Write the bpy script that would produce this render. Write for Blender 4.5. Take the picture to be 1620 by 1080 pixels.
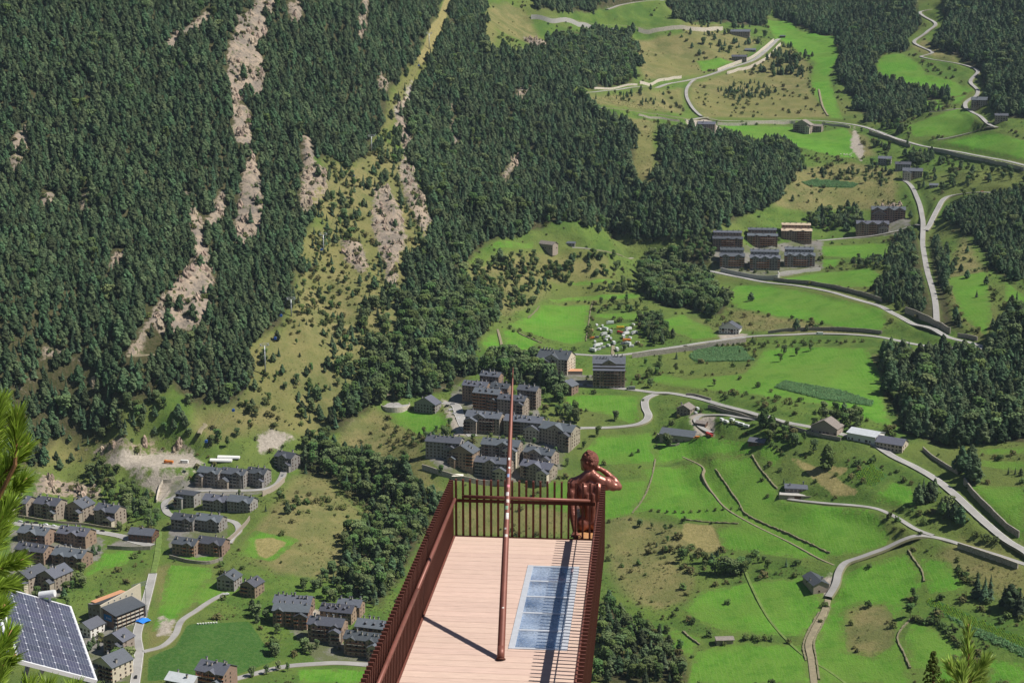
import bpy, bmesh, math, random
import numpy as np
from mathutils import Vector, Matrix, Euler

for o in list(bpy.data.objects):
    bpy.data.objects.remove(o)
scene = bpy.context.scene
COL = scene.collection
R = math.radians
rng = np.random.default_rng(7)
random.seed(7)

# ---------------------------------------------------------------- camera
FOC = 2500.0                                  # focal length in photo pixels (1620 wide)
PITCH = math.atan(540 / FOC)
CP, SP = math.cos(PITCH), math.sin(PITCH)
cam_data = bpy.data.cameras.new('camera')
cam_data.sensor_width = 36.0
cam_data.lens = 36.0 * FOC / 1620.0
cam_data.clip_start = 0.2
cam_data.clip_end = 20000
cam = bpy.data.objects.new('camera', cam_data)
cam.rotation_euler = (R(90) - PITCH, 0, 0)
COL.objects.link(cam)
scene.camera = cam

# ---------------------------------------------------------------- sky, sun, exposure
SUN_EL = R(53)
SUN_DIR = Vector((0.990, -0.139, 0)).normalized() * math.cos(SUN_EL) + Vector((0, 0, math.sin(SUN_EL)))
world = bpy.data.worlds.new('World')
scene.world = world
world.use_nodes = True
wn = world.node_tree
bg = wn.nodes['Background']
sky = wn.nodes.new('ShaderNodeTexSky')
sky.sky_type = 'NISHITA'
sky.sun_disc = False
sky.sun_elevation = SUN_EL
sky.sun_rotation = math.atan2(SUN_DIR.x, SUN_DIR.y)
sky.altitude = 1900
wn.links.new(sky.outputs[0], bg.inputs[0])
bg.inputs[1].default_value = 0.056
sun_data = bpy.data.lights.new('sun', 'SUN')
sun_data.energy = 5.0
sun_data.angle = R(0.53)
sun_data.color = (1.0, 0.945, 0.86)
sun = bpy.data.objects.new('sun', sun_data)
sun.rotation_euler = SUN_DIR.to_track_quat('Z', 'Y').to_euler()
COL.objects.link(sun)
vs = scene.view_settings
vs.view_transform = 'Standard'
vs.look = 'None'
vs.exposure = 0.3
vs.gamma = 1.0
vs.use_curve_mapping = False
scene.cycles.max_bounces = 6
scene.cycles.diffuse_bounces = 3
scene.cycles.glossy_bounces = 3
scene.cycles.transmission_bounces = 4
scene.cycles.transparent_max_bounces = 8
scene.cycles.volume_bounces = 0

# ---------------------------------------------------------------- helpers
def tag(o, label=None, cat=None, group=None, kind=None):
    if label: o['label'] = label
    if cat: o['category'] = cat
    if group: o['group'] = group
    if kind: o['kind'] = kind
    return o

def empty(name, loc, rz=0.0, scale=1.0):
    o = bpy.data.objects.new(name, None)
    o.location = loc
    o.rotation_euler = (0, 0, rz)
    o.scale = (scale, scale, scale)
    o.empty_display_size = 0.5
    COL.objects.link(o)
    return o

def put(name, me, parent=None, loc=None, rz=None, scale=None):
    o = bpy.data.objects.new(name, me)
    if parent is not None: o.parent = parent
    if loc is not None: o.location = loc
    if rz is not None: o.rotation_euler = (0, 0, rz)
    if scale is not None: o.scale = scale if hasattr(scale, '__len__') else (scale,) * 3
    COL.objects.link(o)
    return o

class MB:
    """collects faces, then becomes one mesh"""
    def __init__(s):
        s.v = []; s.f = []; s.m = []
    def face(s, pts, m=0):
        i = len(s.v)
        s.v.extend([tuple(p) for p in pts])
        s.f.append(tuple(range(i, i + len(pts)))); s.m.append(m)
    def box(s, x0, x1, y0, y1, z0, z1, m=0, M=None):
        p = [(x0,y0,z0),(x1,y0,z0),(x1,y1,z0),(x0,y1,z0),(x0,y0,z1),(x1,y0,z1),(x1,y1,z1),(x0,y1,z1)]
        if M is not None: p = [tuple(M @ Vector(q)) for q in p]
        i = len(s.v); s.v.extend(p)
        for q in ((0,3,2,1),(4,5,6,7),(0,1,5,4),(1,2,6,5),(2,3,7,6),(3,0,4,7)):
            s.f.append(tuple(i + k for k in q)); s.m.append(m)
    def prism(s, poly, axis, a, b, m=0):
        """poly: 2-D outline extruded along an axis ('x','y','z') from a to b"""
        n = len(poly)
        def P(u, w, t):
            return (t, u, w) if axis == 'x' else (u, t, w) if axis == 'y' else (u, w, t)
        i = len(s.v)
        s.v.extend([P(u, w, a) for u, w in poly] + [P(u, w, b) for u, w in poly])
        s.f.append(tuple(i + k for k in range(n))); s.m.append(m)
        s.f.append(tuple(i + n + k for k in reversed(range(n)))); s.m.append(m)
        for k in range(n):
            s.f.append((i + k, i + n + k, i + n + (k + 1) % n, i + (k + 1) % n)); s.m.append(m)
    def tube(s, p0, p1, r0, r1, n=8, m=0, caps=True):
        p0, p1 = Vector(p0), Vector(p1)
        d = (p1 - p0).normalized()
        u = d.orthogonal().normalized(); w = d.cross(u)
        i = len(s.v)
        for (p, r) in ((p0, r0), (p1, r1)):
            for k in range(n):
                a = 2 * math.pi * k / n
                s.v.append(tuple(p + r * (math.cos(a) * u + math.sin(a) * w)))
        for k in range(n):
            s.f.append((i + k, i + (k + 1) % n, i + n + (k + 1) % n, i + n + k)); s.m.append(m)
        if caps:
            s.f.append(tuple(i + k for k in reversed(range(n)))); s.m.append(m)
            s.f.append(tuple(i + n + k for k in range(n))); s.m.append(m)
    def mesh(s, name, mats, smooth=False, fix=True):
        me = bpy.data.meshes.new(name)
        me.from_pydata(s.v, [], s.f)
        for mt in (mats if isinstance(mats, (list, tuple)) else [mats]): me.materials.append(mt)
        if any(s.m): me.polygons.foreach_set('material_index', s.m)
        if fix:
            bm = bmesh.new(); bm.from_mesh(me)
            bmesh.ops.recalc_face_normals(bm, faces=bm.faces)
            bm.to_mesh(me); bm.free()
        if smooth: me.polygons.foreach_set('use_smooth', [True] * len(me.polygons))
        me.update()
        return me
    def build(s, name, mats, parent=None, loc=None, rz=None, smooth=False, fix=True):
        return put(name, s.mesh(name, mats, smooth, fix), parent, loc, rz)

# ---------------------------------------------------------------- materials
MATS = {}
def nodes_of(m):
    return m.node_tree.nodes, m.node_tree.links
def material(name, col, rough=0.8, metal=0.0, var=0.12, scale=1.5, bump=0.0, bscale=None, spec=0.3, island=0.0, objrand=0.0, stretch=None):
    """plain procedural surface: base colour broken up by two noises, optional bump and per-piece / per-object variation"""
    if name in MATS: return MATS[name]
    m = bpy.data.materials.new(name); m.use_nodes = True
    N, L = nodes_of(m)
    b = N['Principled BSDF']
    b.inputs['Roughness'].default_value = rough
    b.inputs['Metallic'].default_value = metal
    b.inputs['Specular IOR Level'].default_value = spec
    tc = N.new('ShaderNodeTexCoord')
    vec = tc.outputs['Object']
    if stretch:
        mp = N.new('ShaderNodeMapping'); mp.inputs['Scale'].default_value = stretch
        L.new(vec, mp.inputs[0]); vec = mp.outputs[0]
    n1 = N.new('ShaderNodeTexNoise'); n1.inputs['Scale'].default_value = scale; n1.inputs['Detail'].default_value = 6
    n1.inputs['Roughness'].default_value = 0.65
    L.new(vec, n1.inputs[0])
    mr = N.new('ShaderNodeMapRange'); mr.inputs[1].default_value = 0.25; mr.inputs[2].default_value = 0.75
    mr.inputs[3].default_value = 1 - var * 1.6; mr.inputs[4].default_value = 1 + var * 1.6
    L.new(n1.outputs[0], mr.inputs[0])
    fac = mr.outputs[0]
    def times(a, b_):
        q = N.new('ShaderNodeMath'); q.operation = 'MULTIPLY'; L.new(a, q.inputs[0]); L.new(b_, q.inputs[1]); return q.outputs[0]
    if island:
        g = N.new('ShaderNodeNewGeometry'); r_ = N.new('ShaderNodeMapRange')
        r_.inputs[3].default_value = 1 - island; r_.inputs[4].default_value = 1 + island
        L.new(g.outputs['Random Per Island'], r_.inputs[0]); fac = times(fac, r_.outputs[0])
    hs = N.new('ShaderNodeHueSaturation'); hs.inputs['Color'].default_value = (*col, 1)
    if objrand:
        oi = N.new('ShaderNodeObjectInfo'); r_ = N.new('ShaderNodeMapRange')
        r_.inputs[3].default_value = 1 - objrand; r_.inputs[4].default_value = 1 + objrand
        L.new(oi.outputs['Random'], r_.inputs[0]); fac = times(fac, r_.outputs[0])
        mm = N.new('ShaderNodeMath'); mm.operation = 'MULTIPLY'; mm.inputs[1].default_value = 7.31
        fr = N.new('ShaderNodeMath'); fr.operation = 'FRACT'
        L.new(oi.outputs['Random'], mm.inputs[0]); L.new(mm.outputs[0], fr.inputs[0])
        h_ = N.new('ShaderNodeMapRange'); h_.inputs[3].default_value = 0.5 - objrand * 0.10; h_.inputs[4].default_value = 0.5 + objrand * 0.07
        L.new(fr.outputs[0], h_.inputs[0]); L.new(h_.outputs[0], hs.inputs['Hue'])
    L.new(fac, hs.inputs['Value'])
    L.new(hs.outputs[0], b.inputs['Base Color'])
    if bump:
        n2 = N.new('ShaderNodeTexNoise'); n2.inputs['Scale'].default_value = bscale or scale * 6; n2.inputs['Detail'].default_value = 4
        L.new(vec, n2.inputs[0])
        bp = N.new('ShaderNodeBump'); bp.inputs['Strength'].default_value = bump; bp.inputs['Distance'].default_value = 0.1
        L.new(n2.outputs[0], bp.inputs['Height']); L.new(bp.outputs[0], b.inputs['Normal'])
    MATS[name] = m
    return m

# ================================================================ terrain
# camera at the origin (the lookout), +y looks up the valley, metres
def ray(px, py):
    u = (px - 810) / FOC; v = (540 - py) / FOC
    return np.array([u, CP + v * SP, -SP + v * CP])
# surveyed points of the valley: picture point + either its level below the lookout (z<0) or its distance (y>0)
SURVEY = [
 (0,1080,-440),(300,1080,-438),(600,1080,-438),(900,1080,-438),(1100,1060,-434),(1300,1060,-426),(1600,1060,-412),
 (0,900,-428),(200,900,-430),(430,900,-429),(600,900,-434),(760,900,-436),(960,900,-428),(1100,900,-420),(1300,900,-409),(1450,900,-398),(1610,900,-386),
 (40,827,-420),(350,850,-422),(480,800,-413),(600,800,-424),(1000,800,-408),(1100,780,-399),(1250,780,-386),(1400,780,-374),(1600,780,-362),
 (690,740,-396),(700,800,-420),(560,700,-404),(780,650,-377),(900,640,-372),(1000,680,-380),(1080,680,-372),(1200,680,-360),(1380,690,-353),(1550,680,-350),
 (1050,600,-362),(1200,600,-352),(1340,600,-345),(1500,600,-338),(880,570,-360),(960,600,-365),(870,500,-350),(1000,520,-350),(1300,480,-325),(1300,530,-336),(1500,500,-310),
 (1210,400,-318),(1210,440,-331),(1390,370,-300),(1000,420,-330),(900,400,-325),
 (100,720,-404),(300,730,-404),(450,700,-399),(-300,900,-430),(-300,720,-400),(1900,900,-365),(1900,600,-300),
 (0,560,1400),(0,300,1650),(0,0,1950),(200,600,1410),(200,400,1580),(200,200,1780),(200,0,1990),
 (400,600,1450),(400,400,1640),(400,200,1860),(400,0,2090),(550,600,1500),(550,400,1720),(550,200,1990),(550,0,2270),
 (680,500,1640),(680,400,1780),(680,200,2130),(680,0,2500),(800,420,1830),(800,300,2000),(800,150,2330),(800,30,2720),
 (930,330,1990),(950,200,2300),(950,100,2650),(950,20,2950),(1080,330,2040),(1100,200,2450),(1100,120,2750),(1100,50,2980),(1100,0,3200),
 (1210,250,2300),(1280,200,2500),(1250,120,2780),(1280,60,3050),(1300,0,3350),(1390,270,2260),(1400,200,2450),(1400,100,2750),(1400,0,3100),
 (1540,240,2250),(1600,260,2150),(1550,150,2550),(1550,0,2950),(1620,120,2450),(1500,330,2050),(1600,330,1950),(1500,400,1820),(1600,400,1780),
 (0,-170,2150),(400,-170,2320),(800,-170,3050),(1200,-170,3750),(1620,-170,3250),(-300,400,1500),(-300,0,1850),(1900,200,2200),(1900,0,2700)]
CPTS = []
for (px, py, q) in SURVEY:
    r = ray(px, py)
    CPTS.append(r * (q / r[2]) if q < 0 else r * (q / r[1]))
for x in (-500, 0, 500):
    CPTS += [np.array([x, y, z], float) for (y, z) in ((650, -436), (420, -372), (250, -270), (120, -150))]
CPTS += [np.array(p, float) for p in ((-900, 300, -150), (900, 300, -100), (0, -700, 150), (-2500, 2500, 700), (2600, 2600, 600), (0, 5200, 700))]
CPTS = np.array(CPTS)
def _tps(K):
    n = len(K); X = K[:, :2] / 1000.0
    d = np.linalg.norm(X[:, None] - X[None], axis=2)
    U = np.where(d > 0, d * d * np.log(np.maximum(d, 1e-9)), 0) + np.eye(n) * 2e-4
    P = np.c_[np.ones(n), X]
    A = np.block([[U, P], [P.T, np.zeros((3, 3))]])
    w = np.linalg.solve(A, np.r_[K[:, 2], 0, 0, 0])
    def f(x, y):
        s = x.shape; q = np.c_[x.ravel(), y.ravel()] / 1000.0
        out = np.empty(len(q))
        for a in range(0, len(q), 40000):
            c = q[a:a + 40000]
            dd = ((c[:, None] - X[None]) ** 2).sum(2)
            out[a:a + 40000] = (0.5 * dd * np.log(np.maximum(dd, 1e-12))) @ w[:n] + w[n] + c @ w[n + 1:]
        return out.reshape(s)
    return f
tps = _tps(CPTS)

_lat = np.random.default_rng(3).random((256, 256)) * 2 - 1
def vnoise(x, y):
    xi = np.floor(x).astype(int); yi = np.floor(y).astype(int)
    fx = x - xi; fy = y - yi
    fx = fx * fx * (3 - 2 * fx); fy = fy * fy * (3 - 2 * fy)
    g = lambda a, b: _lat[b & 255, a & 255]
    return (g(xi, yi) * (1 - fx) + g(xi + 1, yi) * fx) * (1 - fy) + (g(xi, yi + 1) * (1 - fx) + g(xi + 1, yi + 1) * fx) * fy
def fbm(x, y, octs=4):
    s = 0; a = 1.0
    for k in range(octs):
        s = s + a * vnoise(x * 2 ** k + 17.3 * k, y * 2 ** k - 9.1 * k); a *= 0.5
    return s
GS = 4.0
GX0, GX1, GY0, GY1 = -1200.0, 1300.0, 820.0, 3900.0
gx = np.arange(GX0, GX1 + 1, GS); gy = np.arange(GY0, GY1 + 1, GS)
# spline on a 20 m lattice, refined to the 4 m grid
def up(a, n_out, axis):
    a = np.moveaxis(a, axis, 0); n = a.shape[0]
    t = np.arange(n_out) / 5.0; i = np.clip(t.astype(int), 0, n - 2); f = (t - i)[:, None]
    im = np.clip(i - 1, 0, n - 1); i2 = np.clip(i + 2, 0, n - 1)
    p0, p1, p2, p3 = a[im], a[i], a[i + 1], a[i2]
    r = p1 + 0.5 * f * (p2 - p0 + f * (2 * p0 - 5 * p1 + 4 * p2 - p3 + f * (3 * (p1 - p2) + p3 - p0)))
    return np.moveaxis(r, 0, axis)
cx_ = np.arange(GX0, GX1 + 21, 20.0); cy_ = np.arange(GY0, GY1 + 21, 20.0)
Zc = tps(*np.meshgrid(cx_, cy_))
ZG = up(up(Zc, len(gy), 0), len(gx), 1)
GXX, GYY = np.meshgrid(gx, gy)
sy_, sx_ = np.gradient(ZG, GS)
STEEP = np.clip((np.hypot(sx_, sy_) - 0.22) / 0.3, 0, 1)
def relief(x, y, steep):
    # gullies and ribs run down the slopes
    rib = 1 - np.abs(fbm((x + 0.35 * y) / 130.0, (y - 0.3 * x) / 420.0, 3)) * 1.6
    return steep * (9.0 * rib - 4.5 + 5.0 * fbm(x / 60.0, y / 60.0, 3)) + (1 - steep) * 1.6 * fbm(x / 55.0 + 40, y / 55.0, 3)
ZG = ZG + relief(GXX, GYY, STEEP)

def hz(x, y):
    x = np.asarray(x, float); y = np.asarray(y, float)
    fx = np.clip((x - GX0) / GS, 0, len(gx) - 1.001); fy = np.clip((y - GY0) / GS, 0, len(gy) - 1.001)
    i = fx.astype(int); j = fy.astype(int); fx = fx - i; fy = fy - j
    return (ZG[j, i] * (1 - fx) + ZG[j, i + 1] * fx) * (1 - fy) + (ZG[j + 1, i] * (1 - fx) + ZG[j + 1, i + 1] * fx) * fy
_T = np.arange(900.0, 3880.0, 2.0)
def at(px, py):
    """the ground point seen at a photo pixel"""
    r = ray(px, py); r = r / r[1]
    d = r[2] * _T - hz(r[0] * _T, _T)
    k = np.argmax(d < 0)
    if not (d < 0).any(): k = len(_T) - 1
    if k == 0: k = 1
    t = _T[k - 1] + 2.0 * d[k - 1] / max(d[k - 1] - d[k], 1e-6)
    return np.array([r[0] * t, t, float(hz(r[0] * t, t))])
def project(x, y, z):
    d = y * CP - z * SP
    return 810 + FOC * x / d, 540 - FOC * (y * SP + z * CP) / d
def smooth_line(P, step=4.0):
    """Catmull-Rom through the points, resampled every few metres (plan view)"""
    P = np.asarray(P, float)
    if len(P) < 3:
        Q = P
    else:
        E_ = np.vstack([2 * P[0] - P[1], P, 2 * P[-1] - P[-2]]); Q = []
        for i in range(1, len(E_) - 2):
            p0, p1, p2, p3 = E_[i - 1:i + 3]
            for t in np.linspace(0, 1, 12, endpoint=False):
                Q.append(p1 + 0.5 * t * (p2 - p0 + t * (2 * p0 - 5 * p1 + 4 * p2 - p3 + t * (3 * (p1 - p2) + p3 - p0))))
        Q = np.array(Q + [P[-1]])
    s = np.r_[0, np.cumsum(np.linalg.norm(np.diff(Q[:, :2], axis=0), axis=1))]
    n = max(2, int(s[-1] / step) + 1)
    t = np.linspace(0, s[-1], n)
    return np.c_[[np.interp(t, s, Q[:, k]) for k in range(Q.shape[1])]].T

# ================================================================ roads (centre lines), carved into the slope
ROADS = [  # name, surface, width, label-free structure; points in photo pixels
 ('road','asphalt',7.2,[(1640,888),(1620,872),(1593,857),(1563,833),(1540,810),(1510,783),(1480,758),(1447,740),(1413,723),(1380,701),(1340,688),(1293,678),(1240,666),(1197,655),(1147,643),(1110,632),(1060,622),(1035,620),(983,615),(950,612),(913,608),(898,600)]),
 ('road','asphalt',7.0,[(1042,620),(1022,632),(1021,645),(1026,657),(1021,668),(1005,675),(967,678),(923,676),(905,680)]),
 ('road','asphalt',6.5,[(833,570),(860,560),(905,560),(960,564),(1007,559),(1040,554),(1080,548),(1130,540),(1190,533),(1240,531),(1293,529),(1347,530),(1397,534),(1450,545),(1500,552),(1545,552)]),
 ('road','asphalt',7.0,[(1560,556),(1547,544),(1513,537),(1480,528),(1447,515),(1413,495),(1390,484),(1347,471),(1297,459),(1247,451),(1190,443),(1157,437),(1120,428),(1095,425)]),
 ('road','asphalt',6.5,[(1293,382),(1340,377),(1397,373),(1430,364),(1445,360),(1460,362)]),
 ('road','asphalt',6.0,[(1427,283),(1440,293),(1450,313),(1457,333),(1460,358),(1460,390),(1466,425),(1478,470),(1482,520)]),
 ('road','asphalt',6.5,[(1464,370),(1471,357),(1483,333),(1493,318),(1510,309),(1547,304),(1577,305)]),
 ('road','asphalt',8.0,[(1640,267),(1620,262),(1580,252),(1530,243),(1480,235),(1440,227),(1413,218),(1390,210),(1370,202),(1347,197),(1313,193),(1270,190),(1230,191),(1197,192),(1147,192),(1107,190),(1073,187),(1023,180),(973,173),(940,169)]),
 ('road','asphalt',5.0,[(1110,188),(1094,170),(1086,153),(1088,138),(1100,127)]),
 ('road','asphalt',8.0,[(910,148),(973,144),(1023,137),(1060,132),(1100,125),(1130,117),(1163,105),(1190,97),(1207,85),(1223,70),(1233,61)]),
 ('road','asphalt',8.5,[(835,24),(873,29),(923,36),(983,40),(1080,42),(1143,43)]),
 ('road','asphalt',7.0,[(960,18),(985,8),(1010,4),(1037,0),(1060,-6)]),
 ('road','asphalt',6.0,[(1483,224),(1530,213),(1563,205),(1577,202),(1563,199),(1547,182),(1527,168),(1536,155),(1547,146),(1535,132),(1547,114),(1528,104),(1500,98),(1457,92),(1475,84),(1446,70),(1466,54),(1480,38),(1455,24),(1475,12)]),
 ('road','asphalt',4.5,[(1523,170),(1497,175),(1470,180)]),
 ('road','asphalt',5.2,[(1640,898),(1620,892),(1580,879),(1530,863),(1497,853),(1463,852),(1430,860),(1397,873),(1363,885),(1338,893),(1327,907),(1322,927),(1310,946)]),
 ('path','dirt',4.2,[(1310,946),(1304,967),(1288,997),(1279,1020),(1283,1043),(1288,1082)]),
 ('road','asphalt',4.6,[(1476,849),(1447,838),(1423,820),(1405,808),(1380,802),(1313,797),(1247,793)]),
 ('road','asphalt',5.0,[(1197,662),(1150,657),(1115,658),(1101,666),(1108,678),(1125,688)]),
 ('road','asphalt',6.5,[(213,1084),(218,1050),(220,1030),(217,1005),(226,970),(236,933),(242,907)]),
 ('path','grass_track',4.0,[(242,907),(249,875),(252,840)]),
 ('road','asphalt',4.8,[(227,1032),(257,1022),(277,1003),(287,982),(310,967),(333,950),(357,937)]),
 ('road','asphalt',7.5,[(-10,822),(30,828),(83,833),(133,839),(187,847),(212,855),(240,864)]),
 ('road','asphalt',6.0,[(356,1078),(400,1066),(450,1054),(500,1050),(540,1049),(590,1053),(640,1060)]),
 ('road','asphalt',6.0,[(450,740),(446,756),(436,769),(415,775),(370,776),(310,776),(280,786),(261,799),(268,814),(300,822)]),
 ('road','asphalt',5.5,[(350,820),(372,826),(378,838),(368,850),(362,862)]),
 ('road','asphalt',9.0,[(700,636),(720,640),(727,657),(735,676),(748,690)]),
 ('path','dirt',1.3,[(1080,722),(1112,738),(1112,757),(1130,783),(1147,803),(1180,823),(1220,843),(1253,860),(1293,883),(1320,893)]),
 ('path','dirt',2.5,[(1295,140),(1300,165),(1310,185)]),
 ('path','dirt',3.0,[(322,665),(325,672),(318,682),(315,697)]),
 ('path','dirt',2.5,[(200,566),(230,562),(252,560)]),
 ('path','dirt',2.2,[(787,520),(793,545),(797,565)]),
 ('path','dirt',3.0,[(960,590),(966,575),(969,560),(970,545)]),
 ('road','asphalt',4.5,[(905,390),(940,395),(975,403),(1000,408)]),
 ('path','grass_track',1.8,[(1170,880),(1190,930),(1225,990),(1270,1035),(1310,1060),(1340,1082)]),
]
for rd in ROADS:
    W = np.array([at(*p) for p in rd[3]])
    Q = smooth_line(W, 3.0)
    k = max(3, int(10 if rd[2] > 4.2 else 4))
    ker = np.ones(2 * k + 1) / (2 * k + 1)
    z = hz(Q[:, 0], Q[:, 1])
    z = np.convolve(np.pad(z, k, mode='edge'), ker, mode='valid')
    Q[:, 2] = z
    rd_line = Q
    ROADS[ROADS.index(rd)] = rd + (Q,)
def carve(Q, half, blend):
    """bench the terrain to the level of a line"""
    x0, x1 = Q[:, 0].min() - half - blend, Q[:, 0].max() + half + blend
    y0, y1 = Q[:, 1].min() - half - blend, Q[:, 1].max() + half + blend
    i0 = max(0, int((x0 - GX0) / GS)); i1 = min(len(gx), int((x1 - GX0) / GS) + 2)
    j0 = max(0, int((y0 - GY0) / GS)); j1 = min(len(gy), int((y1 - GY0) / GS) + 2)
    if i1 <= i0 or j1 <= j0: return
    X = GXX[j0:j1, i0:i1]; Y = GYY[j0:j1, i0:i1]
    best = np.full(X.shape, 1e9); lev = np.zeros(X.shape)
    for a in range(0, len(Q)):
        d = (X - Q[a, 0]) ** 2 + (Y - Q[a, 1]) ** 2
        m = d < best
        best[m] = d[m]; lev[m] = Q[a, 2]
    best = np.sqrt(best)
    w = np.clip(1 - (best - half) / blend, 0, 1); w = w * w * (3 - 2 * w)
    ZG[j0:j1, i0:i1] = ZG[j0:j1, i0:i1] * (1 - w) + (lev - 0.12) * w
for rd in ROADS:
    carve(rd[4], rd[2] / 2 + (3.5 if rd[2] > 4 else 2.0), 9.0 if rd[2] > 4 else 4.0)
# level yards: quarry floor, car parks, turning circle
for (px, py, rad) in ((250,728,26),(285,730,24),(728,655,10),(625,640,11),(960,595,14),(970,530,22),(1160,665,16),(1115,200,10),(225,990,9),(190,985,12)):
    p = at(px, py); carve(p[None], rad * 0.7, rad * 0.6)

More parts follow.
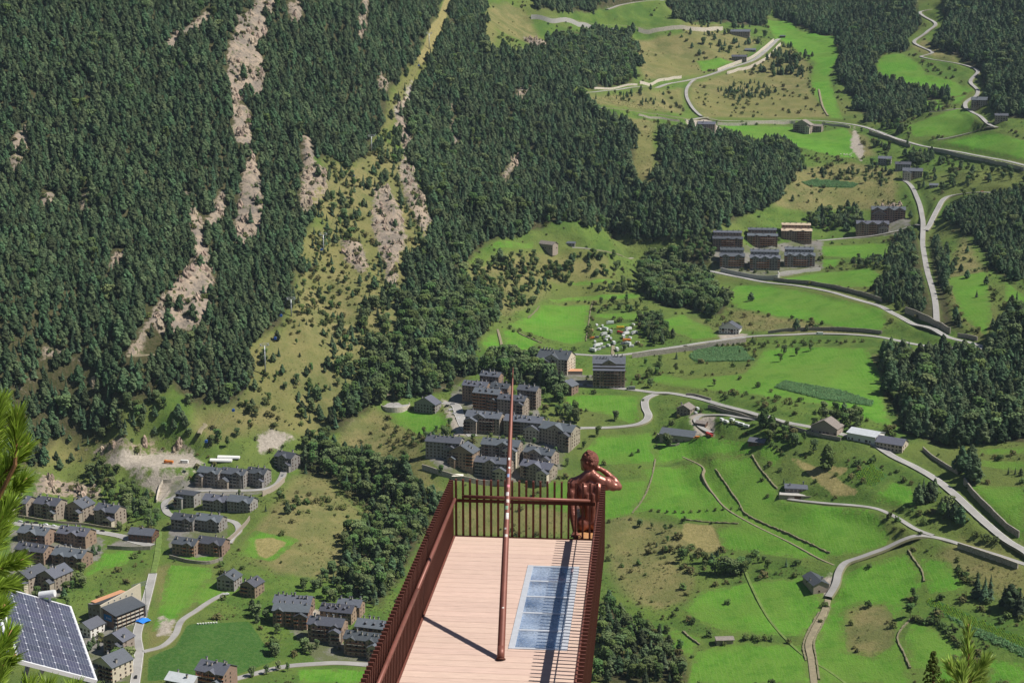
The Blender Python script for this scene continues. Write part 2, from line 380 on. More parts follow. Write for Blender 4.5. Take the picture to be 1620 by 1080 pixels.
# ================================================================ land cover: outlines in photo pixels, laid on the ground
COVER = {
 'meadow': [
  [(780,384),(845,381),(842,393),(780,393)],
  [(803,513),(840,500),(853,483),(933,482),(927,540),(903,545),(870,537),(817,520)],
  [(762,543),(775,528),(790,526),(795,545),(797,567),(780,566)],[(795,518),(823,527),(853,542),(830,557),(803,566)],
  [(867,472),(1020,463),(1007,472),(873,477)],[(943,497),(1027,493),(1027,507),(940,502)],[(900,445),(970,443),(970,449),(903,451)],[(945,515),(1010,510),(1000,518),(945,520)],
  [(1043,507),(1080,497),(1123,517),(1137,533),(1100,537),(1060,523)],
  [(1147,467),(1165,452),(1190,448),(1280,462),(1347,477),(1397,490),(1403,507),(1393,527),(1340,520),(1280,507),(1213,497),(1167,487)],
  [(1227,443),(1290,432),(1380,425),(1397,437),(1390,453),(1340,455),(1280,447)],
  [(1297,390),(1407,383),(1407,407),(1367,410),(1300,404)],[(1300,410),(1330,410),(1322,423),(1300,422)],
  [(1020,603),(1050,590),(1085,600),(1180,590),(1210,552),(1300,548),(1372,551),(1393,593),(1400,643),(1413,677),(1380,667),(1300,640),(1247,632),(1150,620),(1110,615),(1060,610)],
  [(897,625),(1018,625),(1008,640),(1012,664),(1000,670),(960,655),(893,642)],
  [(923,713),(947,690),(1033,683),(1035,720),(1037,733),(940,735)],
  [(613,657),(640,647),(700,653),(718,667),(673,687),(650,683)],
  [(860,763),(1028,757),(1027,780),(997,813),(962,822),(880,808)],
  [(1040,747),(1090,742),(1108,760),(1125,790),(1166,815),(1100,817),(1017,800)],
  [(1125,745),(1150,763),(1170,790),(1175,815),(1168,815),(1135,785),(1118,755)],
  [(1133,835),(1167,830),(1220,850),(1293,879),(1267,884),(1143,868)],
  [(1120,728),(1187,722),(1227,780),(1240,788),(1173,788),(1150,760)],
  [(1012,745),(1040,738),(1110,735),(1190,722),(1240,792),(1385,810),(1408,850),(1400,864),(1320,880),(1290,884),(1143,868),(1135,835),(1168,829),(1080,822),(1030,806),(1000,812),(1030,775)],
  [(1037,742),(1075,735),(1060,740),(1040,750)],[(1180,822),(1240,830),(1300,870),(1260,850)],[(1200,700),(1240,715),(1232,740),(1205,730)],[(1410,760),(1440,770),(1460,800),(1420,800),(1380,790)],[(1455,880),(1500,890),(1530,930),(1470,940)],[(1560,1040),(1625,1050),(1625,1082),(1570,1082)],[(1060,990),(1110,1010),(1090,1040),(1062,1020)],
  [(1040,690),(1110,690),(1190,700),(1200,716),(1120,722),(1042,735)],
  [(1177,792),(1240,796),(1380,806),(1387,810),(1240,817),(1217,822),(1187,817)],
  [(1237,827),(1390,820),(1407,847),(1400,863),(1363,875),(1320,877),(1267,850)],
  [(1110,935),(1213,917),(1270,913),(1297,947),(1297,967),(1273,1007),(1163,1002),(1113,987),(1080,962)],
  [(1087,1082),(1100,1030),(1163,1015),(1267,1020),(1280,1047),(1283,1082)],
  [(1333,907),(1380,889),(1433,874),(1457,907),(1460,927),(1433,950),(1430,980),(1420,1007),(1433,1040),(1443,1082),(1293,1082),(1287,1020),(1310,967),(1327,927)],
  [(1430,1010),(1443,983),(1480,997),(1510,1017),(1530,1035),(1490,1045),(1453,1063),(1437,1047)],
  [(1480,1045),(1540,1060),(1560,1082),(1470,1082)],
  [(1533,767),(1625,770),(1625,858),(1600,849),(1573,825)],[(1547,728),(1625,730),(1625,743),(1593,743),(1553,737)],[(1553,710),(1625,707),(1625,718),(1550,718)],
  [(1137,198),(1247,200),(1293,210),(1337,202),(1360,227),(1357,250),(1327,248),(1280,237),(1240,227),(1207,222),(1163,210)],
  [(1387,97),(1400,87),(1427,85),(1450,97),(1467,117),(1513,130),(1543,143),(1513,153),(1463,147),(1407,133),(1390,117)],
  [(1430,200),(1513,173),(1543,180),(1540,200),(1523,213),(1447,217)],[(1483,226),(1570,207),(1625,223),(1625,255),(1513,233)],
  [(1465,160),(1485,158),(1495,168),(1465,176)],[(1510,155),(1530,150),(1520,165),(1505,165)],
  [(1210,30),(1247,33),(1267,50),(1320,57),(1327,93),(1313,120),(1320,147),(1335,190),(1313,187),(1290,153),(1282,127),(1289,100),(1250,73),(1223,57)],
  [(1103,97),(1140,92),(1163,100),(1130,110),(1110,113)],
  [(123,920),(167,872),(213,870),(200,893),(160,900)],
  [(267,893),(333,897),(337,910),(300,960),(270,985),(240,1000),(255,947)],
  [(470,1058),(540,1057),(600,1062),(600,1082),(475,1082)],[(377,877),(400,840),(473,852),(433,888)],[(300,940),(345,915),(380,930),(350,950),(320,960)],[(290,868),(345,876),(330,888),(275,885)],
  [(1500,440),(1560,430),(1570,500),(1560,530),(1520,500)],[(1590,445),(1625,470),(1625,500),(1590,480)]],
 'dry': [
  [(770,7),(803,3),(833,20),(847,50),(867,72),(840,72),(787,47),(780,80),(757,82),(767,43)],
  [(707,-5),(717,-5),(700,53),(667,110),(643,150),(633,187),(610,207),(597,213),(623,147),(660,87),(687,33)],
  [(1007,63),(1080,53),(1150,52),(1205,66),(1160,101),(1100,119),(1020,127),(1007,100),(983,90)],
  [(1093,133),(1163,112),(1213,88),(1240,70),(1280,100),(1280,127),(1287,153),(1313,187),(1247,188),(1113,185),(1090,160)],
  [(910,153),(1080,140),(1080,180),(940,166)],[(960,182),(1040,192),(1033,220),(1040,293),(1007,290),(997,247),(1010,213)],
  [(1230,270),(1347,257),(1420,270),(1420,330),(1280,335),(1223,327),(1217,287)],
  [(383,557),(417,530),(443,527),(467,470),(473,377),(520,350),(560,365),(590,440),(635,480),(630,520),(590,575),(560,600),(545,625),(510,690),(470,690),(410,685),(330,700),(300,680),(310,650),(370,640),(400,610),(385,580)],
  [(400,837),(467,753),(520,748),(545,790),(575,810),(545,920),(433,905),(393,880)],[(240,900),(270,890),(300,960),(260,990)],
  [(540,680),(590,640),(613,657),(650,683),(670,693),(667,720),(690,760),(720,800),(680,790),(640,745),(560,725),(530,700)],
  [(720,800),(900,800),(900,845),(720,845)],
  [(962,850),(970,812),(1005,817),(1080,835),(1130,830),(1143,870),(1120,880),(1070,870),(1100,920),(1080,950),(1040,970),(1000,950),(965,900)],
  [(1497,437),(1523,370),(1557,423),(1570,503),(1567,540),(1540,533),(1500,470)],
  [(560,258),(600,215),(640,250),(690,370),(640,470),(600,450),(520,352),(500,342),(480,320),(520,252)],[(740,420),(800,400),(900,400),(960,410),(960,440),(870,450),(850,480),(800,500),(760,490),(735,450)],
  [(1270,590),(1395,560),(1400,640),(1300,625)],[(1150,487),(1280,510),(1390,530),(1250,528),(1170,520)],
  [(1080,40),(1140,38),(1140,62),(1085,60)],[(1460,60),(1440,75),(1470,90),(1500,95),(1530,105),(1510,90),(1480,70)],
  [(1490,50),(1520,45),(1525,75),(1500,80)],[(1335,205),(1370,215),(1385,245),(1362,250)],
  [(80,660),(140,690),(140,730),(60,740),(60,690)],[(230,990),(290,985),(270,1010),(235,1030)],
  [(1334,965),(1360,955),(1400,955),(1418,985),(1413,1020),(1380,1040),(1340,1030)],
  [(1520,850),(1600,880),(1625,900),(1625,960),(1560,930),(1480,880)]],
 'straw': [
  [(1080,827),(1127,830),(1143,870),(1113,873),(1080,853)],[(1243,720),(1297,740),(1357,777),(1353,783),(1317,783),(1280,750)],
  [(402,852),(430,850),(455,858),(425,884),(408,878)],[(1300,732),(1345,740),(1330,752),(1312,745)],[(707,-8),(716,-8),(699,53),(668,105),(660,95),(688,33)]],
 'rock': [
  [(407,-5),(440,-5),(433,17),(420,27),(427,60),(407,80),(420,100),(417,150),(393,150),(375,167),(393,187),(400,230),(370,230),(367,160),(357,130),(360,83),(370,53),(377,23),(400,20)],
  [(375,165),(392,170),(402,232),(392,240),(380,228)],[(330,352),(347,305),(360,300),(352,350),(335,375)],
  [(400,247),(410,267),(420,337),(413,362),(395,390),(370,395),(370,360),(380,300),(387,260)],
  [(295,307),(310,335),(322,360),(333,410),(343,470),(333,493),(317,523),(300,520),(257,530),(233,520),(227,547),(207,567),(197,560),(217,540),(233,507),(260,470),(277,443),(303,427),(303,393),(300,350)],
  [(43,197),(45,230),(24,277),(13,255),(22,215)],[(263,72),(275,52),(292,50),(318,25),(333,12),(325,40),(300,60),(275,77)],[(322,355),(345,310),(358,318),(350,350),(330,362)],
  [(478,215),(492,222),(500,262),(512,275),(505,300),(488,330),(478,345),(470,330),(480,285)],
  [(483,230),(492,240),(487,290),(475,310),(480,270)],[(500,270),(517,265),(519,300),(495,335),(505,300)],
  [(640,240),(655,280),(672,320),(684,352),(672,375),(655,350),(640,310),(630,270)],[(592,300),(615,295),(635,335),(645,380),(628,420),(630,455),(612,450),(605,410),(588,360)],
  [(630,160),(645,155),(640,190),(655,230),(640,240),(625,200)],[(715,165),(727,240),(713,220)],
  [(815,245),(822,252),(797,297),(787,297),(800,270)],[(820,140),(843,137),(838,152),(817,160)],[(827,57),(867,70),(860,80),(840,77)],
  [(575,-5),(585,-5),(580,40),(572,75),(565,45)],[(455,5),(475,0),(480,35),(460,40)],
  [(70,550),(105,552),(98,568),(65,575)],[(140,590),(150,590),(155,622),(148,622)],[(180,400),(197,395),(190,420),(170,435)],[(65,310),(85,305),(85,325),(68,325)],[(130,310),(140,305),(138,335),(128,335)],
  [(135,712),(170,702),(240,703),(300,706),(300,714),(240,716),(180,716),(150,722)],[(60,750),(110,762),(160,775),(160,790),(55,785)],[(540,380),(575,390),(585,440),(560,425),(545,410)],
  [(1390,330),(1425,320),(1430,345),(1400,345)],[(600,120),(615,130),(610,150),(598,140)]],
 'gravel': [
  [(165,722),(185,717),(240,718),(305,715),(322,733),(303,741),(260,743),(210,741),(170,735)],[(205,748),(305,748),(285,762),(247,780),(228,770)],
  [(645,140),(655,125),(648,160),(634,190),(622,180)],[(403,693),(430,680),(463,690),(437,710),(413,717)],[(1088,655),(1130,655),(1130,690),(1100,690)],
  [(1085,190),(1120,185),(1150,210),(1130,220),(1095,205)],[(180,975),(215,965),(215,1010),(178,1000)],[(1345,232),(1352,200),(1368,240),(1362,255)],[(465,945),(540,985),(480,1010),(470,990)],
  [(1290,925),(1318,905),(1320,930),(1306,945)],[(700,630),(735,640),(745,690),(720,690)],[(1135,530),(1185,527),(1170,534),(1140,536)],[(255,975),(275,980),(270,1005),(250,1005)],[(250,770),(275,765),(265,790),(248,795)]],
 'crop': [
  [(1267,288),(1290,283),(1360,290),(1350,297),(1280,295)],[(1088,563),(1105,550),(1173,548),(1195,570),(1160,572),(1100,572)],
  [(1224,613),(1240,602),(1330,617),(1382,635),(1380,643),(1300,632)],[(1463,952),(1473,944),(1540,975),(1625,1010),(1625,1042),(1540,1005)],
  [(1350,752),(1378,733),(1405,752),(1380,772)],[(235,1040),(277,1022),(297,987),(393,982),(437,1043),(367,1070),(233,1077)]],
 'forest': [
  [(-280,-20),(705,-20),(685,40),(655,90),(620,140),(605,200),(560,260),(520,250),(490,260),(480,310),(500,340),(475,380),(465,470),(440,520),(415,530),(385,555),(400,600),(370,640),(300,640),(270,610),(235,640),(200,640),(160,700),(85,690),(60,740),(-280,760)],
  [(718,-20),(770,-20),(760,80),(830,90),(870,75),(910,145),(940,170),(1005,205),(1000,290),(1035,305),(1045,215),(1100,208),(1170,225),(1255,240),(1268,262),(1245,290),(1215,325),(1120,365),(1060,385),(1000,375),(900,345),(840,365),(770,385),(730,425),(690,470),(640,480),(635,440),(690,370),(670,290),(645,240),(630,200),(645,160),(675,110),(705,50)],
  [(640,480),(720,440),(780,465),(785,500),(755,540),(750,570),(740,600),(690,622),(640,628),(590,640),(540,680),(515,690),(545,640),(580,590),(620,530)],
  [(470,720),(520,700),(560,725),(640,748),(675,790),(690,810),(640,900),(600,960),(560,940),(530,900),(560,850),(590,810),(560,795),(530,760),(480,750)],
  [(905,57),(940,50),(1000,58),(1005,90),(1000,130),(940,143),(900,130),(860,85)],[(840,-20),(1080,-20),(1070,-6),(960,12),(930,20),(850,15)],
  [(1222,-20),(1450,-20),(1455,45),(1430,60),(1440,80),(1400,83),(1383,100),(1386,125),(1440,140),(1505,148),(1500,155),(1465,160),(1430,195),(1370,185),(1335,135),(1325,60),(1270,45),(1230,28)],
  [(1485,-20),(1880,-20),(1880,215),(1580,185),(1552,120),(1510,90),(1485,80),(1475,60),(1495,40)],[(1040,-20),(1222,-20),(1210,42),(1160,38),(1080,33),(1060,15)],
  [(1400,556),(1440,560),(1545,566),(1620,480),(1880,480),(1880,690),(1550,700),(1480,705),(1430,680),(1402,620),(1395,580)],
  [(1410,375),(1450,368),(1456,400),(1462,440),(1476,480),(1500,520),(1484,515),(1440,480),(1400,470),(1375,462),(1400,440)],[(1470,375),(1490,385),(1495,440),(1505,500),(1525,525),(1490,515),(1478,450)],[(1500,335),(1540,320),(1880,290),(1880,450),(1590,440),(1570,420),(1540,375),(1510,360)],
  [(1010,412),(1080,400),(1125,432),(1135,470),(1160,470),(1140,500),(1100,490),(1050,485),(1020,465)],
  [(955,950),(975,960),(1000,1000),(1080,1015),(1095,1082),(945,1082)],[(1080,365),(1115,350),(1122,380),(1130,420),(1085,420)]],
}
COVER['paved'] = [[(15,838),(165,850),(160,880),(100,905),(95,945),(15,945)],[(455,985),(500,1000),(610,1040),(600,1052),(500,1046),(470,1010)],[(690,690),(900,700),(880,760),(720,760),(680,730)],[(720,610),(850,640),(860,690),(740,690),(705,640)],[(850,585),(990,600),(990,615),(900,612),(850,598)],[(120,985),(215,980),(212,1080),(140,1080)],[(1120,392),(1300,378),(1302,425),(1230,440),(1130,435)],[(1355,350),(1440,345),(1440,368),(1355,378)],[(270,760),(430,765),(440,775),(300,800),(262,800)],[(200,842),(245,850),(242,868),(172,866)],[(265,830),(360,830),(355,880),(270,880)]]
CH = list(COVER)
SDF = {}
for ch, polys in COVER.items():
    F_ = np.full(GXX.shape, -30.0, np.float32)
    for poly in polys:
        # outline points, densified in the picture, laid on the ground
        P = []
        for a, b in zip(poly, poly[1:] + poly[:1]):
            n = max(1, int(math.hypot(b[0] - a[0], b[1] - a[1]) / 25))
            for k in range(n):
                q = at(a[0] + (b[0] - a[0]) * k / n, a[1] + (b[1] - a[1]) * k / n)
                P.append(q[:2])
        P = np.array(P)
        i0 = max(0, int((P[:, 0].min() - 34 - GX0) / GS)); i1 = min(len(gx), int((P[:, 0].max() + 34 - GX0) / GS) + 2)
        j0 = max(0, int((P[:, 1].min() - 34 - GY0) / GS)); j1 = min(len(gy), int((P[:, 1].max() + 34 - GY0) / GS) + 2)
        if i1 <= i0 or j1 <= j0: continue
        X = GXX[j0:j1, i0:i1]; Y = GYY[j0:j1, i0:i1]
        dmin = np.full(X.shape, 1e9); ins = np.zeros(X.shape, bool)
        for k in range(len(P)):
            ax, ay = P[k - 1]; bx, by = P[k]
            dx, dy = bx - ax, by - ay
            t = np.clip(((X - ax) * dx + (Y - ay) * dy) / max(dx * dx + dy * dy, 1e-9), 0, 1)
            dmin = np.minimum(dmin, (X - ax - t * dx) ** 2 + (Y - ay - t * dy) ** 2)
            c = ((ay > Y) != (by > Y))
            with np.errstate(divide='ignore', invalid='ignore'):
                xi = ax + (Y - ay) * dx / (dy if abs(dy) > 1e-9 else 1e-9)
            ins ^= c & (X < xi)
        sd = np.where(ins, 1, -1) * np.sqrt(dmin)
        F_[j0:j1, i0:i1] = np.maximum(F_[j0:j1, i0:i1], np.clip(sd, -30, 30))
    SDF[ch] = F_
# the tall yellow grass left standing in the middle of the big lower meadow
_qx, _qy = project(GXX, GYY, ZG)
_box = (_qx > 1310) & (_qx < 1435) & (_qy > 940) & (_qy < 1055)
SDF['meadow'] = np.where(_box, np.minimum(SDF['meadow'], -SDF['dry']), SDF['meadow']).astype(np.float32)
def cover(ch, x, y):
    i = np.clip(((np.asarray(x) - GX0) / GS + 0.5).astype(int), 0, len(gx) - 1); j = np.clip(((np.asarray(y) - GY0) / GS + 0.5).astype(int), 0, len(gy) - 1)
    return SDF[ch][j, i]
# rock ribs stand out of the slope and are broken up; natural grounds are rougher than meadows
rk = np.clip((SDF['rock'] + 3) / 9, 0, 1)
ZG += rk * (3.5 + 3.4 * fbm(GXX / 17.0, GYY / 26.0, 3) + 1.7 * fbm(GXX / 6.0, GYY / 7.0, 2))
me_ = np.clip((SDF['meadow'] + 2) / 6, 0, 1)
roadmask = np.zeros(GXX.shape, bool)
for rd in ROADS:
    Q = rd[4]
    for a in range(0, len(Q), 2):
        i = int((Q[a, 0] - GX0) / GS); j = int((Q[a, 1] - GY0) / GS)
        roadmask[max(0, j - 2):j + 4, max(0, i - 2):i + 4] = True
ZG += np.where(roadmask, 0, (1 - me_) * 0.45 * fbm(GXX / 13.0, GYY / 13.0, 2))

# ---------------------------------------------------------------- ground material
def ground_material():
    m = bpy.data.materials.new('ground'); m.use_nodes = True
    N, L = nodes_of(m); b = N['Principled BSDF']
    b.inputs['Roughness'].default_value = 0.95; b.inputs['Specular IOR Level'].default_value = 0.1
    tc = N.new('ShaderNodeTexCoord')
    def noise(scale, det=3, ro=0.6, src=None):
        n = N.new('ShaderNodeTexNoise'); n.inputs['Scale'].default_value = scale; n.inputs['Detail'].default_value = det; n.inputs['Roughness'].default_value = ro
        L.new(src or tc.outputs['Object'], n.inputs[0]); return n.outputs[0]
    def mix(f, a, c):
        x = N.new('ShaderNodeMix'); x.data_type = 'RGBA'
        for k, v in ((0, f), (6, a), (7, c)):
            if isinstance(v, (tuple, float, int)):
                x.inputs[k].default_value = v if k == 0 else (*v, 1)
            else: L.new(v, x.inputs[k])
        return x.outputs[2]
    def rng_(v, a, b_, c=0.0, d=1.0):
        x = N.new('ShaderNodeMapRange'); x.interpolation_type = 'SMOOTHSTEP'
        for k, q in zip((1, 2, 3, 4), (a, b_, c, d)): x.inputs[k].default_value = q
        L.new(v, x.inputs[0]); return x.outputs[0]
    def mth(op, a, c):
        x = N.new('ShaderNodeMath'); x.operation = op
        for k, v in ((0, a), (1, c)):
            if isinstance(v, (float, int)): x.inputs[k].default_value = v
            else: L.new(v, x.inputs[k])
        return x.outputs[0]
    n_big = noise(0.006, 2); n_mid = noise(0.035, 4, 0.7); n_fine = noise(0.35, 3, 0.75); n_edge = noise(0.12, 3, 0.7)
    # rough pasture
    base = mix(rng_(n_mid, 0.38, 0.62), (0.108, 0.168, 0.034), (0.068, 0.130, 0.025))
    base = mix(rng_(n_big, 0.40, 0.66, 0, 0.55), base, (0.150, 0.150, 0.052))
    base = mix(rng_(n_fine, 0.52, 0.72, 0, 0.65), base, (0.055, 0.075, 0.024))
    dry = mix(rng_(n_mid, 0.35, 0.65), (0.215, 0.190, 0.082), (0.125, 0.140, 0.050))
    dry = mix(rng_(n_fine, 0.5, 0.7, 0, 0.7), dry, (0.085, 0.095, 0.03))
    dry = mix(rng_(n_big, 0.4, 0.6, 0, 0.5), dry, (0.165, 0.165, 0.055))
    mead = mix(rng_(n_mid, 0.3, 0.7), (0.076, 0.215, 0.020), (0.118, 0.262, 0.032))
    mead = mix(rng_(n_big, 0.42, 0.62, 0, 0.55), mead, (0.120, 0.220, 0.034))
    mead = mix(rng_(n_fine, 0.5, 0.75, 0, 0.55), mead, (0.045, 0.150, 0.012))
    # tractor lines in the mown grass
    wv = N.new('ShaderNodeTexWave'); wv.inputs['Scale'].default_value = 0.09; wv.inputs['Distortion'].default_value = 3.5; wv.inputs['Detail'].default_value = 1; wv.inputs['Detail Scale'].default_value = 0.12
    L.new(tc.outputs['Object'], wv.inputs[0])
    mead = mix(rng_(wv.outputs[1], 0.86, 0.98, 0, 0.42), mead, (0.145, 0.24, 0.055))
    n_m2 = noise(0.014, 3, 0.6); n_m3 = noise(0.09, 2, 0.6)
    mead = mix(rng_(n_m2, 0.44, 0.60, 0, 0.65), mead, (0.115, 0.200, 0.034))
    mead = mix(rng_(n_m3, 0.50, 0.68, 0, 0.45), mead, (0.055, 0.165, 0.016))
    straw = mix(rng_(n_fine, 0.35, 0.65), (0.285, 0.245, 0.105), (0.205, 0.185, 0.072))
    vor = N.new('ShaderNodeTexVoronoi'); vor.inputs['Scale'].default_value = 0.16; vor.feature = 'F1'
    L.new(tc.outputs['Object'], vor.inputs[0])
    rock = mix(rng_(n_mid, 0.35, 0.65), (0.36, 0.285, 0.215), (0.215, 0.185, 0.155))
    rock = mix(rng_(noise(0.18, 3, 0.75), 0.45, 0.68, 0, 0.85), rock, (0.13, 0.115, 0.10))
    rock = mix(rng_(n_edge, 0.57, 0.66, 0, 0.85), rock, (0.075, 0.095, 0.03))
    grav = mix(rng_(n_fine, 0.35, 0.65), (0.40, 0.355, 0.30), (0.28, 0.25, 0.21))
    crop = mix(rng_(n_fine, 0.4, 0.65), (0.042, 0.110, 0.022), (0.070, 0.135, 0.034))
    forest = mix(rng_(n_fine, 0.4, 0.65), (0.050, 0.055, 0.022), (0.085, 0.075, 0.04))
    forest = mix(rng_(n_mid, 0.62, 0.70, 0, 0.7), forest, (0.26, 0.22, 0.17))
    a1 = N.new('ShaderNodeAttribute'); a1.attribute_name = 'cover_a'
    a2 = N.new('ShaderNodeAttribute'); a2.attribute_name = 'cover_b'
    s1 = N.new('ShaderNodeSeparateColor'); s2 = N.new('ShaderNodeSeparateColor')
    L.new(a1.outputs['Color'], s1.inputs[0]); L.new(a2.outputs['Color'], s2.inputs[0])
    ch = {'dry': s1.outputs[0], 'forest': s1.outputs[1], 'meadow': s1.outputs[2], 'straw': s2.outputs[0], 'rock': s2.outputs[1], 'gravel': s2.outputs[2], 'crop': a1.outputs['Alpha'], 'paved': a2.outputs['Alpha']}
    wob = mth('MULTIPLY', mth('SUBTRACT', n_edge, 0.5), 14.0)
    wob2 = mth('MULTIPLY', mth('SUBTRACT', n_mid, 0.5), 34.0)
    col = base
    def over(key, colr, w, soft, off=0.0):
        nonlocal col
        v = mth('ADD', mth('ADD', ch[key], w) if not isinstance(w, float) else mth('ADD', ch[key], w), off)
        col = mix(rng_(v, -soft, soft), col, colr)
    over('dry', dry, wob2, 7.0)
    over('forest', forest, wob, 5.0)
    over('meadow', mead, mth('MULTIPLY', wob, 0.45), 1.0)
    edge = mth('MULTIPLY', rng_(ch['meadow'], -4.0, 1.0), mth('SUBTRACT', 1.0, rng_(ch['meadow'], 1.0, 7.0)))
    col = mix(mth('MULTIPLY', edge, rng_(n_edge, 0.42, 0.58, 0, 0.8)), col, (0.105, 0.150, 0.036))
    over('straw', straw, mth('MULTIPLY', wob, 0.3), 1.2)
    over('crop', crop, mth('MULTIPLY', wob, 0.1), 0.6)
    over('gravel', grav, wob, 2.0)
    paved = mix(rng_(n_mid, 0.4, 0.6), (0.20, 0.19, 0.175), (0.11, 0.125, 0.06))
    over('paved', paved, wob, 1.5)
    over('rock', rock, mth('MULTIPLY', wob, 1.6), 2.0, -0.6)
    L.new(col, b.inputs['Base Color'])
    bp = N.new('ShaderNodeBump'); bp.inputs['Strength'].default_value = 0.6; bp.inputs['Distance'].default_value = 1.2
    hgt = mth('ADD', n_fine, mth("MULTIPLY", noise(0.9, 1, 0.7), 0.5))
    L.new(hgt, bp.inputs['Height']); L.new(bp.outputs[0], b.inputs['Normal'])
    return m
GROUND = ground_material()

def terrain_mesh():
    ny, nx = ZG.shape
    # keep the wedge the lookout can see, with a wide margin
    lim = GYY * 0.324 * 1.36 + 60
    keep_v = np.abs(GXX) < lim
    keep_f = keep_v[:-1, :-1] & keep_v[1:, 1:] & keep_v[:-1, 1:] & keep_v[1:, :-1]
    _, ppy = project(GXX, GYY, ZG)
    keep_f &= (ppy[:-1, :-1] > -130) & (ppy[:-1, :-1] < 1300)
    idx = np.arange(ny * nx).reshape(ny, nx)
    q = np.stack([idx[:-1, :-1], idx[:-1, 1:], idx[1:, 1:], idx[1:, :-1]], -1)[keep_f]
    used = np.zeros(ny * nx, bool); used[q.ravel()] = True
    remap = np.cumsum(used) - 1
    V = np.c_[GXX.ravel(), GYY.ravel(), ZG.ravel()][used]
    me = bpy.data.meshes.new('terrain')
    me.vertices.add(len(V)); me.vertices.foreach_set('co', V.astype(np.float32).ravel())
    nf = len(q)
    me.loops.add(nf * 4); me.loops.foreach_set('vertex_index', remap[q].astype(np.int32).ravel())
    me.polygons.add(nf); me.polygons.foreach_set('loop_start', np.arange(0, nf * 4, 4, dtype=np.int32))
    me.polygons.foreach_set('use_smooth', np.ones(nf, bool))
    me.materials.append(GROUND)
    me.update(calc_edges=True)
    for nm, keys in (('cover_a', ('dry', 'forest', 'meadow', 'crop')), ('cover_b', ('straw', 'rock', 'gravel', 'paved'))):
        a = me.attributes.new(nm, 'FLOAT_COLOR', 'POINT')
        d = np.c_[[SDF[k].ravel()[used] if k else np.ones(used.sum()) for k in keys]].T.astype(np.float32)
        a.data.foreach_set('color', d.ravel())
    return me
tag(put('terrain', terrain_mesh()), kind='structure')
def outer_mesh():
    xs = np.arange(-4200, 4201, 60.0); ys = np.arange(60, 5400, 60.0)
    X, Y = np.meshgrid(xs, ys); Z = np.clip(tps(X, Y), -460, 1100)
    far = np.clip((np.hypot(X, Y - 1500) - 2600) / 2500, 0, 1); Z = Z * (1 - far) + (250 + 60 * fbm(X / 400, Y / 400)) * far
    _, p = project(X, Y, Z)
    inside = (np.abs(X) < Y * 0.324 * 1.28) & (p > -60) & (p < 1180)
    Z = np.where((np.abs(X) < Y * 0.324 * 1.42 + 160) & (p < 1400) & (p > -250), Z - 14, Z)
    ny, nx = X.shape; idx = np.arange(ny * nx).reshape(ny, nx)
    kf = ~(inside[:-1, :-1] & inside[1:, 1:] & inside[:-1, 1:] & inside[1:, :-1])
    q = np.stack([idx[:-1, :-1], idx[:-1, 1:], idx[1:, 1:], idx[1:, :-1]], -1)[kf]
    me = bpy.data.meshes.new('outer_hills')
    me.from_pydata(np.c_[X.ravel(), Y.ravel(), Z.ravel()].tolist(), [], q.tolist())
    me.polygons.foreach_set('use_smooth', [True] * len(me.polygons))
    me.materials.append(material('far_hills', (0.07, 0.085, 0.03), 0.95, var=0.3, scale=0.01))
    me.update(); return me
tag(put('hills', outer_mesh()), kind='structure')

# ---------------------------------------------------------------- road ribbons
ASPH = material('asphalt', (0.30, 0.292, 0.28), 0.9, var=0.16, scale=0.06, bump=0.15, bscale=2)
DIRT = material('dirt_track', (0.235, 0.205, 0.135), 0.95, var=0.18, scale=0.3, bump=0.3, bscale=2)
GTRK = material('grassy_track', (0.125, 0.185, 0.045), 0.95, var=0.25, scale=0.25, bump=0.3, bscale=2)
LINE = material('road_paint', (0.75, 0.75, 0.72), 0.7, var=0.15, scale=0.5)
VERGE = material('road_verge', (0.17, 0.165, 0.09), 0.9, var=0.1, scale=0.4)
def ribbon(Q, half, lift, mb, off=0.0, m=0):
    T = np.gradient(Q[:, :2], axis=0); T /= np.maximum(np.linalg.norm(T, axis=1, keepdims=True), 1e-6)
    Nn = np.c_[T[:, 1], -T[:, 0]]
    A = Q[:, :2] + Nn * (off - half); B = Q[:, :2] + Nn * (off + half)
    for k in range(len(Q) - 1):
        mb.face([(A[k, 0], A[k, 1], Q[k, 2] + lift), (B[k, 0], B[k, 1], Q[k, 2] + lift), (B[k + 1, 0], B[k + 1, 1], Q[k + 1, 2] + lift), (A[k + 1, 0], A[k + 1, 1], Q[k + 1, 2] + lift)], m)
